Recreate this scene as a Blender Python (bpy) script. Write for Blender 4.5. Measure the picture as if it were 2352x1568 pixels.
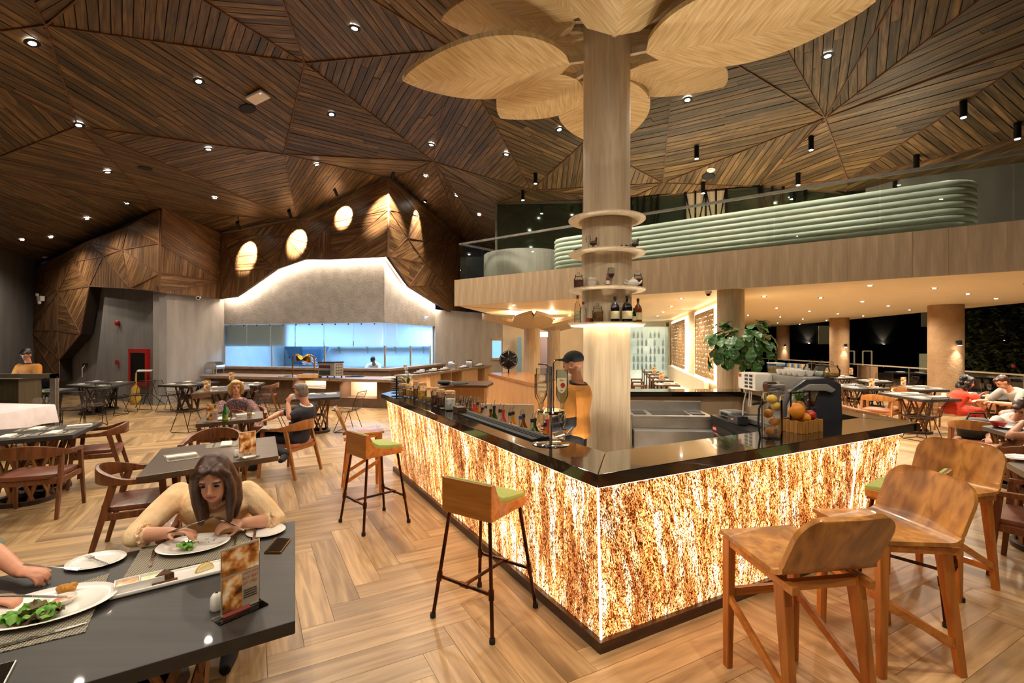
import bpy, bmesh, math, random
from mathutils import Vector, Matrix, Euler
random.seed(7)
for o in list(bpy.data.objects): bpy.data.objects.remove(o)
SC = bpy.context.scene
COL = SC.collection
PI = math.pi

# ------------------------------------------------------------------ camera
CAM_H, FPX, CX, HY = 1.8, 1111.0, 1176.0, 790.0
cam_d = bpy.data.cameras.new('camera'); cam = bpy.data.objects.new('camera', cam_d)
COL.objects.link(cam)
cam_d.sensor_width = 36.0; cam_d.lens = 36.0*FPX/2352.0
cam_d.shift_y = (HY-784.0)/2352.0
cam_d.clip_start = 0.02
cam.location = (0, 0, CAM_H); cam.rotation_euler = (PI/2, 0, 0)
SC.camera = cam

# ------------------------------------------------------------------ world (night) + exposure
W = bpy.data.worlds.new('night'); SC.world = W; W.use_nodes = True
W.node_tree.nodes['Background'].inputs[0].default_value = (0.10, 0.13, 0.22, 1)
W.node_tree.nodes['Background'].inputs[1].default_value = 0.03
SC.view_settings.view_transform = 'Standard'; SC.view_settings.look = 'None'
SC.view_settings.gamma = 1.0; SC.view_settings.use_curve_mapping = False
SC.view_settings.exposure = 0.42

WARM = (1.0, 0.74, 0.47); NEUT = (1.0, 0.86, 0.68)

# ------------------------------------------------------------------ measuring helpers (metres; the camera stands at the origin)
def G(px, py, z=0.0):
    y = (CAM_H-z)*FPX/(py-HY)
    return Vector(((px-CX)/FPX*y, y, z))
def P(px, py, Y):
    return Vector(((px-CX)/FPX*Y, Y, CAM_H-(py-HY)/FPX*Y))
def onwall(px, py, A, B, off=0.0):
    """point where a sight line meets the vertical plane through A and B (moved off metres towards the room)"""
    A = Vector((A[0], A[1])); B = Vector((B[0], B[1])); d = (B-A).normalized(); n = Vector((d.y, -d.x))
    if n.dot(-A) < 0: n = -n
    A = A + n*off
    k = (px-CX)/FPX
    # A + d*s = (k*y, y)
    den = d.x-k*d.y
    s = (k*A.y-A.x)/den
    y = A.y+d.y*s
    return Vector((k*y, y, CAM_H-(py-HY)/FPX*y))
BAR0 = Vector((0.4714, 2.667)); BU = Vector((0.879, 0.4767)); BV = Vector((-0.4767, 0.879))
BANG = math.atan2(BU.y, BU.x)
def bar(a, b, z=0.0):
    p = BAR0+BU*a+BV*b
    return Vector((p.x, p.y, z))

# ------------------------------------------------------------------ mesh building
class MB:
    def __init__(s): s.v = []; s.f = []; s.uv = None; s.rnd = None; s.M = Matrix.Identity(4)
    def at(s, loc=(0,0,0), rot=(0,0,0)):
        s.M = Matrix.Translation(loc) @ Euler(rot).to_matrix().to_4x4(); return s
    def add(s, vs, fs):
        n = len(s.v); s.v += [s.M @ Vector(q) for q in vs]; s.f += [[i+n for i in f] for f in fs]; return s
    def box(s, c, d, rot=None, taper=1.0):
        hx, hy, hz = d[0]/2, d[1]/2, d[2]/2
        R = Euler(rot).to_matrix() if rot else None; c = Vector(c); vs = []
        for z in (-1, 1):
            k = taper if z < 0 else 1.0
            for x, y in ((-1,-1),(1,-1),(1,1),(-1,1)):
                q = Vector((x*hx*k, y*hy*k, z*hz)); vs.append(c+(R @ q if R else q))
        return s.add(vs, [[3,2,1,0],[4,5,6,7],[0,1,5,4],[1,2,6,5],[2,3,7,6],[3,0,4,7]])
    def bar(s, a, b, w, h, up=(0,0,1), w2=None, h2=None):
        """square bar from a to b, width w sideways, h along up"""
        a = Vector(a); b = Vector(b); d = (b-a).normalized(); up = Vector(up)
        sd = d.cross(up)
        if sd.length < 1e-4: sd = d.cross(Vector((1,0,0)))
        sd.normalize(); u = sd.cross(d).normalized(); vs = []
        for p, ww, hh in ((a, w, h), (b, w2 or w, h2 or h)):
            for x, y in ((-1,-1),(1,-1),(1,1),(-1,1)): vs.append(p+sd*x*ww/2+u*y*hh/2)
        return s.add(vs, [[3,2,1,0],[4,5,6,7],[0,1,5,4],[1,2,6,5],[2,3,7,6],[3,0,4,7]])
    def tube(s, path, r, n=8, closed=False, caps=True, sq=1.0):
        path = [Vector(p) for p in path]; m = len(path); vs = []; fs = []
        rr = r if isinstance(r, (list, tuple)) else [r]*m
        ref = None
        for i, p in enumerate(path):
            if closed: d = path[(i+1) % m]-path[i-1]
            else: d = path[min(i+1, m-1)]-path[max(i-1, 0)]
            if d.length < 1e-9: d = Vector((0,0,1))
            d.normalize()
            if ref is None:
                ref = Vector((0,0,1)) if abs(d.z) < 0.9 else Vector((1,0,0))
            sd = d.cross(ref)
            if sd.length < 1e-5: sd = d.cross(Vector((0,1,0)))
            sd.normalize(); u = sd.cross(d).normalized(); ref = u
            for k in range(n):
                a = 2*PI*k/n; vs.append(p+(sd*math.cos(a)+u*math.sin(a)*sq)*rr[i])
        for i in range(m if closed else m-1):
            j = (i+1) % m
            for k in range(n):
                l = (k+1) % n; fs.append([i*n+k, i*n+l, j*n+l, j*n+k])
        if caps and not closed:
            fs.append(list(range(n))[::-1]); fs.append([(m-1)*n+k for k in range(n)])
        return s.add(vs, fs)
    def lathe(s, prof, n=20, c=(0,0,0), sx=1.0, sy=1.0):
        vs = []; fs = []; c = Vector(c)
        for r, z in prof:
            for k in range(n):
                a = 2*PI*k/n; vs.append(c+Vector((r*math.cos(a)*sx, r*math.sin(a)*sy, z)))
        for i in range(len(prof)-1):
            for k in range(n):
                l = (k+1) % n; fs.append([i*n+k, i*n+l, (i+1)*n+l, (i+1)*n+k])
        if prof[0][0] > 1e-6: fs.append(list(range(n))[::-1])
        if prof[-1][0] > 1e-6: fs.append([(len(prof)-1)*n+k for k in range(n)])
        return s.add(vs, fs)
    def ball(s, c, r, n=12, m=8):
        rx, ry, rz = r if isinstance(r, (list, tuple)) else (r, r, r)
        vs = [Vector(c)+Vector((0,0,-rz))]; fs = []
        for i in range(1, m):
            t = -PI/2+PI*i/m
            for k in range(n):
                a = 2*PI*k/n; vs.append(Vector(c)+Vector((rx*math.cos(t)*math.cos(a), ry*math.cos(t)*math.sin(a), rz*math.sin(t))))
        vs.append(Vector(c)+Vector((0,0,rz)))
        for k in range(n): fs.append([0, 1+(k+1) % n, 1+k])
        for i in range(m-2):
            for k in range(n):
                l = (k+1) % n; a = 1+i*n; b = 1+(i+1)*n; fs.append([a+k, a+l, b+l, b+k])
        t = len(vs)-1; a = 1+(m-2)*n
        for k in range(n): fs.append([a+k, a+(k+1) % n, t])
        return s.add(vs, fs)
    def prism(s, poly, z0, z1):
        n = len(poly)
        vs = [Vector((p[0], p[1], z0)) for p in poly]+[Vector((p[0], p[1], z1)) for p in poly]
        ar = sum(poly[i][0]*poly[(i+1) % n][1]-poly[(i+1) % n][0]*poly[i][1] for i in range(n))
        o = list(range(n))
        fs = [o[::-1], [i+n for i in o]]+[[i, (i+1) % n, (i+1) % n+n, i+n] for i in o]
        if ar < 0: fs = [f[::-1] for f in fs]
        return s.add(vs, fs)
    def slab(s, poly3, th):
        """planar 3d polygon given a thickness th along minus its normal"""
        p = [Vector(q) for q in poly3]; n = len(p)
        nr = Vector((0,0,0))
        for i in range(n):
            a, b = p[i], p[(i+1) % n]; nr += a.cross(b)
        nr.normalize(); vs = p+[q-nr*th for q in p]; o = list(range(n))
        return s.add(vs, [o, [i+n for i in o][::-1]]+[[(i+1) % n, i, i+n, (i+1) % n+n] for i in o])
    def loft(s, rings, caps=True):
        n = len(rings[0]); vs = [q for r in rings for q in r]; fs = []
        for i in range(len(rings)-1):
            for k in range(n):
                l = (k+1) % n; fs.append([i*n+k, i*n+l, (i+1)*n+l, (i+1)*n+k])
        if caps: fs.append(list(range(n))[::-1]); fs.append([(len(rings)-1)*n+k for k in range(n)])
        return s.add(vs, fs)
    def grid(s, fn, nu, nv):
        vs = [fn(i/nu, j/nv) for j in range(nv+1) for i in range(nu+1)]
        fs = [[j*(nu+1)+i, j*(nu+1)+i+1, (j+1)*(nu+1)+i+1, (j+1)*(nu+1)+i] for j in range(nv) for i in range(nu)]
        return s.add(vs, fs)
    def mesh(s, name, bevel=0, smooth=None, seg=2):
        me = bpy.data.meshes.new(name); me.from_pydata([tuple(q) for q in s.v], [], s.f)
        if s.uv: 
            ul = me.uv_layers.new(name='UVMap')
            for i, q in enumerate(s.uv): ul.data[i].uv = q
        if s.rnd:
            at = me.attributes.new('rnd', 'FLOAT', 'FACE')
            for i, q in enumerate(s.rnd): at.data[i].value = q
        if bevel:
            bm = bmesh.new(); bm.from_mesh(me)
            es = [e for e in bm.edges if len(e.link_faces) == 2 and e.calc_face_angle(0) > 0.5]
            bmesh.ops.bevel(bm, geom=es, offset=bevel, segments=seg, affect='EDGES', profile=0.6, clamp_overlap=True)
            bm.to_mesh(me); bm.free()
        if smooth:
            for p in me.polygons: p.use_smooth = True
            me.set_sharp_from_angle(angle=math.radians(smooth))
        me.validate(); return me
    def build(s, name, mat, parent=None, bevel=0, smooth=None, loc=None, rot=None):
        return link(name, s.mesh(name, bevel, smooth), mat, parent, loc, rot)

def link(name, me, mat, parent=None, loc=None, rot=None):
    if mat is not None and not me.materials: me.materials.append(mat)
    o = bpy.data.objects.new(name, me); COL.objects.link(o)
    if parent: o.parent = parent
    if loc is not None: o.location = loc
    if rot is not None: o.rotation_euler = rot
    return o
def tag(o, label, cat, group=None):
    o['label'] = label; o['category'] = cat
    if group: o['group'] = group
    return o
def thing(name, label, cat, loc=(0,0,0), rz=0.0, group=None):
    o = bpy.data.objects.new(name, None); COL.objects.link(o); o.empty_display_size = 0.1
    o.location = loc; o.rotation_euler = (0, 0, rz); return tag(o, label, cat, group)
def struct(o): o['kind'] = 'structure'; return o
def struct_root(name):
    o = bpy.data.objects.new(name, None); COL.objects.link(o); return struct(o)
def kids(o): return list(o.children)
def dup(o, label=None, loc=None, rz=None, group=None, parent=None, rot=None):
    c = o.copy(); COL.objects.link(c); c.parent = parent
    for ch in kids(o): dup(ch, parent=c)
    if label: c['label'] = label
    if group: c['group'] = group
    if loc is not None: c.location = loc
    if rz is not None: c.rotation_euler = (0, 0, rz)
    if rot is not None: c.rotation_euler = rot
    return c
def spot(parent, loc, aim, watt, deg, col=WARM, blend=0.6, size=0.05, name='lamp'):
    d = bpy.data.lights.new(name, 'SPOT'); d.energy = watt; d.spot_size = math.radians(deg); d.spot_blend = blend
    d.color = col; d.shadow_soft_size = size
    o = bpy.data.objects.new(name, d); COL.objects.link(o)
    v = Vector(aim)-Vector(loc)
    o.location = loc; o.rotation_euler = v.to_track_quat('-Z', 'Y').to_euler()
    if parent: o.parent = parent
    return o
def area(parent, loc, aim, watt, sx, sy, col=WARM, name='lamp', spread=180):
    d = bpy.data.lights.new(name, 'AREA'); d.shape = 'RECTANGLE'; d.size = sx; d.size_y = sy; d.energy = watt; d.color = col
    d.spread = math.radians(spread)
    o = bpy.data.objects.new(name, d); COL.objects.link(o)
    o.location = loc; o.rotation_euler = (Vector(aim)-Vector(loc)).to_track_quat('-Z', 'Y').to_euler()
    if parent: o.parent = parent
    return o
def point(parent, loc, watt, col=WARM, size=0.05, name='lamp'):
    d = bpy.data.lights.new(name, 'POINT'); d.energy = watt; d.color = col; d.shadow_soft_size = size
    o = bpy.data.objects.new(name, d); COL.objects.link(o); o.location = loc
    if parent: o.parent = parent
    return o

# ------------------------------------------------------------------ materials
MATS = {}
def srgb(h):
    h = h.lstrip('#'); c = [int(h[i:i+2], 16)/255 for i in (0, 2, 4)]
    return tuple(x/12.92 if x <= 0.04045 else ((x+0.055)/1.055)**2.4 for x in c)+(1,)
def newmat(name):
    m = bpy.data.materials.new(name); m.use_nodes = True; MATS[name] = m
    return m, m.node_tree.nodes, m.node_tree.links, m.node_tree.nodes['Principled BSDF']
def plain(name, col, rough=0.5, metal=0.0, col2=None, scale=6.0, bump=0.0, bscale=None, coat=0.0, stretch=(1,1,1), spec=0.5, detail=4, lo=0.35, hi=0.65, sub=0.0):
    m, N, L, b = newmat(name); c = srgb(col) if isinstance(col, str) else col
    b.inputs['Base Color'].default_value = c; b.inputs['Roughness'].default_value = rough; b.inputs['Metallic'].default_value = metal
    b.inputs['Coat Weight'].default_value = coat; b.inputs['Specular IOR Level'].default_value = spec
    if sub: b.inputs['Subsurface Weight'].default_value = sub; b.inputs['Subsurface Radius'].default_value = (0.02, 0.008, 0.004)
    if col2 or bump:
        tc = N.new('ShaderNodeTexCoord'); mp = N.new('ShaderNodeMapping'); mp.inputs['Scale'].default_value = stretch
        L.new(tc.outputs['Object'], mp.inputs[0])
    if col2:
        nz = N.new('ShaderNodeTexNoise'); nz.inputs['Scale'].default_value = scale; nz.inputs['Detail'].default_value = detail
        L.new(mp.outputs[0], nz.inputs[0]); rp = N.new('ShaderNodeValToRGB')
        rp.color_ramp.elements[0].position = lo; rp.color_ramp.elements[1].position = hi
        rp.color_ramp.elements[0].color = c; rp.color_ramp.elements[1].color = srgb(col2) if isinstance(col2, str) else col2
        L.new(nz.outputs[0], rp.inputs[0]); L.new(rp.outputs[0], b.inputs['Base Color'])
    if bump:
        n2 = N.new('ShaderNodeTexNoise'); n2.inputs['Scale'].default_value = bscale or scale; n2.inputs['Detail'].default_value = 5
        L.new(mp.outputs[0], n2.inputs[0]); bp = N.new('ShaderNodeBump'); bp.inputs['Strength'].default_value = bump; bp.inputs['Distance'].default_value = 0.02
        L.new(n2.outputs[0], bp.inputs['Height']); L.new(bp.outputs[0], b.inputs['Normal'])
    return m
def wood(name, c1, c2, rough=0.45, uv=False, tint=0.0, scale=1.0, axis=0, bump=0.15, coat=0.0, c3=None):
    """grain runs along u (uv) or along the given object axis; tint = how far single boards differ"""
    m, N, L, b = newmat(name); tc = N.new('ShaderNodeTexCoord'); mp = N.new('ShaderNodeMapping')
    s = [14*scale]*3; s[axis] = 1.1*scale; mp.inputs['Scale'].default_value = s
    if uv: L.new(tc.outputs['UV'], mp.inputs[0])
    else: L.new(tc.outputs['Object'], mp.inputs[0])
    nz = N.new('ShaderNodeTexNoise'); nz.inputs['Scale'].default_value = 1.6; nz.inputs['Detail'].default_value = 6; nz.inputs['Distortion'].default_value = 0.7
    L.new(mp.outputs[0], nz.inputs[0]); rp = N.new('ShaderNodeValToRGB')
    rp.color_ramp.elements[0].position = 0.32; rp.color_ramp.elements[1].position = 0.68
    rp.color_ramp.elements[0].color = srgb(c1); rp.color_ramp.elements[1].color = srgb(c2)
    L.new(nz.outputs[0], rp.inputs[0]); out = rp.outputs[0]
    if c3:
        n3 = N.new('ShaderNodeTexNoise'); n3.inputs['Scale'].default_value = 0.35; n3.inputs['Detail'].default_value = 3
        L.new(mp.outputs[0], n3.inputs[0]); r3 = N.new('ShaderNodeValToRGB'); r3.color_ramp.elements[0].position = 0.5; r3.color_ramp.elements[1].position = 0.72
        mx = N.new('ShaderNodeMixRGB'); L.new(n3.outputs[0], r3.inputs[0]); L.new(r3.outputs[0], mx.inputs[0]); L.new(out, mx.inputs[1]); mx.inputs[2].default_value = srgb(c3); out = mx.outputs[0]
    if tint:
        at = N.new('ShaderNodeAttribute'); at.attribute_name = 'rnd'
        hs = N.new('ShaderNodeHueSaturation'); mr = N.new('ShaderNodeMapRange')
        mr.inputs[3].default_value = 1-tint; mr.inputs[4].default_value = 1+tint
        L.new(at.outputs['Fac'], mr.inputs[0]); L.new(mr.outputs[0], hs.inputs['Value']); L.new(out, hs.inputs['Color']); out = hs.outputs[0]
    L.new(out, b.inputs['Base Color']); b.inputs['Roughness'].default_value = rough; b.inputs['Coat Weight'].default_value = coat
    if bump:
        bp = N.new('ShaderNodeBump'); bp.inputs['Strength'].default_value = bump; bp.inputs['Distance'].default_value = 0.01
        L.new(nz.outputs[0], bp.inputs['Height']); L.new(bp.outputs[0], b.inputs['Normal'])
    return m
def glow(name, col, strength):
    m, N, L, b = newmat(name); c = srgb(col) if isinstance(col, str) else col
    b.inputs['Base Color'].default_value = c; b.inputs['Emission Color'].default_value = c; b.inputs['Emission Strength'].default_value = strength
    return m
def glass(name, tint=(1,1,1,1), rough=0.02, ior=1.45, clear=0.0):
    """clear > 0: thin pane: mostly see-through with a mirror sheen; else solid glass"""
    m, N, L, b = newmat(name)
    if clear:
        out = N['Material Output']; tr = N.new('ShaderNodeBsdfTransparent'); gl = N.new('ShaderNodeBsdfGlossy'); mx = N.new('ShaderNodeMixShader'); fr = N.new('ShaderNodeFresnel')
        tr.inputs[0].default_value = tint; gl.inputs['Roughness'].default_value = rough; fr.inputs[0].default_value = 1.22
        ma = N.new('ShaderNodeMath'); ma.operation = 'MULTIPLY_ADD'; ma.inputs[1].default_value = 1.0; ma.inputs[2].default_value = 1-clear
        L.new(fr.outputs[0], ma.inputs[0]); L.new(ma.outputs[0], mx.inputs[0]); L.new(tr.outputs[0], mx.inputs[1]); L.new(gl.outputs[0], mx.inputs[2]); L.new(mx.outputs[0], out.inputs[0])
    else:
        b.inputs['Base Color'].default_value = tint; b.inputs['Transmission Weight'].default_value = 1.0; b.inputs['Roughness'].default_value = rough; b.inputs['IOR'].default_value = ior
    return m

M_CEIL = wood('ceiling_wood', '#37281a', '#7d613b', 0.5, uv=True, tint=0.45, scale=1.0, bump=0.2, c3='#2e2519')
M_CLAD = wood('cladding_wood', '#3f2817', '#86603a', 0.45, uv=True, tint=0.35, scale=1.0, bump=0.2, c3='#8a6a45')
M_BACK = plain('dark_backing', '#1a100a', 0.8, col2='#24160d')
M_SEAM = plain('seam_trim', '#5a3b25', 0.6, col2='#6d482c', scale=9)
M_FLOOR = wood('floor_wood', '#8d6f49', '#bd9c70', 0.36, uv=True, tint=0.17, scale=0.9, bump=0.06, c3='#6f5638')
M_SUB = plain('floor_grout', '#7a6248', 0.8, col2='#8a7052')
M_CONC = plain('concrete', '#8d8783', 0.85, col2='#9d9792', scale=3, bump=0.5, bscale=14, stretch=(1,1,0.25))
M_CONC_R = plain('rough_render', '#7f7975', 0.9, col2='#8f8884', scale=4, bump=0.6, bscale=26)
M_CONC_D = plain('dark_concrete', '#6d6a69', 0.85, col2='#7b7876', scale=3, bump=0.25, bscale=12, stretch=(1,1,0.25))
M_PLY = wood('pale_ply', '#b3a084', '#cdba9c', 0.5, scale=0.9, axis=2, bump=0.05)
M_FASC = wood('fascia_timber', '#9a8468', '#b39c7e', 0.55, scale=0.9, axis=2, bump=0.1)
M_SOFF = wood('soffit_timber', '#d9c9a9', '#e4d6b8', 0.5, scale=0.8, axis=0, bump=0.03)
M_BLACK = plain('black_metal', '#121212', 0.4, 0.6, col2='#1c1b1a')
M_MATTE = plain('matte_black', '#0d0d0e', 0.7, col2='#151516')
M_STEEL = plain('steel', '#c4c2be', 0.34, 0.85, col2='#acaaa6', scale=3, stretch=(1,20,1))
M_CHROME = plain('chrome', '#d8d8d8', 0.08, 1.0, col2='#cccccc')
M_WHITE = plain('white_gloss', '#efece6', 0.25, col2='#e8e4dc')
M_PLATE = plain('porcelain', '#f2efe9', 0.12, col2='#ece8e0', coat=0.5)
M_LAMP = glow('lamp_glow', (1, 0.9, 0.75, 1), 60)
M_LED = glow('led_glow', (1, 0.82, 0.6, 1), 22)
# ================================================================== the setting
def clip2(poly, a, b, c):
    """keep the part of a 2d polygon where a*x+b*y <= c"""
    out = []
    for i in range(len(poly)):
        p, q = poly[i], poly[(i+1) % len(poly)]; dp = a*p[0]+b*p[1]-c; dq = a*q[0]+b*q[1]-c
        if dp <= 0: out.append(p)
        if (dp < 0) != (dq < 0) and abs(dp-dq) > 1e-9:
            t = dp/(dp-dq); out.append((p[0]+(q[0]-p[0])*t, p[1]+(q[1]-p[1])*t))
    return out
def area2(p): return 0.5*abs(sum(p[i][0]*p[(i+1) % len(p)][1]-p[(i+1) % len(p)][0]*p[i][1] for i in range(len(p))))
def pix(p):
    y = max(p[1], 0.05)
    return (CX+p[0]/y*FPX, HY-(p[2]-CAM_H)/y*FPX) if p[1] > 0.05 else (-9999, -9999)
def hit(px, py, a, b, c):
    n = (b-a).cross(c-a); o = Vector((0,0,CAM_H)); d = Vector(((px-CX)/FPX, 1, -(py-HY)/FPX))
    t = n.dot(a-o)/n.dot(d); return o+d*t
class Piece:
    """one board: top outline in 3d, thickness and its uv"""
    def __init__(s, top, nrm, th, uv):
        s.top, s.n, s.th, s.uv = top, nrm, th, uv; s.r = random.random(); s.off = (random.uniform(0, 50), random.uniform(0, 50))
        c = sum(top, Vector())/len(top); s.c = c
        ok = c.y > 0.3; x, y = pix(c); d = (c-Vector((0,0,CAM_H)))
        ar = 0
        if ok:
            q = [pix(v) for v in top]; ar = area2(q) if -150 < x < 2500 and -150 < y < 1720 else 0
        s.px = ar
    def into(s, mb, o=Vector((0,0,0))):
        k = len(s.top); n = len(mb.v); mb.v += [v-o for v in s.top]+[v-s.n*s.th-o for v in s.top]
        idx = list(range(k)); fs = [idx]+[[(i+1) % k, i, i+k, (i+1) % k+k] for i in idx]
        mb.f += [[i+n for i in f] for f in fs]
        if mb.uv is None: mb.uv = []; mb.rnd = []
        U = [(u+s.off[0], v+s.off[1]) for u, v in s.uv]
        for f in fs: mb.uv += [U[i % k] for i in f]; mb.rnd.append(s.r)
def boards(tri, ang, w, gap, th, maxlen=None, toward=None):
    """cut a planar facet into boards; ang = run of the boards as seen (degrees)"""
    tri = [Vector(t) for t in tri]; c = sum(tri, Vector())/len(tri)
    n = (tri[1]-tri[0]).cross(tri[2]-tri[0]).normalized(); view = (toward or Vector((0,0,CAM_H)))-c
    if n.dot(view) < 0: n = -n
    px, py = pix(c); d = (hit(px+6*math.cos(math.radians(ang)), py-6*math.sin(math.radians(ang)), *tri[:3])-c)
    d = (d-n*d.dot(n)).normalized(); e = n.cross(d)
    pl = [((t-c).dot(d), (t-c).dot(e)) for t in tri]
    lo = min(p[1] for p in pl); hi = max(p[1] for p in pl); out = []
    v = lo-random.random()*w
    while v < hi:
        s = clip2(clip2(pl, 0, 1, v+w-gap/2), 0, -1, -(v+gap/2))
        if len(s) >= 3 and area2(s) > 0.002:
            u0 = min(p[0] for p in s); u1 = max(p[0] for p in s); cuts = [u0]
            if maxlen:
                u = u0+random.uniform(0.4, 1)*maxlen
                while u < u1-0.3: cuts.append(u); u += random.uniform(0.7, 1.2)*maxlen
            cuts.append(u1)
            for i in range(len(cuts)-1):
                q = clip2(clip2(s, 1, 0, cuts[i+1]-(0.002 if i < len(cuts)-2 else 0)), -1, 0, -cuts[i])
                if len(q) >= 3 and area2(q) > 0.0015:
                    lift = random.uniform(0.7, 1.1)*th
                    top = [c+d*a+e*b+n*lift for a, b in q]
                    m = sum((top[j].cross(top[(j+1) % len(top)]) for j in range(len(top))), Vector())
                    if m.dot(n) < 0: top.reverse(); q = q[::-1]
                    out.append(Piece(top, n, lift, q))
        v += w
    return out
def lay(pieces, root_for, mat, stuff_parent, limit=300, name='plank', stuffname='planks'):
    """the boards that show largest become parts of their own, the rest one joined part"""
    order = sorted(range(len(pieces)), key=lambda i: -pieces[i].px); big = set(i for i in order[:limit] if pieces[i].px > 60)
    rest = MB()
    for i, p in enumerate(pieces):
        if i in big:
            mb = MB(); p.into(mb, p.c); mb.build(name, mat, root_for(i), loc=p.c)
        else: p.into(rest)
    if rest.f: o = rest.build(stuffname, mat, stuff_parent); o['kind'] = 'stuff'

# ---------------------------------------------------------------- floor: herringbone planks laid square to the bar
floor = MB().prism([(-20,-3.2), (16,-3.2), (16,30), (-20,30)], -0.14, -0.012).build('floor', M_SUB); struct(floor)
LP, WP = 1.2, 0.2; fl = []
for k in range(-190, 190):
    for m in range(-22, 22):
        for kind in (0, 1):
            if kind == 0: x, y, sx, sy = k*WP+m*LP, k*WP-m*LP, LP, WP
            else: x, y, sx, sy = k*WP+m*LP+LP, k*WP-m*LP+WP-LP, WP, LP
            cx, cy = x+sx/2, y+sy/2; c = bar(cx, cy)
            if not (-17 < c.x < 14.5 and -0.5 < c.y < 27): continue
            if abs(c.x) > c.y*1.25+2.5: continue
            g = 0.0012; q = [(x+g, y+g), (x+sx-g, y+g), (x+sx-g, y+sy-g), (x+g, y+sy-g)]
            uv = [(a, b) for a, b in q] if kind == 0 else [(b, a) for a, b in q]
            fl.append(Piece([bar(a, b, 0.0) for a, b in q], Vector((0,0,1)), 0.0118, uv))
lay(fl, lambda i: floor, M_FLOOR, floor)

# ---------------------------------------------------------------- ceiling: big faceted planes clad in dark boards
def fromz(px, py, z): return P(px, py, (z-CAM_H)*FPX/(HY-py))
KA, KB, KC, KD = Vector((-10.0,16.8)), Vector((-4.01,15.2)), Vector((-3.0,18.9)), Vector((-0.42,22.0))
LW0, LW1 = Vector((-10.36,14.2)), Vector((-17.5,18.2))
CV = dict(v1=fromz(105,52,6.0), v2=fromz(700,140,6.6), v3=fromz(652,350,6.0), v4=fromz(178,285,5.6), v8=fromz(995,368,6.3),
 v11=fromz(1220,434,5.9), v12=fromz(1040,108,6.3), v15=fromz(1343,322,6.3), v13=fromz(1523,417,5.7), v14=fromz(1895,267,6.0),
 v16=fromz(1947,409,5.3), v17=fromz(1556,60,6.4), K=fromz(2490,46,5.8), W1=P(365,478,14.2), W2=P(513,540,16.9), W3=onwall(682,505,KA,KB),
 W4=P(902,408,15.3), W5=P(1065,550,21.5), W6=P(1140,570,21.0), v10=P(1140,465,14.0), Ub=P(1448,453,12.46), Uc=P(1744,425,11.27), Ud=P(1942,441,10.6),
 L1=fromz(-200,90,5.6), L2=fromz(-60,380,5.2), L4=Vector((-17.9,18.4,4.95)), L5=Vector((-16,6,4.8)), A=fromz(40,-70,6.1), B=fromz(300,-110,6.3), C=fromz(590,-170,6.4),
 D=fromz(1640,-190,6.4), E=fromz(2160,-190,6.3), F=fromz(2500,-200,6.2), Lr=fromz(2700,225,5.2), R1=Vector((11.8,9.4,5.0)),
 Q1=Vector((-14,-3,5.4)), Q2=Vector((-3,-3,6.2)), Q3=Vector((4,-3,6.2)), Q4=Vector((13,-3,5.2)))
CF = [('v1','v2','B',82), ('v2','B','C',-5), ('v2','C','v12',-50), ('v1','v3','v2',-33), ('v1','v4','v3',-33), ('v1','L1','v4',-28), ('v4','L1','L2',-40),
 ('v4','L2','W1',-12), ('v4','W3','v3',12), ('v4','W1','W3',-14), ('W1','W2','W3',15), ('v3','W3','W4',52), ('v3','W4','v8',-4), ('v3','v8','v2',-14),
 ('v2','v8','v12',58), ('v8','v11','v12',52), ('v12','v11','v15',-24), ('v8','W4','W5',38), ('v8','W5','W6',55), ('v8','W6','v10',-20), ('v8','v10','v11',-25),
 ('v11','v10','Ub',-20), ('v11','Ub','v13',10), ('v11','v13','v15',78), ('v15','v13','v17',12), ('v17','v13','v14',13), ('v14','v17','D',14), ('v12','v15','v17',-26),
 ('v12','v17','D',-30), ('v13','Ub','Uc',55), ('v13','Uc','v14',56), ('v14','Uc','v16',22), ('v16','Uc','Ud',20), ('v14','D','E',86), ('v14','E','F',80), ('v14','F','K',24),
 ('v14','K','v16',14), ('v16','K','Lr',-42), ('v16','Lr','R1',20), ('v16','R1','Ud',20), ('v1','B','A',30), ('v1','A','L1',-30), ('C','D','v12',-50),
 ('W1','L2','L4',-20), ('L2','L5','L4',-20), ('L1','L5','L2',-20),
 ('L1','A','Q1',None), ('A','B','Q1',None), ('B','Q2','Q1',None), ('B','C','Q2',None), ('C','D','Q2',None), ('D','Q3','Q2',None), ('D','E','Q3',None), ('E','F','Q3',None),
 ('F','Q4','Q3',None), ('F','K','Q4',None), ('K','Lr','Q4',None), ('Lr','R1','Q4',None), ('L5','L1','Q1',None)]
ceiling = struct_root('ceiling'); cp = []; owner = []; edges = {}
ROOMC = Vector((-1, 7, 1.0))
for a, b, c, ang in CF:
    t = [CV[a], CV[b], CV[c]]; n = (t[1]-t[0]).cross(t[2]-t[0]).normalized()
    if n.z > 0: t.reverse(); n = -n
    pan = MB().slab(t, 0.06).build('ceiling_panel', M_BACK if ang is not None else M_CEIL, ceiling)
    if ang is None: continue
    bs = boards(t, ang, 0.12, 0.012, 0.026, 2.6)
    cp += bs; owner += [pan]*len(bs)
    for p, q in ((a,b), (b,c), (c,a)): edges[tuple(sorted((p, q)))] = 1
lay(cp, lambda i: owner[i], M_CEIL, ceiling)
for (p, q) in edges:
    if (p, q) in (('v1','v3'),): continue
    MB().bar(CV[p]-Vector((0,0,0.02)), CV[q]-Vector((0,0,0.02)), 0.02, 0.05).build('seam_trim', M_SEAM, ceiling)
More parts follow.
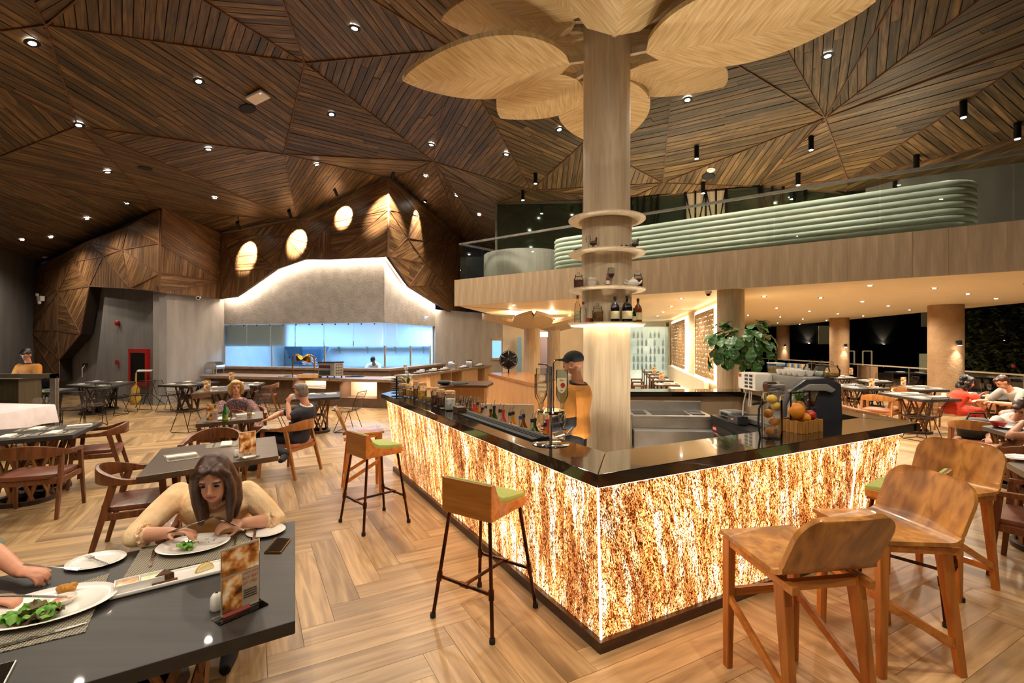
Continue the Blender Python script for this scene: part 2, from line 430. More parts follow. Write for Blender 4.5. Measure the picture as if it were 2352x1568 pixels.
def ceil_at(px, py):
    for a, b, c, ang in CF:
        q = [pix(CV[k]) for k in (a, b, c)]
        if min(CV[k].y for k in (a, b, c)) < 0.2: continue
        s = [(q[i][0]-px)*(q[(i+1) % 3][1]-py)-(q[(i+1) % 3][0]-px)*(q[i][1]-py) for i in range(3)]
        if all(v >= 0 for v in s) or all(v <= 0 for v in s):
            t = [CV[a], CV[b], CV[c]]; n = (t[1]-t[0]).cross(t[2]-t[0]).normalized()
            if n.z > 0: n = -n
            return hit(px, py, *t), n
    return fromz(px, py, 5.6), Vector((0,0,-1))

# ---------------------------------------------------------------- walls
def wallq(name, A, B, z0, z1, mat, th=0.2, parent=None, smooth=None):
    """upright wall slab whose room face runs from A to B"""
    A = Vector((A[0], A[1])); B = Vector((B[0], B[1])); d = (B-A).normalized(); n = Vector((d.y, -d.x))
    if n.dot(Vector((0, 6))-A) < 0: n = -n
    o = MB().prism([A, B, B-n*th, A-n*th], z0, z1).build(name, mat, parent)
    return o if parent else struct(o)
wallq('wall_left', LW0, LW1, 0, 6.0, M_CONC_D)
wallq('wall_left_return', LW0, KA, 0, 5.6, M_CONC)
wallq('wall_far_left', (-15.6,13.0), (-17.9,18.4), 0, 6.0, M_CONC_D)
wallq('wall_far_left_side', (-15.6,13.0), (-16.5,-3), 0, 5.2, M_CONC_D)
wallq('wall_rear', (-16.5,-3.1), (13,-3.1), 0, 6.6, M_CONC_D)
# kitchen front: rough hood above a long opening, low upstand below
hood = struct_root('wall_kitchen')
for A, B, z0, z1, m in ((KA,KB,2.49,6.6,M_CONC_R), (KB,KC,2.49,7.0,M_CONC_R), (KA,KB,0,1.0,M_CONC), (KB,KC,0,1.0,M_CONC), (KC,KD,0,3.15,M_CONC)):
    wallq('wall_section', A, B, z0, z1, m, 0.18, hood)
# kitchen room behind
kr = struct_root('wall_kitchen_room')
M_KIT = plain('kitchen_tile', '#c9d6e2', 0.5, col2='#d5e0ea', scale=2)
K1, K2, K3 = Vector((-9.8,21.0)), Vector((-3.2,20.6)), Vector((-2.9,19.2))
def ksl(A, B, z0, z1): wallq('wall_section', A, B, z0, z1, M_KIT, 0.1, kr)
ksl(KA+Vector((-0.3,0.3)), K1, 0, 2.9); ksl(K1, (-3.0,20.9), 0, 2.9)
ksl(KC+Vector((-0.1,0)), (-3.0,20.9), 0, 2.9)
MB().prism([KA+Vector((-0.3,0.2)), KB+Vector((0,0.2)), KC+Vector((-0.15,0.1)), (-3.0,21), (-9.9,21.1)], 2.9, 3.0).build('wall_section', M_KIT, kr)
area(kr, (-6.3,18.2,2.85), (-6.3,18.2,0), 300, 4.5, 2.0, (0.30,0.6,1.0)); area(kr, (-3.6,18.6,2.85), (-3.6,18.6,0), 60, 0.9, 1.2, (0.30,0.6,1.0))

# wooden facets: vertices as (px, py) on an upright plane
def clad(root, name, plane, V, F, relief=0.0, w=0.095, th=0.02, back=0.1, seams=True):
    A, B, off = plane; pts = {}
    for i, (k, v) in enumerate(V.items()):
        if isinstance(v, Vector): pts[k] = v
        else: pts[k] = onwall(v[0], v[1], A, B, off+(random.uniform(-relief, relief) if len(v) < 3 else v[2]))
    out = []; own = []; ed = {}
    for f in F:
        ks = f[0].split(); t = [pts[k] for k in ks]; c = sum(t, Vector())/3
        n = (t[1]-t[0]).cross(t[2]-t[0]).normalized()
        if n.dot(Vector((0,0,CAM_H))-c) < 0: t.reverse(); n = -n
        pan = MB().slab(t, (0.3 if name == 'left' and set(ks) & set('hkpqs') and not set(ks) & set('acjl') else 0.08)).build('wood_panel', M_BACK, root)
        b = boards(t, f[1], w, 0.007, th, 2.2); out += b; own += [pan]*len(b)
        for i in range(3):
            p, q = sorted((ks[i], ks[(i+1) % 3])); ed[(p, q)] = n
    for (p, q), n in ed.items():
        if seams: MB().bar(pts[p]+n*0.018, pts[q]+n*0.018, 0.03, 0.03).build('seam_trim', M_SEAM, root)
    return out, own, pts
wl = struct_root('wall_left_cladding')
rcor = lambda py: onwall(367,py,LW0,KA,0.12)
VL = dict(a=rcor(483), b=(295,523), c=rcor(559), d=(282,573), e=(201,556), f=(169,601), g=(239,589), h=(207,657), i=(136,669), j=rcor(629), k=(300,662), l=rcor(669),
 m=(73,637), n=(73,760), o=(133,758), p=(186,767), q=(138,826), r=(48,735), s=(138,875), t=(48,875), u=(93,612), x=(48,630))
FL_ = [('a b c',-25), ('b d c',80), ('e d b',75), ('e g d',-15), ('e f g',70), ('u f e',35), ('m f u',20), ('m i f',78), ('f i h',20), ('f h g',75), ('g h k',88), ('g k d',60), ('d k j',70),
 ('d j c',88), ('k l j',75), ('m n i',50), ('i n o',85), ('i o p',-12), ('i p h',65), ('n q o',70), ('o q p',80), ('r q n',45), ('r s q',60), ('r t s',85), ('x r n',50), ('x n m',50), ('x m u',20)]
p1, o1, _ = clad(wl, 'left', (LW0, LW1, 0.35), VL, FL_, 0.05, back=0.3)
lay(p1, lambda i: o1[i], M_CLAD, wl, 220)
wr = struct_root('wall_return_cladding')
VR = dict(a=(371,476,0), b=(513,539,0), c=(513,586), d=(367,561,0), e=(513,647), f=(367,626,0), g=(365,671,0), h=(513,687,0))
p2, o2, _ = clad(wr, 'ret', (LW0, KA, 0.12), VR, [('a b c',-35), ('a c d',-35), ('d c e',-28), ('d e f',85), ('f e g',-5), ('g e h',85)], 0.0)
lay(p2, lambda i: o2[i], M_CLAD, wr, 150)
wk = struct_root('wall_kitchen_cladding')
KOFF = 0.32
def isect(A, B, C, D, off):
    d1 = (B-A).normalized(); n1 = Vector((d1.y, -d1.x)); n1 = n1 if n1.dot(-A) > 0 else -n1
    d2 = (D-C).normalized(); n2 = Vector((d2.y, -d2.x)); n2 = n2 if n2.dot(-C) > 0 else -n2
    P1 = A+n1*off; P2 = C+n2*off; den = d1.x*d2.y-d1.y*d2.x; t = ((P2.x-P1.x)*d2.y-(P2.y-P1.y)*d2.x)/den
    return P1+d1*t
RIDGE = isect(KA, KB, KB, KC, KOFF); rpx = CX+RIDGE.x/RIDGE.y*FPX
def rid(py, out=0.0): return Vector((RIDGE.x*(1-out/15), RIDGE.y*(1-out/15), CAM_H-(py-HY)/FPX*RIDGE.y))
VK = dict(t0=(512,539,0), t1=(684,507,0), t2=rid(410), i3=rid(484,0.12), b5=rid(589), b0=(503,686,0), b1=(542,682,0), b2=(634,618,0), b3=(700,595,0), b4=(760,595,0),
 i1=(540,621), m1=(560,555), m2=(659,543), i4=(759,511), m3=(720,560))
p3, o3, ptk = clad(wk, 'kit', (KA, KB, KOFF), VK, [('t0 i1 b0',70), ('b0 i1 b1',80), ('i1 b2 b1',85), ('t0 m1 i1',30), ('m1 b2 i1',5), ('m1 m2 b2',40), ('m2 b3 b2',85), ('t0 m2 m1',20), ('t0 t1 m2',50),
 ('m2 t1 m3',-40), ('m2 m3 b3',-45), ('t1 i4 m3',30), ('m3 i4 b4',88), ('m3 b4 b3',80), ('t1 t2 i4',25), ('i4 t2 i3',25), ('i4 i3 b4',10), ('b4 i3 b5',32)], 0.03)
VKR = dict(t2=ptk['t2'], i3=ptk['i3'], b5=ptk['b5'], r1=(935,546), r2=(976,604), r3=(962,495), r4=(1032,561), r5=(939,657,0), r6=(1026,655), r7=(1032,716,0), t4=(1066,550,0), t5=(1075,716,0))
p4, o4, ptr = clad(wk, 'kitr', (KB, KC, KOFF), VKR, [('t2 r3 i3',-45), ('t2 t4 r3',-40), ('i3 r3 r1',-40), ('i3 r1 b5',-30), ('r1 r3 r4',60), ('r1 r4 r2',40), ('r1 r2 b5',30), ('b5 r2 r5',-35), ('r2 r6 r5',60),
 ('r2 r4 r6',75), ('r5 r6 r7',-40), ('r3 t4 r4',50), ('r4 t4 r6',85), ('r6 t4 t5',80), ('r6 t5 r7',70)], 0.03)
ow = o3+o4
lay(p3+p4, lambda i: ow[i], M_CLAD, wk, 260)
# cove light: LED strip fixed behind the lower rim of the cladding
ledroot = thing('cove_light', 'warm LED strip tucked behind the lower rim of the wooden kitchen cladding', 'light strip')
def cove(pts, A, B, watt=19):
    d = (B-A).normalized(); n = Vector((d.y, -d.x)); n = n if n.dot(-A) > 0 else -n; n3 = Vector((n.x, n.y, 0))
    for i in range(len(pts)-1):
        a = pts[i]-n3*0.2+Vector((0,0,0.1)); b = pts[i+1]-n3*0.2+Vector((0,0,0.1))
        MB().bar(a, b, 0.03, 0.02).build('led_strip', M_LED, ledroot)
        L = (b-a).length; c = (a+b)/2-Vector((0,0,0.02)); dd = (b-a).normalized(); dn = (Vector((0,0,-1))-n3*0.35)
        ld = bpy.data.lights.new('lamp', 'AREA'); ld.shape = 'RECTANGLE'; ld.size = L; ld.size_y = 0.04; ld.energy = watt*L; ld.color = (1.0, 0.8, 0.58)
        lo = bpy.data.objects.new('lamp', ld); COL.objects.link(lo); lo.parent = ledroot
        z = -(dn-dd*dn.dot(dd)).normalized(); y = z.cross(dd)
        lo.matrix_world = Matrix.Translation(c) @ Matrix((dd, y, z)).transposed().to_4x4()
cove([ptk[k] for k in ('b0','b1','b2','b3','b4','b5')], KA, KB)
cove([ptr[k] for k in ('b5','r5','r7')], KB, KC)
# ================================================================== mezzanine
F0 = Vector((-1.49, 12.6)); FD = Vector((0.808, -0.589)); FN = Vector((0.589, 0.808))
def fs(s, off, z=0.0):
    p = F0+FD*s+FN*off; return Vector((p.x, p.y, z))
def fpx(px, off=0.0):
    k = (px-CX)/FPX; a = F0+FN*off
    return (k*a.y-a.x)/(FD.x-k*FD.y)
ZS, ZM = 2.80, 3.46
mez = struct_root('floor_mezzanine')
slab = [fs(0.02,0.05), Vector((10.9,3.6,0)), Vector((12.4,11.7,0)), Vector((15.1,27.8,0)), Vector((0.3,27.8,0)), Vector((-0.75,16,0))]
MB().prism([(p.x, p.y) for p in slab], ZS, ZM-0.05).build('soffit_slab', M_SOFF, mez)
s = 0.0; bi = 0; FL = 15.0
bme = MB().box((0,0,0), (0.1994,0.04,ZM-ZS+0.02)).mesh('fascia_board'); bme.materials.append(M_FASC)
while s < FL:
    b = link('fascia_board', bme, None, mez, fs(s+0.1, 0.02+random.uniform(-0.002,0.002), (ZS+ZM)/2), (0, random.choice((0, PI)), math.atan2(FD.y, FD.x))); s += 0.2
A_, B_ = fs(0,0), fs(0.55,3.4)
dl = (B_-A_); nb = int(dl.length/0.2)
for i in range(nb):
    p = A_+dl*((i+0.5)/nb); link('fascia_board', bme, None, mez, (p.x, p.y, (ZS+ZM)/2), (0, 0, math.atan2(dl.y, dl.x)))
# glass balustrade
M_PANE = glass('balustrade_glass', (0.92,0.97,0.94,1), 0.02, clear=0.96)
rail = thing('glass_balustrade', 'clear glass balustrade with a flat steel handrail along the mezzanine edge', 'balustrade', fs(0,0,ZM))
def rel(root, p): return Vector(p)-root.location
x = 0.12
while x < FL-0.1:
    x2 = min(x+1.45, FL-0.05); m = MB(); a = rel(rail, fs(x+0.008, 0.08, 0)); b = rel(rail, fs(x2-0.008, 0.08, 0))
    a.z = b.z = 0.47; m.bar(a, b, 0.014, 0.90).build('glass_pane', M_PANE, rail); x = x2
a, b = rel(rail, fs(0.12,0.08)), rel(rail, fs(0.62,3.2)); a.z = b.z = 0.47
MB().bar(a, b, 0.014, 0.90).build('glass_pane', M_PANE, rail)
M_RAIL = plain('rail_metal', '#8f8a80', 0.35, 0.7, col2='#7d786f')
for p, q in ((fs(0.1,0.08), fs(FL,0.08)), (fs(0.12,0.08), fs(0.62,3.2))):
    a, b = rel(rail, p), rel(rail, q); a.z = b.z = 0.94; MB().bar(a, b, 0.05, 0.045).build('handrail', M_RAIL, rail)
# green channelled banquette
M_GREEN = plain('sage_leather', '#b0b9ac', 0.45, col2='#b9c1b4', scale=5)
s0, s1 = fpx(1262, 0.55)+0.05, fpx(2254, 0.55)-0.05
ban = thing('curved_banquette', 'sage green banquette with fat horizontal rolls and rounded ends behind glass on the mezzanine', 'banquette', fs(s0,0.5,ZM-0.03))
def banpath(z, r=0.42, off=0.5):
    P_ = []
    for k in range(9): 
        t = PI/2*k/8; P_.append(fs(s0+r-r*math.sin(PI/2-t+0)*1.0, off+r-r*math.sin(t), z))
    P_ = [fs(s0, off+1.1, z)]+P_
    Q = []
    for k in range(9):
        t = PI/2*k/8; Q.append(fs(s1-r+r*math.sin(t), off+r-r*math.cos(t), z))
    Q.append(fs(s1, off+1.1, z)); return P_, Q
nr = 8; hr = 0.83/nr
for k in range(nr):
    Pq, Q = banpath(ZM-0.02+hr*(k+0.5)); mids = [Pq[-1].lerp(Q[0], t) for t in (0.0, 0.31, 0.55, 0.80, 1.0)]
    segs = [Pq[:-1]+mids[:1]+[mids[1]], [mids[1], mids[2]], [mids[2], mids[3]], [mids[3], mids[4]]+Q[1:]]
    for sg in segs:
        m = MB(); sg = [rel(ban, p) for p in sg]; dd = (sg[-1]-sg[-2]).normalized()
        m.tube(sg, hr*0.60, 12); m.build('roll', M_GREEN, ban, smooth=50)
seat = MB(); seat.prism([tuple(rel(ban, p))[:2] for p in (fs(s0+0.1,0.6), fs(s1-0.1,0.6), fs(s1-0.1,1.5), fs(s0+0.1,1.5))], 0.0, 0.42); seat.build('seat', M_GREEN, ban)
# low curved concrete counter at the mezzanine corner
m = MB(); c0 = fs(1.22, 1.5); R_ = 1.14; pts = []
for k in range(25):
    t = math.radians(-215+250*k/24); pts.append(Vector((c0.x+R_*math.cos(t), c0.y+R_*math.sin(t))))
outer = pts; inner = [Vector((c0.x+(p.x-c0.x)*0.86, c0.y+(p.y-c0.y)*0.86)) for p in pts]
for i in range(24): m.prism([outer[i], outer[i+1], inner[i+1], inner[i]], ZM-0.05, ZM+0.72)
o = m.build('curved_low_wall', M_CONC); tag(o, 'low rounded grey concrete counter behind the glass at the mezzanine corner', 'counter')
# upper back wall of the mezzanine: dark glass in black frames, one timber bay
U0, U1 = Vector((-0.45, 14.0)), Vector((7.3, 10.6))
up = struct_root('wall_mezzanine')
M_DGLASS = plain('dark_green_glass', '#5c6c5b', 0.05, 0.85, col2='#647463', scale=1.0)
def ub(px): p = onwall(px, 500, U0, U1); return Vector((p.x, p.y))
tops = [(1140,465), (1340,462), (1448,453), (1574,437), (1668,431), (1744,425), (1850,416), (1942,441), (2120,470)]
def upz(px):
    for i in range(len(tops)-1):
        if tops[i][0] <= px <= tops[i+1][0]:
            t = (px-tops[i][0])/(tops[i+1][0]-tops[i][0]); y = tops[i][1]+(tops[i+1][1]-tops[i][1])*t; return onwall(px, y, U0, U1).z
    return 5.0
un = Vector((-0.402, -0.916)).normalized()
for a, b in zip(tops[:-1], tops[1:]):
    A, B = ub(a[0]), ub(b[0]); n = Vector((un.x, un.y)); ti = a[0] == 1574
    za, zb = onwall(a[0], a[1], U0, U1).z+0.03, onwall(b[0], b[1], U0, U1).z+0.03
    q = [Vector((A.x,A.y,ZM-0.05)), Vector((B.x,B.y,ZM-0.05)), Vector((B.x,B.y,zb)), Vector((A.x,A.y,za))]
    MB().slab(q, 0.06).build('timber_panel' if ti else 'glass_panel', M_PLY if ti else M_DGLASS, up)
    f = Vector((un.x, un.y, 0))*0.03
    wht = a[0] < 1400
    mf = M_RAIL if wht else M_BLACK
    MB().bar(q[3]+f-Vector((0,0,0.05)), q[2]+f-Vector((0,0,0.05)), 0.05, 0.06).build('frame_bar', mf, up)
    MB().bar(q[0]+f, q[3]+f, 0.05, 0.05).build('frame_bar', mf, up)
def lattice(px0, px1, n, zig):
    for i in range(n+1):
        px = px0+(px1-px0)*i/n; A = ub(px); f = Vector((un.x, un.y))*0.05; A = A+f; z = upz(px)
        MB().bar((A.x,A.y,ZM), (A.x,A.y,z), 0.035, 0.035).build('frame_bar', M_BLACK, up)
        if i < n and zig[i]:
            B = ub(px0+(px1-px0)*(i+1)/n)+f; z2 = upz(px0+(px1-px0)*(i+1)/n)
            for (p, zz), (q, zq) in ((((A), ZM+0.85), ((B), z2)), (((A), ZM+0.1), ((B), ZM+0.9))):
                if zig[i] == 2: zz, zq = zq, zz
                MB().bar((p.x,p.y,min(zz, z)), (q.x,q.y,min(zq, z2)), 0.03, 0.03).build('frame_bar', M_BLACK, up)
lattice(1448, 1512, 4, [2,1,0,1]); lattice(1574, 1668, 4, [2,1,2,1]); lattice(1748, 1850, 4, [2,1,0,2])
# glass return at the corner
A = ub(1140); q = [Vector((A.x,A.y,ZM)), Vector((A.x-0.15,19.5,ZM)), Vector((A.x-0.15,19.5,5.7)), Vector((A.x,A.y,5.88))]
MB().slab(q, 0.03).build('glass_panel', glass('corner_glass', (0.75,0.88,0.85,1), 0.03, clear=0.9), up)
MB().bar(q[0], q[3], 0.06, 0.06).build('frame_bar', M_RAIL, up)
# right end wall of the mezzanine
wallq('wall_mezzanine_end', (7.6,10.4), (12.6,6.2), ZM-0.05, 5.6, M_CONC_D, 0.2)

# ================================================================== under the mezzanine
wallq('wall_back', (-0.42,22.0), (7.2,22.6), 0, ZS, plain('cream_wall', '#cfc0a4', 0.7, col2='#d8cab0', scale=2), 0.2)
SW0, SW1 = Vector((6.95,21.4)), Vector((4.35,9.6))
M_CREAM = plain('cream_paint', '#d9c39c', 0.6, col2='#dfcba6', scale=2)
wsc = wallq('wall_screen', SW0, SW1, 0, ZS, M_CREAM, 0.25)
swd = (SW1-SW0).normalized(); swn = Vector((swd.y, -swd.x)); swn = swn if swn.dot(Vector((0,6))-SW0) > 0 else -swn
def sw(t, off, z):
    p = SW0.lerp(SW1, t)+swn*off; return Vector((p.x, p.y, z))
# pierced screens: leaf shapes cut in pale timber, lit from behind
M_SCRW = wood('screen_timber', '#8a6c46', '#a4855a', 0.5, scale=2, axis=2, bump=0.1)
M_SCRG = glow('screen_cove', (1.0,0.84,0.58,1), 4.0)
M_SCRB = glow('screen_backlight', (1.0,0.86,0.62,1), 1.2)
def tpx(px): p = onwall(px, 780, SW0, SW1); return (Vector((p.x,p.y))-SW0).length/(SW1-SW0).length
for ti, (pa, pb, lab) in enumerate(((1547,1579,'smaller'), (1603,1648,'larger'))):
    t0, t1 = tpx(pa), tpx(pb); L = (SW1-SW0).length*(t1-t0); z0, z1 = 0.98, 2.60
    c = sw((t0+t1)/2, 0.02, z0); sc_ = thing('pierced_screen', 'backlit carved timber leaf screen, the %s of two above the cream bench' % lab, 'screen', c, math.atan2(swd.y, swd.x))
    MB().box((0,0,(z1-z0)/2), (L,0.02,z1-z0)).build('back_panel', M_SCRB, sc_)
    m = MB(); nx = max(6, int(L/0.10)); nz = int((z1-z0)/0.11)
    fy = 0.05 if (sw(0,1,0)-sw(0,0,0)).dot(Vector((-math.sin(math.atan2(swd.y,swd.x)), math.cos(math.atan2(swd.y,swd.x)), 0))) > 0 else -0.05
    for i in range(nx):
        for j in range(nz):
            x = -L/2+(i+0.5)*L/nx; z = (j+0.5)*(z1-z0)/nz; a = (0.7 if (i+j) % 2 else -0.7)+random.uniform(-0.4,0.4)
            l, w = 0.072, 0.030; ca, sa = math.cos(a), math.sin(a); pl = []
            for u, v in ((-l,0),(-l*0.3,w),(l*0.5,w*0.8),(l,0),(l*0.3,-w),(-l*0.5,-w*0.8)): pl.append((x+u*sa-v*ca, z+u*ca+v*sa))
            n = len(m.v); m.v += [Vector((p[0], fy, p[1])) for p in pl]+[Vector((p[0], fy*0.6, p[1])) for p in pl]
            o6 = list(range(6)); m.f += [[n+k for k in o6], [n+k+6 for k in o6][::-1]]+[[n+k, n+(k+1) % 6, n+(k+1) % 6+6, n+k+6] for k in o6]
    k = m.build('leaf_fretwork', M_SCRW, sc_); k['kind'] = 'stuff'
    fr = MB()
    for (p, q) in (((-L/2,fy,0),(L/2,fy,0)), ((-L/2,fy,z1-z0),(L/2,fy,z1-z0)), ((-L/2,fy,0),(-L/2,fy,z1-z0)), ((L/2,fy,0),(L/2,fy,z1-z0))): fr.bar(p, q, 0.025, 0.03)
    fr.build('frame', M_SCRW, sc_)
    for (p, q) in (((-L/2-0.07,fy*0.5,-0.07),(L/2+0.07,fy*0.5,-0.07)), ((-L/2-0.07,fy*0.5,z1-z0+0.07),(L/2+0.07,fy*0.5,z1-z0+0.07)), ((-L/2-0.07,fy*0.5,-0.07),(-L/2-0.07,fy*0.5,z1-z0+0.07)), ((L/2+0.07,fy*0.5,-0.07),(L/2+0.07,fy*0.5,z1-z0+0.07))): MB().bar(p, q, 0.05, 0.05).build('led_strip', M_SCRG, sc_)
    for dx in (-L/2-0.09, L/2+0.09):
        ld = area(sc_, (dx, fy*1.5, (z1-z0)/2), (dx, fy*1.5-fy*10, (z1-z0)/2), 16, 0.06, z1-z0, (1.0,0.78,0.5))
    area(sc_, (0, fy*2.2, -0.12), (0, fy*0.5, 1.0), 14, L, 0.05, (1.0,0.78,0.5))
# cream bench along the screen wall
bn = thing('wall_bench', 'long cream upholstered bench running below the backlit screens', 'bench', sw(0.42,0.3,0), math.atan2(swd.y,swd.x))
LB = (SW1-SW0).length*0.80; sy = 1 if fy > 0 else -1
MB().box((0,sy*0.06,0.22), (LB,0.52,0.44)).build('seat', plain('cream_leather', '#e6dcc4', 0.5, col2='#e0d4ba'), bn, bevel=0.02)
MB().box((0,-sy*0.2,0.66), (LB,0.12,0.5)).build('backrest', MATS['cream_leather'], bn, bevel=0.02)
# round timber columns
def column(px, Y, r, z0, z1, mat, name='round_column', **k):
    p = P(px, 700, Y); m = MB(); m.lathe([(r,z0),(r,z1)], 40, (p.x,p.y,0)); o = m.build(name, mat, smooth=40); return o, p
o, p = column(1678, 9.0, 0.235, 0, ZS, M_PLY); struct(o); o.name = 'column_timber'
M_COLC = plain('column_plaster', '#8e6f4c', 0.85, col2='#9b7b57', scale=4, bump=0.6, bscale=16)
for i, (px, Y, r) in enumerate(((2172,12.4,0.36), (1928,18.5,0.32), (1798.5,26.3,0.32))):
    o, p = column(px, Y, r, 0, ZS, M_COLC); struct(o); o.name = 'column_plaster'
    lab = ('nearest the diners in red', 'halfway along the terrace', 'farthest along the terrace')[i]
    w = thing('wall_lamp', 'small black down-facing lamp on the rough plaster column %s' % lab, 'wall lamp', (p.x+0.03, Y-r-0.02, 1.8-(30 if i == 0 else 4)/FPX*Y*0))
    zl = CAM_H-((787 if i == 0 else 793)-HY)/FPX*Y; w.location.z = zl
    nn = Vector((-p.x,-Y)).normalized(); tt = Vector((-nn.y,nn.x)); phi = (0.60,0.50,0.25)[i]; no = nn*math.cos(phi)+tt*math.sin(phi); w.location.x = p.x+no.x*r; w.location.y = Y+no.y*r; w.rotation_euler = (0,0,math.atan2(no.x,-no.y))
    MB().tube([(0,0.01,0.03),(0,-0.07,0.03)], 0.022, 8).build('bracket', M_BLACK, w)
    MB().lathe([(0.03,0.06),(0.045,0.05),(0.05,-0.05),(0.04,-0.06)], 14, (0,-0.1,0)).build('shade', M_BLACK, w, smooth=40)
    MB().lathe([(0.036,-0.062),(0.036,-0.066)], 12, (0,-0.1,0)).build('bulb', M_LAMP, w)
    spot(w, (0,-0.1,-0.08), (0,-0.04,-1.2), 42, 75, (1,0.9,0.78), 0.8, 0.03)
# timber leaf capitals and posts below the mezzanine's inner corner
def capital(px, Y, r, pxs):
    p = P(px, 700, Y); lv = struct_root('column_leaf_capital'); lv.location = (p.x, p.y, 0)
    MB().lathe([(r,0),(r,ZS)], 28).build('post', M_PLY, lv, smooth=40)
    for a, L, dz in pxs:
        m = MB(); d = Vector((math.cos(a), math.sin(a), 0)); sd = Vector((-d.y, d.x, 0))
        top = []; 
        for t in [k/10 for k in range(11)]:
            w = 0.62*math.sin(PI*(0.08+0.9*t))**0.8; top.append((d*(0.1+L*t), w, ZS-0.12-dz*(1-t)))
        pol = [q+sd*w+Vector((0,0,z)) for q, w, z in top]; pol2 = [q-sd*w+Vector((0,0,z)) for q, w, z in top]
        for i in range(10):
            a1, a2, b1, b2 = pol[i], pol[i+1], pol2[i], pol2[i+1]; mid1 = (a1+b1)/2-Vector((0,0,0.1)); mid2 = (a2+b2)/2-Vector((0,0,0.1)); h = Vector((0,0,0.1))
            m.add([a1,a2,mid2,mid1,a1+h,a2+h,mid2+h,mid1+h], [[0,1,2,3],[4,7,6,5],[0,4,5,1],[1,5,6,2],[3,2,6,7],[0,3,7,4]])
            m.add([mid1,mid2,b2,b1,mid1+h,mid2+h,b2+h,b1+h], [[0,1,2,3],[4,7,6,5],[0,4,5,1],[2,6,7,3]])
        m.build('leaf', M_PLY, lv, bevel=0)
    return p
pc = capital(1222, 15.5, 0.26, [(PI*1.02,1.5,0.35), (-PI*0.5,1.3,0.35), (0.1,1.5,0.35), (PI*0.5,1.3,0.3)])
pc2 = capital(1272, 19.5, 0.26, [(PI,1.2,0.3), (-PI*0.5,1.1,0.3), (0,1.2,0.3)])
for p, nm in ((pc, 'first'), (pc2, 'second')):
    u = thing('cove_ring', 'hidden warm uplight above the leaf capital of the %s timber post behind the bar' % nm, 'light', (p.x, p.y, ZS-0.07))
    MB().lathe([(0.5,0),(0.55,0.0),(0.55,0.02),(0.5,0.02)], 24).build('led_ring', M_LED, u)
    for a in range(4): point(u, (0.9*math.cos(a*PI/2+0.7), 0.9*math.sin(a*PI/2+0.7), -0.02), 14, (1,0.75,0.45), 0.03)
# blue exit sign
ex = thing('exit_sign', 'small lit blue sign hanging between the timber posts behind the bar', 'sign', P(1248,768,18.3))
MB().box((0,0,0), (0.36,0.05,0.2)).build('box', M_WHITE, ex, bevel=0.01)
MB().box((0,-0.027,0), (0.33,0.006,0.17)).build('face', glow('sign_blue', (0.35,0.7,1.0,1), 4), ex)
# door openings at the back
for i, (px0, px1, zt) in enumerate(((1188,1198,2.1), (1240,1262,2.2))):
    a, b = P(px0, 790, 21.6), P(px1, 790, 21.6)
    d = MB().prism([(a.x,a.y),(b.x,b.y),(b.x,b.y+0.06),(a.x,a.y+0.06)], 0.0, zt).build('door_%d' % (i+1), plain('door_blue_grey' if i == 0 else 'door_mauve', '#7fb2d6' if i == 0 else '#a59bb0', 0.5), None); struct(d)
    MB().tube([((a.x+b.x)/2+0.1, a.y-0.03, 1.0), ((a.x+b.x)/2+0.1, a.y-0.03, 1.2)], 0.015, 6).build('door_handle', M_STEEL, d)
M_MIST, _N, _L, _b = newmat('mist_glass'); _tr = _N.new('ShaderNodeBsdfTransparent'); _tl = _N.new('ShaderNodeBsdfTranslucent'); _mx = _N.new('ShaderNodeMixShader'); _nz = _N.new('ShaderNodeTexNoise'); _nz.inputs['Scale'].default_value = 2.5; _tl.inputs[0].default_value = (0.8,0.86,0.78,1); _L.new(_nz.outputs[0], _mx.inputs[0]); _L.new(_tr.outputs[0], _mx.inputs[1]); _L.new(_tl.outputs[0], _mx.inputs[2]); _L.new(_mx.outputs[0], _N['Material Output'].inputs[0])
# lit glass wine wall
wn = thing('wine_cabinet', 'tall misty glass cabinet with lit bottle shelves behind the bar column', 'cabinet', P(1488,790,20.6))
wn.location.z = 0; wwid = 1.75
MB().box((0,0.42,1.3), (wwid,0.04,2.5)).build('back_panel', glow('wine_backlight', (0.93,1.0,0.86,1), 0.9), wn)
MB().box((0,0,1.3), (wwid,0.02,2.5)).build('glass_front', M_MIST, wn)
for k in range(5): MB().box((0,0.22,0.7+k*0.34), (wwid-0.05,0.3,0.015)).build('shelf', M_STEEL, wn)
for sx in (-1, 1): MB().box((sx*wwid/2,0.2,1.3), (0.05,0.46,2.5)).build('frame', M_STEEL, wn)
wbm = MB().lathe([(0.04,0),(0.042,0.02),(0.042,0.19),(0.016,0.24),(0.015,0.3)], 10).mesh('wine_bottle', smooth=40); wbm.materials.append(plain('bottle_dark', '#1c2a1c', 0.15, col2='#263526'))
wi = 0
for k in range(5):
    for j in range(9):
        if random.random() < 0.25: continue
        o = link('wine_bottle', wbm, None, None, wn.location+Vector((-0.72+j*0.18, 0.24, 0.709+k*0.34))); wi += 1
        tag(o, 'dark wine bottle standing on a shelf inside the misty glass cabinet', 'bottle', 'wine bottles in the glass cabinet')

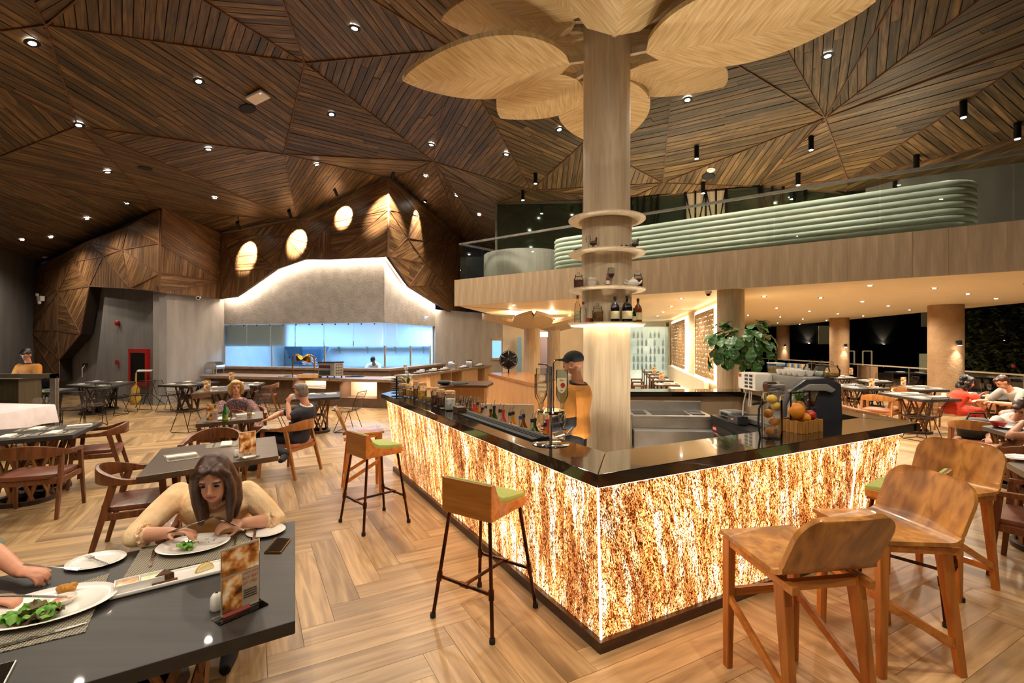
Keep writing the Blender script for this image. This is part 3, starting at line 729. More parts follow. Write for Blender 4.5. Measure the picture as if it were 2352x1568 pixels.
# terrace rail
tr = thing('terrace_rail', 'long glass terrace rail with a pale top bar behind the plaster columns', 'railing', (12.6,11.9,0))
rp = [Vector((11.6,6.0,0)), Vector((12.6,11.9,0)), Vector((13.1,19.4,0)), Vector((13.35,23.3,0)), Vector((13.6,27.5,0))]
M_PANE2 = glass('terrace_glass', (0.8,0.85,0.82,1), 0.02, clear=0.94)
for a, b in zip(rp[:-1], rp[1:]):
    n = max(1, int((b-a).length/1.6))
    for i in range(n):
        p, q = a.lerp(b, i/n)-tr.location, a.lerp(b, (i+1)/n)-tr.location; dd = (q-p).normalized()*0.01
        MB().bar(p+dd+Vector((0,0,0.53)), q-dd+Vector((0,0,0.53)), 0.012, 0.94).build('glass_pane', M_PANE2, tr)
        MB().bar(p, p+Vector((0,0,1.03)), 0.03, 0.03).build('post', M_RAIL, tr)
    MB().bar(a-tr.location+Vector((0,0,1.04)), b-tr.location+Vector((0,0,1.04)), 0.07, 0.04).build('top_bar', plain('rail_pale', '#b9a98e', 0.4, 0.3), tr)

# ================================================================== night outside
M_NIGHT = plain('night_wall', '#17140f', 0.9, col2='#1f1b14', scale=2)
gnd = MB().prism([(12.0,-3), (60,-3), (60,60), (13.7,60)], -0.2, -0.15).build('ground_outside', plain('night_ground', '#15130f', 0.9, col2='#1c1913')); struct(gnd)
hb = thing('hotel_block', 'dark hotel block across the courtyard with a few lit doors and windows', 'building', (24,34,0))
MB().box((0,0.5,4.5), (44,0.8,9.4)).build('wall', M_NIGHT, hb)
M_LITW = glow('window_lit', (1.0,0.78,0.36,1), 0.14); M_DIMW = glow('window_dim', (0.8,0.62,0.28,1), 0.03)
def hbx(px, py): p = P(px, py, 34.0); return p.x-24, p.z
def litwin(x0, y0, x1, y1, m, fr=True):
    a = hbx(x0, y1); b = hbx(x1, y0); c = ((a[0]+b[0])/2, 0.08, (a[1]+b[1])/2); w, h = b[0]-a[0], b[1]-a[1]
    o = MB().box((c[0],0.07,c[2]), (w+0.16,0.08,h+0.16)).build('window', M_MATTE, hb); MB().box((c[0],0.0,c[2]), (w,0.06,h)).build('pane', m, o)
litwin(1880,748,1908,790,M_DIMW); litwin(2116,714,2138,750,M_DIMW); litwin(2112,812,2142,880,M_LITW); litwin(2316,820,2352,870,M_LITW)
for x in (1952,1992):
    a = hbx(x, 806); 
    for dx in (-0.3, 0.3): litwin(x+dx*34-1, 806, x+dx*34+1, 850, M_LITW)
    litwin(x-10, 805, x+10, 807, M_LITW)
for px, py in ((1858,788), (2030,790), (2308,782)):
    x, z = hbx(px, py); w = thing('courtyard_lamp', 'distant wall uplight glowing on the dark hotel block across the courtyard', 'wall lamp', (24+x,34.0,z), 0, 'courtyard uplights')
    MB().lathe([(0.06,-0.12),(0.09,0.0),(0.06,0.0)], 10).build('body', M_BLACK, w); MB().lathe([(0.055,0.0),(0.055,0.01)], 10).build('bulb', M_LAMP, w)
    spot(w, (0,-0.12,0.05), (0,0.1,1.0), 30, 80, (1,0.85,0.6), 0.6)
# ================================================================== the lit bar
def onyx(name, tilt, seed):
    m, N, L, b = newmat(name); tc = N.new('ShaderNodeTexCoord'); mp = N.new('ShaderNodeMapping')
    mp.inputs['Location'].default_value = (seed, seed*0.7, 0); mp.inputs['Rotation'].default_value = (0, 0, tilt); L.new(tc.outputs['UV'], mp.inputs[0])
    def noise(sc, sx, sy, det, dist):
        q = N.new('ShaderNodeMapping'); q.inputs['Scale'].default_value = (sx, sy, 1); L.new(mp.outputs[0], q.inputs[0])
        n = N.new('ShaderNodeTexNoise'); n.inputs['Scale'].default_value = sc; n.inputs['Detail'].default_value = det; n.inputs['Distortion'].default_value = dist; L.new(q.outputs[0], n.inputs[0]); return n.outputs[0]
    def ramp(src, st):
        r = N.new('ShaderNodeValToRGB'); e = r.color_ramp.elements
        while len(e) < len(st): e.new(0.5)
        for i, (p, c) in enumerate(st): e[i].position = p; e[i].color = c
        L.new(src, r.inputs[0]); return r.outputs[0]
    streak = noise(13, 1, 0.16, 9, 1.1); big = noise(2.6, 1, 0.4, 3, 0.6); fine = noise(150, 1, 0.65, 2, 0.5); grain = noise(62, 1, 0.42, 6, 1.6)
    base = ramp(streak, [(0.30,(0.22,0.07,0.018,1)), (0.43,(0.50,0.21,0.065,1)), (0.52,(0.76,0.42,0.18,1)), (0.60,(1.0,0.78,0.52,1)), (0.67,(1.0,0.96,0.88,1))])
    g = ramp(grain, [(0.42,(0.12,0.04,0.012,1)), (0.49,(0.75,0.52,0.34,1)), (0.58,(1.5,1.4,1.25,1))])
    sp = ramp(fine, [(0.38,(0.06,0.02,0.008,1)), (0.47,(1,1,1,1)), (0.6,(1.4,1.4,1.3,1))])
    bg = ramp(big, [(0.36,(0.45,0.36,0.30,1)), (0.64,(1.35,1.35,1.35,1))])
    out = base
    for q in (g, sp, bg):
        x = N.new('ShaderNodeMixRGB'); x.blend_type = 'MULTIPLY'; x.inputs[0].default_value = 1; L.new(out, x.inputs[1]); L.new(q, x.inputs[2]); out = x.outputs[0]
    L.new(out, b.inputs['Emission Color']); b.inputs['Emission Strength'].default_value = 1.9
    L.new(out, b.inputs['Base Color']); b.inputs['Roughness'].default_value = 0.25
    return m
M_ON1 = onyx('backlit_onyx_a', 0.06, 3.0); M_ON2 = onyx('backlit_onyx_b', -0.28, 11.0); M_ON3 = onyx('backlit_onyx_c', -0.05, 27.0)
def m_stone(name, c1, c2, rough):
    m = plain(name, c1, rough, col2=c2, scale=260, lo=0.62, hi=0.7, coat=0.6); return m
M_TOP = m_stone('black_granite', '#14110e', '#5a4a38', 0.10)
M_WAL = wood('dark_walnut', '#2e1a0c', '#4d2c15', 0.4, scale=1.4, axis=0, bump=0.05)
CZ = 1.08
br = thing('bar_counter', 'bar with glowing brown-veined stone front and polished black granite top', 'bar', bar(0,0,0), BANG)
def bl(a, b, z=0.0): return Vector((a, b, z))
def counter(poly, z0=1.005, z1=CZ): MB().prism(poly, z0, z1).build('granite_top', M_TOP, br, bevel=0.004)
wb = lambda x, y: ((Vector((x,y))-BAR0).dot(BU), (Vector((x,y))-BAR0).dot(BV))
counter([(0,0), (0.40,0.42), (0.40,5.45), (0.36,5.43), (0,4.99)])
counter([(0.002,0), (3.67,0), (3.58,0.42), (0.402,0.42)])
r3 = [wb(3.711,4.395), wb(3.76,5.2), wb(3.95,7.3), wb(3.45,7.3), wb(3.41,5.16), wb(3.405,4.71)]
counter(r3)
counter([wb(1.2,7.3), wb(3.95,7.302), wb(3.95,7.8), wb(1.2,7.8)])
# front panels lean inwards to the plinth
def panel(name, p0, p1, q1, q0, mat, L, H, u0=0.0):
    n = (p1-p0).cross(q0-p0).normalized(); vs = [p0, p1, q1, q0]; m = MB(); m.add(vs+[v-n*0.02 for v in vs], [[0,1,2,3],[7,6,5,4],[1,0,4,5],[2,1,5,6],[3,2,6,7],[0,3,7,4]])
    m.uv = []
    U = [(u0,0), (u0+L,0), (u0+L,H), (u0,H)]
    for f in m.f: m.uv += [U[i % 4] for i in f]
    m.build(name, mat, br)
TI, BI = 0.02, 0.135; ZT, ZB = 1.004, 0.066
for b0, b1 in ((4.75,3.17), (3.17,1.59), (1.59,0.0)):
    lo0 = b0 if b0 > 4.7 else b0; e = 0.0
    p0 = bl(BI, b0 if b0 < 4.7 else 4.72, ZB); p1 = bl(BI, b1 if b1 > 0.1 else BI, ZB); q1 = bl(TI, b1 if b1 > 0.1 else TI, ZT); q0 = bl(TI, b0, ZT)
    panel('stone_panel', p0, p1, q1, q0, M_ON1, 1.58, 0.95, 5-b0)
for a0, a1, mt in ((0.0,1.37,M_ON2), (1.37,2.73,M_ON2), (2.73,3.45,M_ON3)):
    p0 = bl(a0 if a0 > 0.1 else BI, BI, ZB); p1 = bl(a1 if a1 < 3.4 else 3.38, BI, ZB); q1 = bl(a1, TI, ZT); q0 = bl(a0 if a0 > 0.1 else TI, TI, ZT)
    panel('stone_panel', p0, p1, q1, q0, mt, a1-a0, 0.95, a0)
M_EDGE = glow('edge_light', (1.0,0.90,0.74,1), 3.0)
MB().bar(bl(TI-0.006,TI-0.006,ZT), bl(BI-0.006,BI-0.006,ZB), 0.012, 0.012).build('led_edge', M_EDGE, br)
MB().bar(bl(2.73,TI-0.003,ZT), bl(2.73,BI-0.003,ZB), 0.010, 0.006).build('led_edge', M_EDGE, br)
MB().bar(bl(TI,TI-0.002,ZT-0.003), bl(3.45,TI-0.002,ZT-0.003), 0.006, 0.006).build('led_edge', M_EDGE, br); MB().bar(bl(TI-0.002,TI,ZT-0.003), bl(TI-0.002,4.75,ZT-0.003), 0.006, 0.006).build('led_edge', M_EDGE, br)
m = MB(); m.prism([(0.1,0.1), (3.36,0.1), (3.36,0.3), (0.3,0.3), (0.3,4.72), (0.1,4.72)], 0, 0.066); m.build('plinth', M_WAL, br)
M_CAR = plain('bar_carcass', '#b9a58a', 0.5, col2='#a8947a', scale=3)
m = MB(); m.prism([(0.165,0.165), (3.3,0.165), (3.3,0.38), (0.38,0.38), (0.38,4.7), (0.165,4.7)], 0.066, 1.004); m.build('carcass', M_CAR, br)
m = MB(); m.prism([wb(3.5,4.75), wb(3.62,5.3), wb(3.83,7.25), wb(3.5,7.25)], 0, 1.004); m.build('carcass', M_CAR, br)
m = MB(); m.prism([wb(1.25,7.4), wb(3.9,7.4), wb(3.9,7.7), wb(1.25,7.7)], 0, 1.004); m.build('carcass', M_CAR, br)
m = MB(); m.prism([wb(3.72,4.9), wb(3.90,5.9), wb(4.05,7.25), wb(3.97,7.25), wb(3.82,5.9), wb(3.70,5.2)], 1.0, 1.095); m.build('wooden_edge', wood('bar_edge_wood', '#a8651f', '#c98335', 0.4, axis=1), br)
# low wooden wall and door inside the bar's far left end
m = MB(); m.prism([wb(-1.15,7.9), wb(0.35,7.75), wb(0.35,7.8), wb(-1.15,7.95)], 0, 0.83); m.build('low_wall', M_CAR, br)

# ---------------------------------------------------------------- tree column with plywood leaves
M_LEAF = wood('leaf_ply', '#c2a26c', '#e6cf9f', 0.5, uv=True, scale=1.6, bump=0.04)
TX, TY = 1.037, 5.3
tree = thing('tree_column', 'round pale timber column shaped as a tree with big plywood leaves and four shelf rings', 'column', (TX,TY,0))
TR = 0.252
MB().lathe([(TR,0),(TR,1.99)], 48).build('trunk_base', M_PLY, tree, smooth=40)
MB().lathe([(0.268,2.0),(0.268,3.14)], 48).build('trunk_sleeve', M_PLY, tree, smooth=40)
MB().lathe([(TR,3.16),(TR,5.75)], 48).build('trunk', M_PLY, tree, smooth=40)
DZ = [2.015, 2.385, 2.78, 3.150]
for z in DZ: MB().lathe([(0.25,z-0.012),(0.40,z-0.012),(0.415,z),(0.415,z+0.012),(0.25,z+0.012)], 64).build('shelf_ring', M_PLY, tree, smooth=30)
MB().lathe([(0.33,1.993),(0.39,1.993),(0.39,2.001),(0.33,2.001)], 48).build('led_ring', glow('ring_glow', (1,0.84,0.6,1), 4), tree)
for a in range(6): point(tree, (0.335*math.cos(a*PI/3), 0.335*math.sin(a*PI/3), 1.95), 0.15, (1,0.8,0.5), 0.02)
def leaf(base, tip, wid, roll=0.0, fold=0.12, th=0.05, sag=0.06, blunt=0.0):
    base = Vector(base); tip = Vector(tip); d = tip-base; L = d.length; d.normalize()
    side = Vector((-d.y, d.x, 0)).normalized(); up = d.cross(side)*-1
    if up.z < 0: up = -up
    side = (side*math.cos(roll)+up*math.sin(roll)).normalized(); up = d.cross(side)
    if up.z < 0: up = -up
    nu, nv = 28, 6; m = MB(); top = []; m.uv = []
    def w(t):
        t = blunt+(1-blunt)*t; return wid*(math.sin(PI*min(1, t)**0.85)**0.75 if t < 1 else 0.0)
    rows = []
    for i in range(nu+1):
        t = i/nu; ww = max(w(t), 0.004); row = []
        for j in range(-nv, nv+1):
            y = j/nv*ww; row.append((base+d*(t*L)+side*y+up*(fold*abs(y)+sag*4*t*(1-t)*-1), (t*L, y)))
        rows.append(row)
    K = 2*nv+1; V = [q[0] for r in rows for q in r]; n0 = len(V); V += [v+up*th for v in V]; F = []
    for i in range(nu):
        for j in range(2*nv):
            a = i*K+j; F.append([a, a+1, a+K+1, a+K]); F.append([n0+a+K, n0+a+K+1, n0+a+1, n0+a])
    rim = [i*K for i in range(nu+1)]+[nu*K+j for j in range(1, K)]+[i*K+K-1 for i in range(nu-1, -1, -1)]+[j for j in range(K-2, 0, -1)]
    for k in range(len(rim)):
        a, b = rim[k], rim[(k+1) % len(rim)]; F.append([b, a, a+n0, b+n0])
    m.add(V, F); flat = [q[1] for r in rows for q in r]; flat = flat+flat; ca, sa = math.cos(0.95), math.sin(0.95)
    for f in m.f:
        sgn = 1 if sum(flat[i][1] for i in f) >= 0 else -1
        for i in f:
            x, y = flat[i][0], abs(flat[i][1]); m.uv.append((x*ca+y*sa+(7 if sgn > 0 else 0), -x*sa*1.0+y*ca))
    o = m.build('leaf', M_LEAF, tree, smooth=35)
    a = base-d*0.22
    MB().bar(a+up*0.05, base+d*0.16+up*0.04, 0.05, 0.07).build('leaf_stem', M_PLY, tree)
def tl(p): return Vector(p)-Vector((TX,TY,0))
leaf((-0.40,0.0,4.86), tl(P(925,186,5.3)), 0.60)
leaf((-0.28,0.30,4.86), tl(P(1150,272,6.5)), 0.52)
leaf((0.0,0.42,4.98), tl(P(1394,338,7.35)), 0.60, fold=0.1)
leaf((0.30,0.28,4.95), tl(P(1662,200,6.55)), 0.50)
leaf((0.40,-0.10,4.93), tl(P(2012,3,4.25)), 0.66)
leaf((-0.33,0.10,5.38), tl(P(1015,47,5.75)), 0.50)
leaf((-0.30,-0.25,5.22), tl(P(1010,-170,4.2)), 0.50)
leaf((0.03,-0.27,5.0), tl(Vector((1.22,3.2,5.75))), 0.72, fold=0.35, blunt=0.06)
leaf((0.36,0.12,5.40), tl(P(1690,-30,5.9)), 0.45)
leaf((-0.12,0.38,5.45), tl(Vector((0.1,7.3,5.75))), 0.5)
leaf((0.22,0.36,5.45), tl(Vector((2.2,7.2,5.8))), 0.5)
# added uplights, unseen on the bar floor, to brighten trunk and leaves
for i, (a, b) in enumerate(((0.75,1.1), (1.9,0.75), (0.62,2.6), (2.6,1.7))):
    p = bar(a, b); u = thing('floor_uplight', 'small black floor uplight inside the bar aimed at the plywood leaves', 'spotlight', p, 0, 'added uplights inside the bar')
    MB().lathe([(0.05,0),(0.05,0.02),(0.035,0.03),(0.045,0.04),(0.05,0.14),(0.042,0.14)], 16).build('housing', M_BLACK, u, smooth=40)
    MB().lathe([(0.04,0.141),(0.04,0.144)], 14).build('lens', M_LAMP, u)
    q = Vector((TX,TY,4.9))-p; spot(u, (0,0,0.17), (q.x*0.6, q.y*0.6, 4.9), 105, 95, NEUT, 0.9, 0.04)

# ---------------------------------------------------------------- kitchen serving counter
M_KTOP = wood('weathered_top', '#6a5442', '#8c735c', 0.55, scale=0.8, axis=0, bump=0.2)
M_KBASE = plain('brown_concrete', '#5a4432', 0.75, col2='#6b523c', scale=5, bump=0.4, bscale=18)
def inset(A, B, off):
    d = (B-A).normalized(); n = Vector((d.y,-d.x)); n = n if n.dot(-A) > 0 else -n; return A+n*off, B+n*off, n
kc = thing('serving_counter', 'long brown concrete kitchen serving counter with a raised ledge and lit niches', 'counter', (KB.x,KB.y-1.2,0))
ko = kc.location; k2 = lambda p: (p[0]-ko.x, p[1]-ko.y)
KR = isect(KA, KB, KB, KC, 0.45); A1, _, nA = inset(KA, KB, 0.45); KRb = isect(KA, KB, KB, KC, 0.0)
C1 = inset(KB, KC, 0.45)[1]
MB().prism([k2(KA), k2(KB), k2(KR), k2(A1)], 0.98, 1.05).build('ledge_top', M_KTOP, kc); MB().prism([k2(KB), k2(KC), k2(C1), k2(KR)], 0.98, 1.05).build('ledge_top', M_KTOP, kc)
KS = isect(KA, KB, KB, KC, 0.4); A2 = inset(KA, KB, 0.4)[0]; C2 = inset(KB, KC, 0.4)[1]
MB().prism([k2(KA), k2(KB), k2(KS), k2(A2)], 0, 0.98).build('upstand', M_KBASE, kc); MB().prism([k2(KB), k2(KC), k2(C2), k2(KS)], 0, 0.98).build('upstand', M_KBASE, kc)
f0, f1 = G(458,862,0.83), G(905,872,0.83); f0 = Vector((f0.x,f0.y)); f1 = Vector((f1.x,f1.y))
MB().prism([k2(A2), k2(KS), k2(f1), k2(f0)], 0.75, 0.83).build('counter_top', M_KTOP, kc, bevel=0.006)
dF = (f1-f0); LF = dF.length; dF.normalize(); nF = Vector((dF.y,-dF.x)); nF = nF if nF.dot(-f0) > 0 else -nF
def kf(s, back): p = f0+dF*s-nF*back; return p
M_NICHE = plain('niche_plaster', '#cfa98a', 0.7, col2='#d8b698', scale=4)
# base built round two niches; its face leans back
spx = lambda px: (lambda k: (k*f0.y-f0.x)/(dF.x-k*dF.y))((px-CX)/FPX)
cuts = [0.2, spx(655), spx(733), spx(765), spx(852), LF-0.1]
def kbox(s0, s1, b0, b1, z0, z1, nm, mat): MB().prism([k2(kf(s0,b0)), k2(kf(s1,b0)), k2(kf(s1,b1)), k2(kf(s0,b1))], z0, z1).build(nm, mat, kc)
for i in (0, 2, 4): kbox(cuts[i], cuts[i+1], 0.30, 0.95, 0.0, 0.75, 'base', M_KBASE)
for i in (1, 3):
    zb = 0.5 if i == 1 else 0.26
    kbox(cuts[i], cuts[i+1], 0.30, 0.95, 0.0, zb, 'base', M_KBASE); kbox(cuts[i], cuts[i+1], 0.86, 0.95, zb, 0.75, 'niche_back', M_NICHE)
    p = kf((cuts[i]+cuts[i+1])/2, 0.5); area(kc, (p.x-ko.x,p.y-ko.y,0.73), (p.x-ko.x-nF.x*0.3,p.y-ko.y-nF.y*0.3,0.2), 16, 0.8, 0.1, (1,0.8,0.62))
kbox(0.3, LF-0.2, 0.42, 0.95, -0.0, 0.06, 'kickboard', M_MATTE)
# buffet counter running back from the ridge
rc = thing('buffet_counter', 'pale timber buffet counter with open niches running back beside the kitchen', 'counter', (-2.65,14.3,0))
ro = rc.location; g0, g1 = Vector((-2.9,13.9)), Vector((-0.85,20.6)); dG = (g1-g0).normalized(); nG = Vector((dG.y,-dG.x)); LG = (g1-g0).length
M_BUF = wood('buffet_timber', '#a5835c', '#bf9c72', 0.5, scale=1.0, axis=2, bump=0.05)
def kg(s, b): p = g0+dG*s-nG*b; return (p.x-ro.x, p.y-ro.y)
def gbox(s0, s1, b0, b1, z0, z1, nm, mat): return MB().prism([kg(s0,b0), kg(s1,b0), kg(s1,b1), kg(s0,b1)], z0, z1).build(nm, mat, rc)
gbox(0, LG, 0, 0.55, 0.83, 0.90, 'counter_top', M_KTOP); gbox(0, LG, 0.5, 0.55, 0, 0.83, 'back', M_BUF); gbox(0, LG, 0.06, 0.5, 0, 0.1, 'plinth', M_BUF)
s_ = 0
for L_, op in ((1.3,1), (0.7,0), (0.9,1), (0.9,1), (1.6,0), (0.8,1), (0.7,0)):
    gbox(s_, s_+0.04, 0.04, 0.5, 0.1, 0.83, 'divider', M_BUF)
    if not op: gbox(s_+0.05, s_+L_-0.01, 0.04, 0.07, 0.12, 0.82, 'door', M_BUF)
    s_ += L_
p = kg(0.7, 0.3); area(rc, (p[0],p[1],0.8), (p[0],p[1],0), 14, 0.9, 0.1, (1,0.8,0.6))
# waiter station islands between bar and buffet
M_IWOOD = wood('island_timber', '#b5834e', '#c99a64', 0.45, scale=0.9, axis=2, bump=0.05)
isl = thing('service_island', 'timber service island with dark sloping top between bar and kitchen', 'counter', (0.1,11.2,0)); io = isl.location
a, b = G(1119,856,1.0), G(1228,881,1.0); c = G(1235,868,1.0)+Vector((0.5,0.4,0)); d = a+Vector((0.9,0.8,0))
pl = [(p.x-io.x,p.y-io.y) for p in (a,b,c,d)]
MB().prism(pl, 0.93, 1.0).build('top', wood('island_top', '#8d5a2d', '#a56c39', 0.25, axis=0, coat=0.3), isl); cx = sum(p[0] for p in pl)/4; cy = sum(p[1] for p in pl)/4
MB().prism([(cx+(p[0]-cx)*0.96, cy+(p[1]-cy)*0.96) for p in pl], 0, 0.93).build('body', M_IWOOD, isl)
st = thing('waiter_station', 'low pale timber station with a cranked black shelf top beside the jars', 'counter', G(1060,905,0.5)); so = st.location; st.location.z = 0
q = [G(x, y, 0.95) for x, y in ((1005,890), (1045,884), (1118,885), (1133,878), (1128,874), (1010,876))]
MB().prism([(p.x-so.x,p.y-so.y) for p in q], 0.90, 0.95).build('top', M_WAL, st)
q2 = [G(x, y, 0.9) for x, y in ((1012,888), (1048,884.5), (1112,885), (1118,881), (1020,879))]
MB().prism([(p.x-so.x,p.y-so.y) for p in q2], 0, 0.90).build('body', M_IWOOD, st)
# ================================================================== light fittings
ring_me = MB().lathe([(0.055,0.0),(0.075,0.0),(0.078,-0.008),(0.055,-0.012)], 20).mesh('trim_ring', smooth=40); ring_me.materials.append(M_BLACK)
bulb_me = MB().lathe([(0.0,-0.014),(0.035,-0.013),(0.054,-0.006),(0.054,0.0)], 16).mesh('bulb'); bulb_me.materials.append(M_LAMP)
def downlight(p, n, watt, label, group, ang=150, s=1.0, aim=None, out=0.035):
    o = bpy.data.objects.new('ceiling_downlight', None); COL.objects.link(o); tag(o, label, 'ceiling light', group)
    o.location = p+n*out; q = n.to_track_quat('-Z', 'Y'); 
    o.rotation_euler = (-n).to_track_quat('Z', 'Y').to_euler(); o.scale = (s, s, s)
    link('trim_ring', ring_me, None, o); link('bulb', bulb_me, None, o)
    l = spot(None, o.location+Vector((0,0,-0.03)), (aim or o.location+Vector((0,0,-3))), watt, ang, NEUT, 0.7, 0.06)
    bpy.context.view_layer.update(); mw = l.matrix_world.copy(); l.parent = o; l.matrix_parent_inverse = o.matrix_world.inverted()
    return o
DL = [(815,58), (72,92), (455,181), (761,258), (180,282), (478,338), (246,391), (726,374), (291,463), (493,451), (199,499), (116,542), (51,548), (991,328), (1284,293), (1164,350), (978,401), (1049,446), (1101,491), (1579,224), (1901,122)]
for i, (x, y) in enumerate(DL):
    p, n = ceil_at(x, y)
    dark = x < 320 and y > 380
    downlight(p, n, 170 if dark else 300, 'bright round downlight recessed in the dark faceted timber ceiling', 'recessed downlights in the timber ceiling', s=1.15)
for x, y, z in ((-5,1.2,6.0), (-1.5,1.8,6.3), (2.0,1.5,6.2), (5.5,2.2,6.0), (-3.5,-1.2,6.2), (1.5,-1.0,6.2)):  # extra downlights out of view, added to brighten the foreground
    downlight(Vector((x,y,z-0.15)), Vector((0,0,-1)), 320, 'bright round downlight recessed in the dark faceted timber ceiling', 'recessed downlights in the timber ceiling')
# soffit downlights
SD = [(1998,655), (2146,661), (2223,674), (2288,685), (1755,680), (1885,683), (1981,692), (2040,702), (2089,711), (1784,707), (1859,714), (1924,720), (1983,725), (1718,723), (1792,727), (1844,732), (1898,735), (1786,741), (1837,744),
      (1565,685), (1542,703), (1523,716), (1510,725), (1180,700), (2420,668), (2360,650)]
for x, y in SD:
    p = G(x, y, ZS); downlight(p, Vector((0,0,-1)), 190, 'small round downlight set flush in the pale timber soffit', 'downlights in the pale soffit', 155, 0.7, out=0.004)
# black cylinder spots hung from the ceiling
def canspot(px, py, aim, watt, label, group, L=0.22, ang=40, hang=0.1):
    p, n = ceil_at(px, py-12)
    if p is None: return
    o = thing('track_spot', label, 'spotlight', p+Vector((0,0,-0.03)), 0, group)
    c = Vector((0,0,-hang)); d = (Vector(aim)-p-c).normalized() if aim is not None else Vector((0,0,-1))
    MB().lathe([(0.05,0),(0.05,-0.025)], 14).build('base', M_BLACK, o); MB().tube([(0,0,0), c], 0.012, 8).build('stem', M_BLACK, o)
    MB().tube([c-d*L*0.3, c+d*L*0.7], 0.047, 14).build('barrel', M_BLACK, o, smooth=40)
    e = c+d*(L*0.7+0.002); MB().tube([e, e+d*0.003], 0.036, 12).build('bulb', M_LAMP, o)
    spot(o, e+d*0.01, e+d*3, watt, ang, NEUT, 0.35, 0.03)
for (x, y), (ax, ay), right in (((547,522),(572,575),0), ((665,495),(686,545),0), ((770,443),(793,490),0), ((903,402),(888,468),2), ((979,447),(955,505),1), ((1035,495),(1015,525),1), ((1078,533),(1058,570),1)):
    t = onwall(ax, ay, KA, KB, KOFF) if not right else (Vector((RIDGE.x,RIDGE.y-0.1,CAM_H-(ay-HY)/FPX*RIDGE.y)) if right == 2 else onwall(ax, ay, KB, KC, KOFF))
    # the fitting hangs from the ceiling about a metre in front of the wall
    Yc = t.y-0.9; p = P(x, y-14, Yc)
    if right == 1:
        dk = (KC-KB).normalized(); nk = Vector((dk.y,-dk.x)); nk = nk if nk.dot(-KB) > 0 else -nk; p = t+Vector((nk.x,nk.y,0))*0.42+Vector((0,0,0.85))
    o = thing('track_spot', 'black cylinder spotlight throwing a bright scallop on the wooden kitchen cladding', 'spotlight', p, 0, 'wall washing spotlights over the kitchen')
    c = Vector((0,0,-0.12)); d = (t+Vector((0,0,-0.1))-p-c).normalized()
    MB().lathe([(0.05,0),(0.05,-0.025)], 14).build('base', M_BLACK, o); MB().tube([(0,0,0.25), c], 0.012, 8).build('stem', M_BLACK, o)
    MB().tube([c-d*0.1, c+d*0.16], 0.047, 14).build('barrel', M_BLACK, o, smooth=40); e = c+d*0.163
    MB().tube([e, e+d*0.003], 0.036, 12).build('bulb', M_LAMP, o); spot(o, e+d*0.01, e+d*3, 1500 if right != 1 else 500, 44 if right != 1 else 56, (1.0,0.90,0.76), 0.5, 0.02)
for x, y in ((1600,345), (1863,323), (2213,240), (2337,290), (2105,365), (1833,407), (1615,428), (1230,407), (1201,447), (2056,425)):
    canspot(x, y, None, 30, 'black cylinder spotlight hanging straight down from the ceiling over the mezzanine', 'hanging cylinder spots over the mezzanine', ang=75)
# added LED strip, unseen behind the banquette, to brighten the mezzanine ceiling
mzl = thing('added_mezzanine_led', 'warm LED strip on the mezzanine floor behind the green banquette', 'light strip', fs(6,1.75,ZM))
MB().bar(rel(mzl, fs(2.5,1.75,ZM+0.01)), rel(mzl, fs(9.0,1.75,ZM+0.01)), 0.03, 0.02).build('led_strip', M_LED, mzl)
for s_ in (3.5, 5.0, 6.5, 8.0):
    q_ = rel(mzl, fs(s_,1.75,ZM+0.05)); area(mzl, q_, q_+Vector((0.0,0.0,1)), 30, 1.8, 0.06, (1.0,0.84,0.58))
# ceiling devices
p, n = ceil_at(590, 214); o = thing('wifi_box', 'flat white wifi box fixed to the timber ceiling', 'wifi box', p+n*0.05); o.rotation_euler = (-n).to_track_quat('Z','X').to_euler()
MB().box((0,0,-0.03), (0.34,0.24,0.05)).build('case', M_WHITE, o, bevel=0.012); MB().box((0.12,-0.08,-0.057), (0.02,0.02,0.004)).build('status_led', glow('led_blue', (0.2,0.3,1,1), 3), o)
for (x, y), lab in (((568,246), 'beside the white box'), ((333,383), 'above the left cladding'), ((1627,402), 'over the mezzanine')):
    p, n = ceil_at(x, y); o = thing('ceiling_speaker', 'round black speaker grille recessed in the ceiling %s' % lab, 'speaker', p+n*0.03); o.rotation_euler = (-n).to_track_quat('Z','X').to_euler()
    MB().lathe([(0.0,-0.008),(0.125,-0.006),(0.13,0.0)], 24).build('grille', M_MATTE, o); MB().lathe([(0.13,0.0),(0.14,-0.004),(0.145,0.004)], 24).build('rim', M_BLACK, o)
for (x, y), lab, Y in (((1633,387), 'above the mezzanine banquette', None), ((103,588), 'in the dark left corner', None)):
    p, n = ceil_at(x, y); o = thing('smoke_detector', 'small white round smoke detector on the ceiling %s' % lab, 'smoke detector', p+n*0.03); o.rotation_euler = (-n).to_track_quat('Z','X').to_euler()
    MB().lathe([(0.0,-0.05),(0.05,-0.045),(0.07,-0.02),(0.085,0.0)], 20).build('dome', M_WHITE, o, smooth=40); MB().lathe([(0.09,0.0),(0.09,-0.012),(0.07,-0.014)], 20).build('base', M_WHITE, o)
def dome_cam(p, label, rz=0):
    o = thing('security_camera', label, 'camera', p, rz)
    MB().lathe([(0.06,0.0),(0.06,-0.03),(0.045,-0.045)], 18).build('base', M_WHITE, o, smooth=40); MB().ball((0,0,-0.05), 0.04, 14, 8).build('eyeball', M_MATTE, o, smooth=60); return o
dome_cam(G(1627,669,ZS), 'white dome security camera under the pale soffit')
b = onwall(455,684,LW0,KA,0.15); o = thing('bullet_camera', 'white bullet security camera on the grey wall below the wood cladding', 'camera', b)
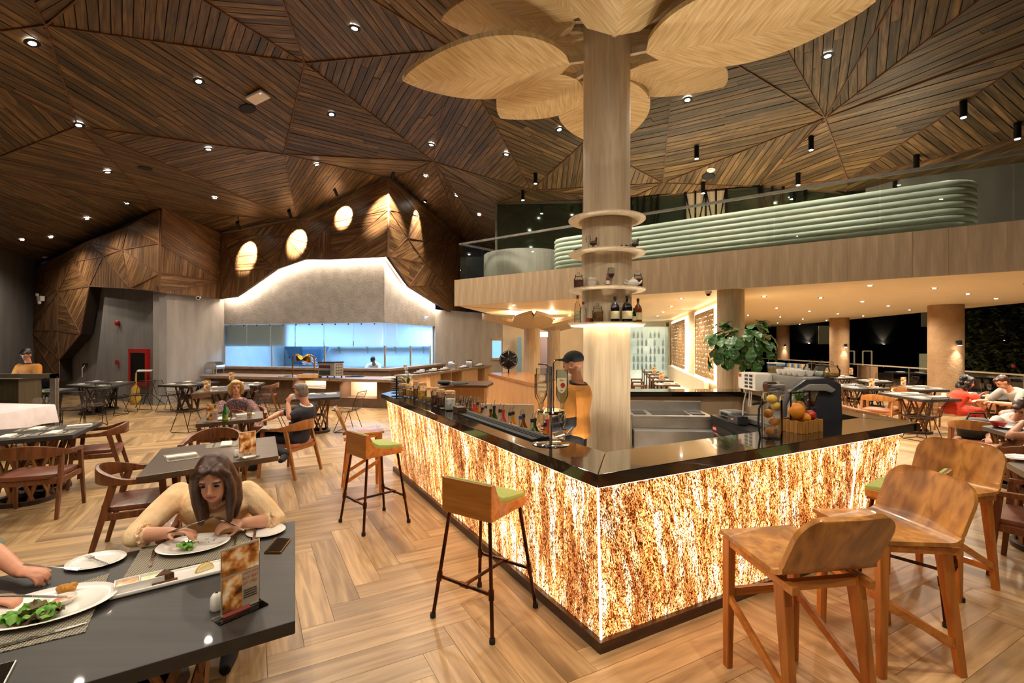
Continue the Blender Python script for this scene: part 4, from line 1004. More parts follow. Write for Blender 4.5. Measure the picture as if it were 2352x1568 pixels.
MB().tube([(0,0,0),(0.1,-0.16,-0.02)], 0.06, 14).build('body', M_WHITE, o, smooth=40); MB().tube([(0.1,-0.16,-0.02),(0.106,-0.17,-0.021)], 0.045, 14).build('lens', M_MATTE, o); MB().bar((0,0.03,0),(0,0.12,0.05),0.04,0.04).build('bracket', M_WHITE, o)
# ================================================================== furniture kinds
M_TEAK = wood('teak', '#a8601f', '#cc8538', 0.35, scale=1.0, axis=0, bump=0.06, coat=0.15)
M_TEAKZ = wood('teak_legs', '#9c571c', '#c27c32', 0.38, scale=1.2, axis=2, bump=0.06)
M_TEAKS = wood('teak_shell', '#8f5a26', '#cf9347', 0.3, scale=0.7, axis=2, bump=0.04, coat=0.25, c3='#5f3714')
M_TEAKB = wood('teak_panel', '#8f561f', '#aa6d2c', 0.35, scale=1.0, axis=0, bump=0.04, coat=0.15)
M_CHW = wood('chair_wood', '#4e2a12', '#7a4722', 0.38, scale=1.2, axis=2, bump=0.05, coat=0.1)
M_CHL = wood('chair_wood_light', '#8a5526', '#b0743a', 0.38, scale=1.2, axis=2, bump=0.05)
M_LEATH = plain('tan_leather', '#5e3220', 0.38, col2='#7a452c', scale=9, bump=0.12, bscale=40)
M_LEATHL = plain('rose_leather', '#9c6146', 0.42, col2='#a96d50', scale=9, bump=0.1, bscale=40)
M_SAGE = plain('green_fabric', '#9aa757', 0.85, col2='#a4b063', scale=30, bump=0.1, bscale=160)
M_PIPE = plain('bronzed_pipe', '#22160f', 0.35, 0.8, col2='#5f3517', scale=9, stretch=(1,1,0.6))
M_WIRE = plain('dark_wire', '#2a2320', 0.35, 0.8, col2='#33291f')
M_TTOP = wood('table_top', '#1b1817', '#2e2926', 0.48, scale=0.6, axis=0, bump=0.03, coat=0.1)
M_TTOPB = wood('table_top_brown', '#3a2a20', '#55412f', 0.34, scale=0.6, axis=0, bump=0.03, coat=0.1)
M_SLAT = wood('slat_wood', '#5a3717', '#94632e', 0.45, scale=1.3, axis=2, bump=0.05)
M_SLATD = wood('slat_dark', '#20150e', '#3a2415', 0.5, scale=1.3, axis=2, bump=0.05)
def facing(dx, dy): return math.atan2(-dx, dy)      # local +y looks towards (dx, dy)
# ---- teak bar stool with a bent shell
def make_shell_stool():
    t = thing('shell_bar_stool', 'x', 'bar stool')
    prof = []
    for k in range(5): prof.append((0.245-0.40*k/4*0.9, 0.735-0.012*k/4))
    for k in range(1, 8):
        a = PI/2*0.86*k/7; prof.append((-0.115-0.11*math.sin(a), 0.723+0.11*(1-math.cos(a))))
    y0, z0 = prof[-1]; 
    for k in (1, 2.2, 3.4, 4.6, 5.6, 6.5, 7.2, 7.8, 8.3, 8.65, 8.88, 9.0): prof.append((y0-0.0105*k, z0+0.0255*k))
    n = len(prof); W_ = 0.25; m = MB(); th = 0.022; ztop = prof[-1][1]; rc_ = 0.115
    def half(i):
        k = i/(n-1)
        h = ztop-prof[i][1]
        if h < rc_: return W_-rc_+math.sqrt(max(0.0, rc_*rc_-(rc_-h)**2))
        return W_ if i > 6 else W_-0.03+0.005*i
    nx = 10; rows = []
    for i, (y, z) in enumerate(prof):
        a = prof[max(i-1, 0)]; b = prof[min(i+1, n-1)]; ty, tz = b[0]-a[0], b[1]-a[1]; l = math.hypot(ty, tz); ny, nz = tz/l, -ty/l
        if i == 0: ny, nz = 0, 1
        h = half(i); row = []
        for j in range(nx+1):
            u = -1+2*j/nx; bow = 0.02*u*u*(1 if i > 8 else 0.2)
            row.append((Vector((u*h, y+bow, z)), Vector((0, -abs(ny) if False else ny, nz))))
        rows.append(row)
    K = nx+1; V = [q[0]+q[1]*th/2 for r in rows for q in r]; N0 = len(V); V += [q[0]-q[1]*th/2 for r in rows for q in r]; F = []
    for i in range(n-1):
        for j in range(nx):
            a = i*K+j; F.append([a, a+K, a+K+1, a+1]); F.append([N0+a, N0+a+1, N0+a+K+1, N0+a+K])
    rim = [j for j in range(K)]+[i*K+K-1 for i in range(1, n)]+[(n-1)*K+j for j in range(K-2, -1, -1)]+[i*K for i in range(n-2, 0, -1)]
    for k in range(len(rim)): a, b = rim[k], rim[(k+1) % len(rim)]; F.append([a, b, b+N0, a+N0])
    m.add(V, F); m.build('seat_shell', M_TEAKS, t, smooth=50)
    for sx in (-1, 1):
        MB().bar((sx*0.205,0.205,0.0), (sx*0.20,0.20,0.72), 0.034, 0.034, (0,1,0), 0.045, 0.05).build('leg', M_TEAKZ, t, bevel=0.004)
        MB().bar((sx*0.215,-0.215,0.0), (sx*0.195,-0.135,0.69), 0.034, 0.036, (0,1,0), 0.045, 0.06).build('leg', M_TEAKZ, t, bevel=0.004)
        MB().bar((sx*0.20,0.22,0.705), (sx*0.20,-0.215,0.672), 0.036, 0.04).build('side_rail', M_TEAK, t, bevel=0.003)
        MB().bar((sx*0.205,0.2,0.40), (sx*0.212,-0.19,0.17), 0.022, 0.04).build('brace', M_TEAK, t, bevel=0.003)
    MB().bar((-0.2,0.203,0.42), (0.2,0.203,0.42), 0.022, 0.045).build('stretcher', M_TEAK, t, bevel=0.003)
    MB().bar((-0.21,-0.2,0.15), (0.21,-0.2,0.15), 0.022, 0.045).build('stretcher', M_TEAK, t, bevel=0.003)
    MB().bar((-0.19,-0.15,0.665), (0.19,-0.15,0.665), 0.03, 0.045).build('stretcher', M_TEAK, t, bevel=0.003)
    return t
# ---- boxed stool on pipe legs
def make_pipe_stool():
    t = thing('pipe_bar_stool', 'x', 'bar stool'); m = MB()
    side = [(0.20,0.72),(0.20,0.765),(-0.02,0.775),(-0.10,0.80),(-0.14,0.87),(-0.165,0.925),(-0.20,0.925),(-0.20,0.70)]
    for sx in (-1, 1):
        m = MB(); m.at((sx*0.196,0,0), (PI/2,0,PI/2)); m.prism([(y, z) for y, z in side], -0.009, 0.009); m.build('side_panel', M_TEAK, t, bevel=0.002)
    MB().box((0,-0.196,0.8125), (0.39,0.018,0.225)).build('back_panel', M_TEAKB, t, bevel=0.002)
    MB().box((0,0.0,0.712), (0.38,0.39,0.02)).build('seat_base', M_TEAK, t)
    m = MB(); pr = [(0.205,0.728),(0.21,0.76),(0.205,0.79),(0.05,0.80),(-0.05,0.815),(-0.11,0.85),(-0.14,0.90),(-0.165,0.93),(-0.185,0.93),(-0.185,0.728)]
    m.at((0,0,0), (PI/2,0,PI/2)); m.prism(pr, -0.183, 0.183); m.build('cushion', M_SAGE, t, bevel=0.014, smooth=50)
    for sx in (-1, 1):
        for sy in (-1, 1):
            a, b = Vector((sx*0.165,sy*0.165,0.71)), Vector((sx*0.245,sy*0.245,0.0)); j = a.lerp(b, 0.62)
            l = MB(); l.tube([a, b+Vector((0,0,0.005))], 0.0125, 10); l.tube([j+(a-b).normalized()*0.03, j-(a-b).normalized()*0.03], 0.018, 10); lo_ = l.build('leg', M_PIPE, t, smooth=40); MB().tube([b+Vector((0,0,0.03)), b], 0.019, 10).build('foot_cap', M_MATTE, lo_, smooth=40)
    zz = 0.27; e = 0.215
    for sy in (-1, 1):
        s = MB(); s.tube([(-e,sy*e,zz),(e,sy*e,zz)], 0.0115, 8); s.tube([(-0.03,sy*e,zz),(0.03,sy*e,zz)], 0.017, 8); s.build('footrest', M_PIPE, t, smooth=40)
    MB().tube([(0,-e,zz),(0,e,zz)], 0.0115, 8).build('footrest', M_PIPE, t, smooth=40)
    return t
# ---- horseshoe armchair
def make_armchair(wm, lm):
    t = thing('dining_armchair', 'x', 'chair'); path = []
    for k in range(25):
        a = -PI*0.5-PI*0.5*1.0+PI*k/24          # half ring behind, open to the front
        path.append((0.285*math.cos(PI+PI*k/24)*1.0, -0.04-0.255*math.sin(PI*k/24)))
    full = [(-0.285,0.22),(-0.288,0.1)]+path+[(0.288,0.1),(0.285,0.22)]
    rings = []
    n = len(full)
    for i, (x, y) in enumerate(full):
        a = full[max(i-1, 0)]; b = full[min(i+1, n-1)]; dx, dy = b[0]-a[0], b[1]-a[1]; l = math.hypot(dx, dy); nx, ny = -dy/l, dx/l
        k = math.sin(PI*i/(n-1))**1.5; h = 0.035+0.10*k; zt = 0.665+0.10*k; w = 0.05-0.022*k
        rings.append([Vector((x+nx*w/2,y+ny*w/2,zt-h)), Vector((x-nx*w/2,y-ny*w/2,zt-h)), Vector((x-nx*w/2,y-ny*w/2,zt)), Vector((x+nx*w/2,y+ny*w/2,zt))])
    MB().loft(rings).build('back_rail', wm, t, bevel=0.004, smooth=40)
    for sx in (-1, 1):
        MB().bar((sx*0.30,0.255,0), (sx*0.283,0.20,0.645), 0.03, 0.034, (0,1,0), 0.036, 0.05).build('leg', wm, t, bevel=0.004)
        MB().bar((sx*0.285,-0.30,0), (sx*0.262,-0.13,0.66), 0.03, 0.034, (0,1,0), 0.036, 0.055).build('leg', wm, t, bevel=0.004)
        MB().bar((sx*0.288,0.225,0.385), (sx*0.275,-0.21,0.375), 0.026, 0.055).build('seat_rail', wm, t, bevel=0.003)
    MB().bar((-0.28,0.225,0.385), (0.28,0.225,0.385), 0.026, 0.055).build('seat_rail', wm, t, bevel=0.003); MB().bar((-0.27,-0.205,0.375), (0.27,-0.205,0.375), 0.026, 0.055).build('seat_rail', wm, t, bevel=0.003)
    m = MB(); m.prism([(-0.27,0.235),(0.27,0.235),(0.255,-0.2),(0.15,-0.24),(-0.15,-0.24),(-0.255,-0.2)], 0.405, 0.452); m.build('seat', lm, t, bevel=0.014, smooth=50)
    return t
# ---- wire chair with sled legs
def make_wire_chair():
    t = thing('wire_chair', 'x', 'chair'); prof = []
    for k in range(13): 
        u = k/12; prof.append((0.24-0.42*u, 0.455-0.03*math.sin(PI*u)))
    for k in range(1, 16):
        u = k/15; prof.append((-0.18-0.13*u+0.02*math.sin(PI*u), 0.455+0.37*u**1.15))
    m = MB()
    for i, (y, z) in enumerate(prof):
        c = 0.02 if i < 13 else 0.035; w = 0.225 if i < 13 else 0.225+0.01*math.sin((i-13)/15*PI)
        m.tube([(-w,y,z), (-w*0.5,y-(c if i > 12 else 0),z-(0.018 if i < 13 else 0)), (0,y-(c*1.25 if i > 12 else 0),z-(0.024 if i < 13 else 0)), (w*0.5,y-(c if i > 12 else 0),z-(0.018 if i < 13 else 0)), (w,y,z)], 0.0042, 5)
    m.build('wire_shell', M_WIRE, t)
    r = MB()
    for sx in (-1, 1): r.tube([(sx*0.226,y,z) for y, z in prof], 0.006, 6)
    r.tube([(-0.226,)+prof[0], (0.226,)+prof[0]], 0.006, 6); r.tube([(-0.226,)+prof[-1], (0.226,)+prof[-1]], 0.006, 6); r.build('rim', M_WIRE, t)
    for sx in (-1, 1):
        l = MB(); x = sx*0.2; l.tube([(sx*0.16,0.05,0.43), (x,0.22,0.02), (x,0.2,0.007), (x,-0.2,0.007), (x,-0.22,0.02), (sx*0.16,-0.08,0.43)], 0.007, 6); l.build('leg', M_WIRE, t)
    MB().tube([(-0.2,0.2,0.012),(0.2,0.2,0.012)], 0.006, 6).build('stretcher', M_WIRE, t)
    return t
# ---- crossed-slat pedestal
def pedestal(root, x, y, r=0.24, mat=None, n=9):
    mat = mat or M_SLAT; H = 0.70
    for tw in (1, -1):
        for k in range(n):
            a = 2*PI*k/n+(0.2 if tw < 0 else 0); b = a+tw*1.0
            p = Vector((x+r*math.cos(a), y+r*math.sin(a), 0.03)); q = Vector((x+r*1.15*math.cos(b), y+r*1.15*math.sin(b), H))
            MB().bar(p, q, 0.034, 0.012, (math.cos(a),math.sin(a),0)).build('slat', mat, root)
    MB().lathe([(r-0.03,0.0),(r+0.035,0.0),(r+0.035,0.045),(r-0.03,0.045),(r-0.03,0.0)], 28, (x,y,0)).build('base_ring', M_SLATD, root, smooth=30)
    MB().lathe([(r*0.55,0.335),(r*0.75,0.335),(r*0.75,0.36),(r*0.55,0.36),(r*0.55,0.335)], 24, (x,y,0)).build('waist_ring', mat, root, smooth=30)
TQ = {}
def table(quad, label, group=None, mat=None, peds=1, th=0.05, z=0.75, slat=None, name='dining_table', pr=0.24):
    w = [G(px, py, z) if not isinstance(px, Vector) else px for px, py in quad]; c = sum(w, Vector())/4; t = thing(name, label, 'table', (c.x,c.y,0), 0, group)
    MB().prism([(p.x-c.x,p.y-c.y) for p in w], z-th, z).build('table_top', mat or M_TTOP, t, bevel=0.004)
    e1 = (w[1]+w[2])/2-c; e2 = (w[0]+w[1])/2-c; ax = e1 if e1.length > e2.length else e2
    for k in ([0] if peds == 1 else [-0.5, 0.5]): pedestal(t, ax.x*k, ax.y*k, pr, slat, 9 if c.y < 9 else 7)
    TQ[t.name] = w
    return t, w
# ------------------------------------------------------------------ stools
A0 = make_shell_stool()
def put(o, loc, d, label, group=None, first=[set()]):
    k = o.name.split('.')[0]+str(id(o))
    if k not in first[0]: first[0].add(k); c = o; c['label'] = label; c.location = loc; c.rotation_euler = (0,0,facing(*d)); 
    else: c = dup(o, label, loc, facing(*d))
    if group: c['group'] = group
    return c
GS = 'teak stools with bent shells round the bar'
_a = put(A0, (1.448,2.49,0), (-0.155,0.988), 'teak stool with brown-striped shell, its back to the aisle before the lit corner panel', GS); A0S = (1.0,1.22,1.0)
_b = put(A0, (2.20,2.86,0), (-0.99,-0.05), 'teak stool turned sideways with glossy seat, between striped stool and green cushion', GS)
_c = put(A0, (3.24,3.68,0), (-0.86,-0.36), 'golden teak stool beside the end of the lit bar', GS)
put(A0, (-1.86,5.98,0), (0.93,0.36), 'lone teak stool at the far end of the bar beyond both pipe stools', GS)
_a.scale = (1.0,1.22,1.0); _b.scale = (1.15,1.05,1.0); _c.scale = (1.12,1.1,1.0)
B0 = make_pipe_stool(); GP = 'pipe-legged stools with green cushions'
put(B0, (-0.18,3.25,0), (0.57,0.82), 'pipe-legged wooden box stool with green cushion standing near the lit bar corner', GP)
put(B0, (-1.39,4.89,0), (0.72,0.70), 'pipe-legged wooden box stool with green cushion next to the lone teak stool', GP)
put(B0, (2.80,3.42,0), (-0.62,0.78), 'pipe-legged green cushioned stool half hidden between two teak stools', GP)
# ------------------------------------------------------------------ tables
NR, FR = Vector((-0.823,1.837,0.75)), Vector((-1.291,2.88,0.75)); ld = Vector((-0.83,-0.56,0))*1.3
T1 = thing('dining_table', 'big dark wooden table with plates of food and a menu stand', 'table', (-1.95,1.8,0)); w = [NR+ld, NR, FR, FR+ld]
MB().prism([(p.x+1.95,p.y-1.8) for p in w], 0.70, 0.75).build('table_top', M_TTOP, T1, bevel=0.004)
for k in (0.5,):
    c = (NR+FR)/2+ld*k; pedestal(T1, c.x+1.95, c.y-1.8, 0.30, None, 11)
T2, _ = table([(312,1096),(640,1046),(632,1001),(370,1030)], 'dark square table with menu card, empty, behind the woman in peach', mat=M_TTOPB)
T3, _ = table([(-110,1021),(167,998),(235,968),(-20,988)], 'dark laid table beside the tablecloth-covered table', peds=2)
T8, _ = table([(449,974),(604,960),(603,944),(472,952)], 'dark table with green beer bottle where the couple sits', mat=M_TTOPB)
GB = 'laid dark tables in the left half of the hall'
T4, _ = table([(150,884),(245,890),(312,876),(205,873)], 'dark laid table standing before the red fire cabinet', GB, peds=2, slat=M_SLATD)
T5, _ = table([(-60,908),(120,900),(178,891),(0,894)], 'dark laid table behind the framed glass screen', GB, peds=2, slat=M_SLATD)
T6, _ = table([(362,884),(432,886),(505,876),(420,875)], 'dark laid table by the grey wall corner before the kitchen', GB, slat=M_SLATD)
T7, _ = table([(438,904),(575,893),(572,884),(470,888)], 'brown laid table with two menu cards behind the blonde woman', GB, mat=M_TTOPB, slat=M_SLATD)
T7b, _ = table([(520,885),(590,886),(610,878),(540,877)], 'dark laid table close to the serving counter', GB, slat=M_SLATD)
T9, _ = table([(655,918),(780,911),(781,899),(680,904)], 'dark laid table behind the grey haired man, on pale crossed slats', mat=M_TTOP)
GR = 'laid dark tables in the right dining area'
T10, _ = table([(2017,901),(2120,918),(2210,916),(2080,899)], 'dark laid table between armchair and wire chair in the right dining area', GR)
T11, _ = table([(1899,882),(1960,893),(2046,892),(1950,880)], 'dark laid table by the wire chairs behind the coffee machine', GR)
T12, _ = table([(2060,886),(2110,896),(2182,895),(2110,884)], 'dark laid table right in front of the nearest plaster column', GR)
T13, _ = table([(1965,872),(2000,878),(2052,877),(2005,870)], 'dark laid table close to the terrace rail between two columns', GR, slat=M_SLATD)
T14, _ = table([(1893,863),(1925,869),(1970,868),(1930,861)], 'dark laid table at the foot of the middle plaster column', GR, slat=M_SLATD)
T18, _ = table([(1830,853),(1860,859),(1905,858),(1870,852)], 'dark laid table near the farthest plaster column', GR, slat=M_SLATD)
T15, _ = table([(2200,902),(2290,918),(2400,914),(2290,899)], 'dark table with wine glasses where the woman in red sits', slat=M_SLAT)
T16, _ = table([(2255,978),(2330,1000),(2460,985),(2340,968)], 'dark table with a red bowl beside the green bag', slat=M_SLAT)
T17, _ = table([(2312,1062),(2400,1110),(2560,1075),(2420,1035)], 'dark brown table at the frame edge by the zebra print skirt', mat=M_TTOPB)
# bench tables under the screens
for i in range(5):
    p = sw(0.25+0.125*i, 0.95, 0); Tn = thing('bench_table', 'small dark laid table along the cream bench below the screens', 'table', p, math.atan2(swd.y,swd.x), 'tables along the cream bench')
    MB().box((0,0,0.73), (0.7,0.62,0.04)).build('table_top', M_TTOPB, Tn, bevel=0.004); MB().lathe([(0.2,0),(0.2,0.02),(0.03,0.04),(0.03,0.71),(0.18,0.71)], 14).build('pedestal', M_SLATD, Tn, smooth=40)
# ------------------------------------------------------------------ chairs
C0 = make_armchair(M_CHW, M_LEATH); C1 = make_armchair(M_CHL, M_LEATHL)
def cg(px, py, z=0.45): p = G(px, py, z); return (p.x, p.y, 0)
put(C0, (-3.30,4.30,0), (0.88,0.45), 'dark wooden armchair with leather seat, empty beside the woman in peach')
put(C0, (-5.05,5.15,0), (-0.35,0.94), 'dark armchair with its wide back to the aisle, at the laid table by the tablecloth')
put(C0, (-5.42,6.35,0), (-0.8,-0.5), 'dark wooden armchair pulled up to the short end of the laid table')
put(C0, (-4.35,7.35,0), (0.2,-0.98), 'dark wooden armchair behind the laid table, only its rail showing above the top')
put(C0, (-3.55,5.75,0), (0.35,-0.93), 'dark armchair on the far side of the empty table with the menu card')
put(C1, (-3.10,6.75,0), (-0.96,0.22), 'light brown armchair in which the grey haired man sits')
put(C0, (-4.42,8.05,0), (0.45,-0.9), 'dark armchair in which the blonde woman sits')
put(C0, (-1.90,3.16,0), (0.42,-0.9), 'dark armchair in which the woman in peach sits')
put(C0, cg(450,905), (0.9,-0.3), 'dark armchair at the brown laid table behind the blonde woman')
put(C0, cg(612,905), (-0.9,-0.3), 'dark armchair facing the brown laid table, in front of the serving counter')
put(C1, cg(2020,938), (0.8,0.55), 'light brown armchair with rose leather seat in the right dining area')
put(C1, cg(2085,922), (-0.2,-0.98), 'light brown armchair with rose leather seat tucked behind its table')
put(C1, cg(2195,938), (0.75,0.6), 'light brown armchair in which the woman in red sits')
put(C1, cg(2300,930), (-0.9,0.3), 'light brown armchair in which the man in grey sits')
put(C1, cg(2245,1012), (0.75,0.62), 'light brown armchair holding the green bag')
put(C0, cg(2345,1075), (0.1,0.99), 'dark straight armchair at the frame edge with its back to the bar stools')
put(C0, cg(2395,1190), (-0.6,0.8), 'dark armchair at the very frame edge nearest the golden teak stool')
Wc = make_wire_chair(); GW = 'wire chairs on thin sled legs'
def wc(px, py, d, lab): put(Wc, cg(px, py), d, lab, GW)
wc(432,940,(0.95,-0.2),'dark wire chair facing the couple, left of the blonde woman')
wc(628,938,(0.9,0.3),'dark wire chair between the couple and the serving counter')
wc(800,940,(-0.95,0.1),'dark wire chair by the serving counter beside the lone teak stool')
wc(168,938,(-0.6,0.8),'bronze wire chair at the table behind the glass screen')
wc(215,930,(-0.75,0.6),'bronze wire chair turned towards the grey wall')
wc(262,912,(0.1,0.98),'bronze wire chair drawn up to the table before the fire cabinet')
wc(318,905,(-0.9,0.2),'dark wire chair right under the red fire cabinet')
wc(388,905,(0.9,0.1),'dark wire chair at the grey wall corner')
wc(590,922,(-0.9,0.2),'dark wire chair behind the blonde woman')
wc(2118,955,(-0.3,0.95),'bronze wire chair with its back to the bar in the right dining area')
wc(1925,905,(0.3,0.95),'bronze wire chair behind the coffee machine')
wc(1975,915,(0.2,0.9),'bronze wire chair between two laid tables behind the coffee machine')
wc(2075,893,(-0.9,0.3),'bronze wire chair beside the table at the nearest plaster column')
wc(2095,905,(0.3,-0.9),'bronze wire chair on the terrace side of its laid table')
wc(2030,884,(-0.6,-0.7),'bronze wire chair near the terrace rail')
wc(1885,884,(0.9,0.2),'bronze wire chair at the left end of the laid table by the machine')
wc(720,925,(0.2,-0.97),'dark wire chair behind the table on pale crossed slats')
# ================================================================== people
M_SKIN = plain('skin_fair', '#cc9678', 0.5, col2='#c48c6e', scale=12, sub=0.12); M_SKINT = plain('skin_tan', '#a8714e', 0.5, col2='#9c6745', scale=12, sub=0.1)
M_SKINR = plain('skin_ruddy', '#cf9272', 0.5, col2='#c48465', scale=12, sub=0.1)
M_EYE = plain('eye_dark', '#1b130e', 0.2, col2='#241911'); M_LIP = plain('lips', '#a8564a', 0.45, col2='#9c4c42')
def freeze(mb, voxel, it=4):
    me = mb.mesh('tmp'); o = bpy.data.objects.new('tmp', me); COL.objects.link(o)
    r = o.modifiers.new('r', 'REMESH'); r.mode = 'VOXEL'; r.voxel_size = voxel; r.use_smooth_shade = True
    s = o.modifiers.new('s', 'SMOOTH'); s.iterations = it; s.factor = 0.5
    dg = bpy.context.evaluated_depsgraph_get(); out = bpy.data.meshes.new_from_object(o.evaluated_get(dg)); bpy.data.objects.remove(o)
    for p in out.polygons: p.use_smooth = True
    return out
def frame(d, up=Vector((0,0,1))):
    """matrix whose y looks along d and z stays near up"""
    y = d.normalized(); x = y.cross(up)
    if x.length < 1e-3: x = y.cross(Vector((1,0,0)))
    x.normalize(); z = x.cross(y); return Matrix((x, y, z)).transposed().to_4x4()
def limb(mb, pts, rs, n=12):
    P_, R_ = [], []
    for i in range(len(pts)-1):
        k = 5
        for j in range(k):
            t = j/k; P_.append(pts[i].lerp(pts[i+1], t)); bulge = 1+0.10*math.sin(PI*t)
            R_.append((rs[i]+(rs[i+1]-rs[i])*t)*bulge)
    P_.append(pts[-1]); R_.append(rs[-1]); mb.tube(P_, R_, n)
    for p, r in zip(pts, rs): mb.ball(p, r*1.0, 10, 6)
def hand(mb, wr, d, palm, s=1.0, curl=0.5, thumb=1):
    """palm = normal of the palm side, fingers leave along d"""
    d = d.normalized(); pn = (palm-d*palm.dot(d)).normalized(); sd = d.cross(pn)
    c = wr+d*0.05*s; M = Matrix((sd, d, -pn)).transposed().to_4x4(); M.translation = c; mb.M = M; mb.ball((0,0,0), (0.042*s,0.055*s,0.017*s), 12, 8); mb.M = Matrix.Identity(4)
    for k, (off, L) in enumerate(((-0.030,0.066), (-0.010,0.076), (0.010,0.072), (0.029,0.056))):
        p = wr+d*0.088*s+sd*off*s; pts = [p-d*0.02*s]; dd = d.copy(); a = 0.0
        for seg in (0.45, 0.32, 0.25):
            a += curl*(0.75 if seg < 0.4 else 0.5); q = d*math.cos(a)+pn*math.sin(a); p = p+q*L*seg*s; pts.append(p.copy())
        mb.tube([wr+d*0.088*s+sd*off*s-d*0.02*s, wr+d*0.088*s+sd*off*s]+pts[1:], [0.0095*s,0.0092*s,0.0088*s,0.008*s,0.0068*s], 8); mb.ball(pts[-1], 0.0068*s, 8, 5)
    b = wr+d*0.03*s-sd*0.035*s*thumb; q1 = b+(d*0.5-sd*0.75*thumb+pn*0.4).normalized()*0.035*s; q2 = q1+(d*0.85-sd*0.25*thumb+pn*0.45).normalized()*0.032*s
    mb.tube([b, q1, q2], [0.013*s,0.0105*s,0.008*s], 8); mb.ball(q2, 0.008*s, 8, 5)
def torso_rings(J, k=1.0, lo=0.0, hi=1.0, neck=True, fat=1.0):
    pe, nk = J['pelvis'], J['neck']; sp = (nk-pe); R = (J['shR']-J['shL']).normalized(); H = (J['hpR']-J['hpL']).normalized(); bow = J.get('bow', Vector((0,0,0)))
    prof = [(-0.10,0.15,0.11), (0.0,0.168,0.122), (0.16,0.158,0.115), (0.34,0.14,0.102), (0.55,0.155,0.112), (0.74,0.172,0.118), (0.88,0.165,0.10), (0.96,0.115,0.08), (1.02,0.065,0.062)]
    rings = []
    for t, w, d in prof:
        if t < lo-0.11 or t > hi: continue
        c = pe.lerp(nk, t)+bow*math.sin(PI*max(0, min(1, t))); r = H.lerp(R, max(0, min(1, t))).normalized(); f = r.cross(sp.normalized()).normalized()
        rings.append([c+r*math.cos(2*PI*i/16)*w*k*fat+f*math.sin(2*PI*i/16)*d*k*fat for i in range(16)])
    return rings
def person(label, J, skin, voxel=0.011, hair=None, top=None, legs=None, shoe=None, sleeve=1.0, collar=None, legcov=1.0, fat=1.0, face=True, curl=(0.5,0.5), palms=None, cat='person', armsleeve=None):
    """J: joints in metres (world). clothes are separate meshes; sleeve = how far down the arm (1 elbow, 2 wrist)"""
    J = {k: Vector(v) for k, v in J.items()}; org = J['pelvis'].copy(); org.z = 0
    mb = MB(); mb.loft(torso_rings(J, 1.0, fat=fat))
    fd = J['face'].normalized(); hc = J['head']; M = frame(fd); M.translation = hc
    mb.tube([J['neck']-Vector((0,0,0.03)), J['neck'].lerp(hc, 0.55), hc-M.to_3x3() @ Vector((0,0.01,0.02))], [0.06,0.052,0.05], 12)
    mb.M = M; mb.ball((0,-0.012,0.022), (0.074,0.094,0.098), 18, 14); mb.ball((0,0.022,-0.045), (0.056,0.062,0.068), 16, 10); mb.ball((0,0.05,-0.083), (0.028,0.026,0.022), 10, 8)
    mb.tube([(0,0.078,0.022),(0,0.098,-0.012),(0,0.103,-0.024)], [0.009,0.012,0.014], 8); mb.ball((0,0.088,-0.026), (0.018,0.014,0.011), 8, 6)
    mb.ball((0,0.078,-0.052), (0.024,0.014,0.008), 8, 6)
    for s in (-1, 1): mb.ball((s*0.076,-0.012,-0.005), (0.012,0.022,0.034), 8, 8); mb.ball((s*0.034,0.072,0.036), (0.022,0.012,0.007), 8, 6)
    mb.M = Matrix.Identity(4)
    for S, c in (('L', curl[0]), ('R', curl[1])):
        sh, el, wr = J['sh'+S], J['el'+S], J['wr'+S]; limb(mb, [sh, el, wr], [0.052,0.041,0.028])
        mb.ball(sh, 0.06, 10, 8)
        d = J['hd'+S] if 'hd'+S in J else (wr-el); pn = palms[S] if palms else Vector((0,0,-1)); hand(mb, wr, d, Vector(pn), 1.0, c, -1 if S == 'L' else 1)
        if 'kn'+S in J:
            limb(mb, [J['hp'+S], J['kn'+S], J['an'+S]], [0.085,0.056,0.037]); a = J['an'+S]; ft = J.get('ft'+S, Vector((fd.x,fd.y,0)).normalized()*0.17)
            mb.tube([a+Vector((0,0,0)), a+ft*0.35-Vector((0,0,0.035)), a+ft-Vector((0,0,0.045))], [0.038,0.036,0.024], 10)
    mb.v = [v-org for v in mb.v]
    me = freeze(mb, voxel); o = link('person', me, skin, None, org); tag(o, label, cat)
    def part(nm, build, mat, vx=voxel, it=3):
        b = MB(); build(b); b.v = [v-org for v in b.v]; link(nm, freeze(b, vx, it), mat, o)
    if face:
        for s in (-1, 1):
            b = MB(); b.M = M; b.ball((s*0.033,0.079,0.014), (0.014,0.007,0.006), 10, 6); b.v = [v-org for v in b.v]; b.build('eye', M_EYE, o, smooth=60)
            b = MB(); b.M = M; b.tube([(s*0.016,0.085,0.036),(s*0.034,0.085,0.041),(s*0.052,0.074,0.034)], 0.0045, 6); b.v = [v-org for v in b.v]; b.build('eyebrow', hair[1] if hair else M_EYE, o, smooth=60)
        b = MB(); b.M = M; b.tube([(-0.024,0.078,-0.052),(0,0.0935,-0.050),(0.024,0.078,-0.052)], [0.003,0.006,0.003], 6); b.v = [v-org for v in b.v]; b.build('lips', M_LIP, o, smooth=60)
    if top:
        def sh_(b):
            b.loft(torso_rings(J, 1.13, 0.0, 0.97, fat=fat))
            for S in 'LR':
                sh, el, wr = J['sh'+S], J['el'+S], J['wr'+S]
                if sleeve <= 1.0: limb(b, [sh, sh.lerp(el, sleeve)], [0.072,0.06])
                else: limb(b, [sh, el, el.lerp(wr, sleeve-1)], [0.068,0.054,0.046])
        part('shirt', sh_, top)
    if armsleeve:
        for S in 'LR': part('arm_sleeve', lambda b, S=S: limb(b, [J['sh'+S].lerp(J['el'+S],0.6), J['el'+S], J['wr'+S]], [0.052,0.047,0.034]), armsleeve)
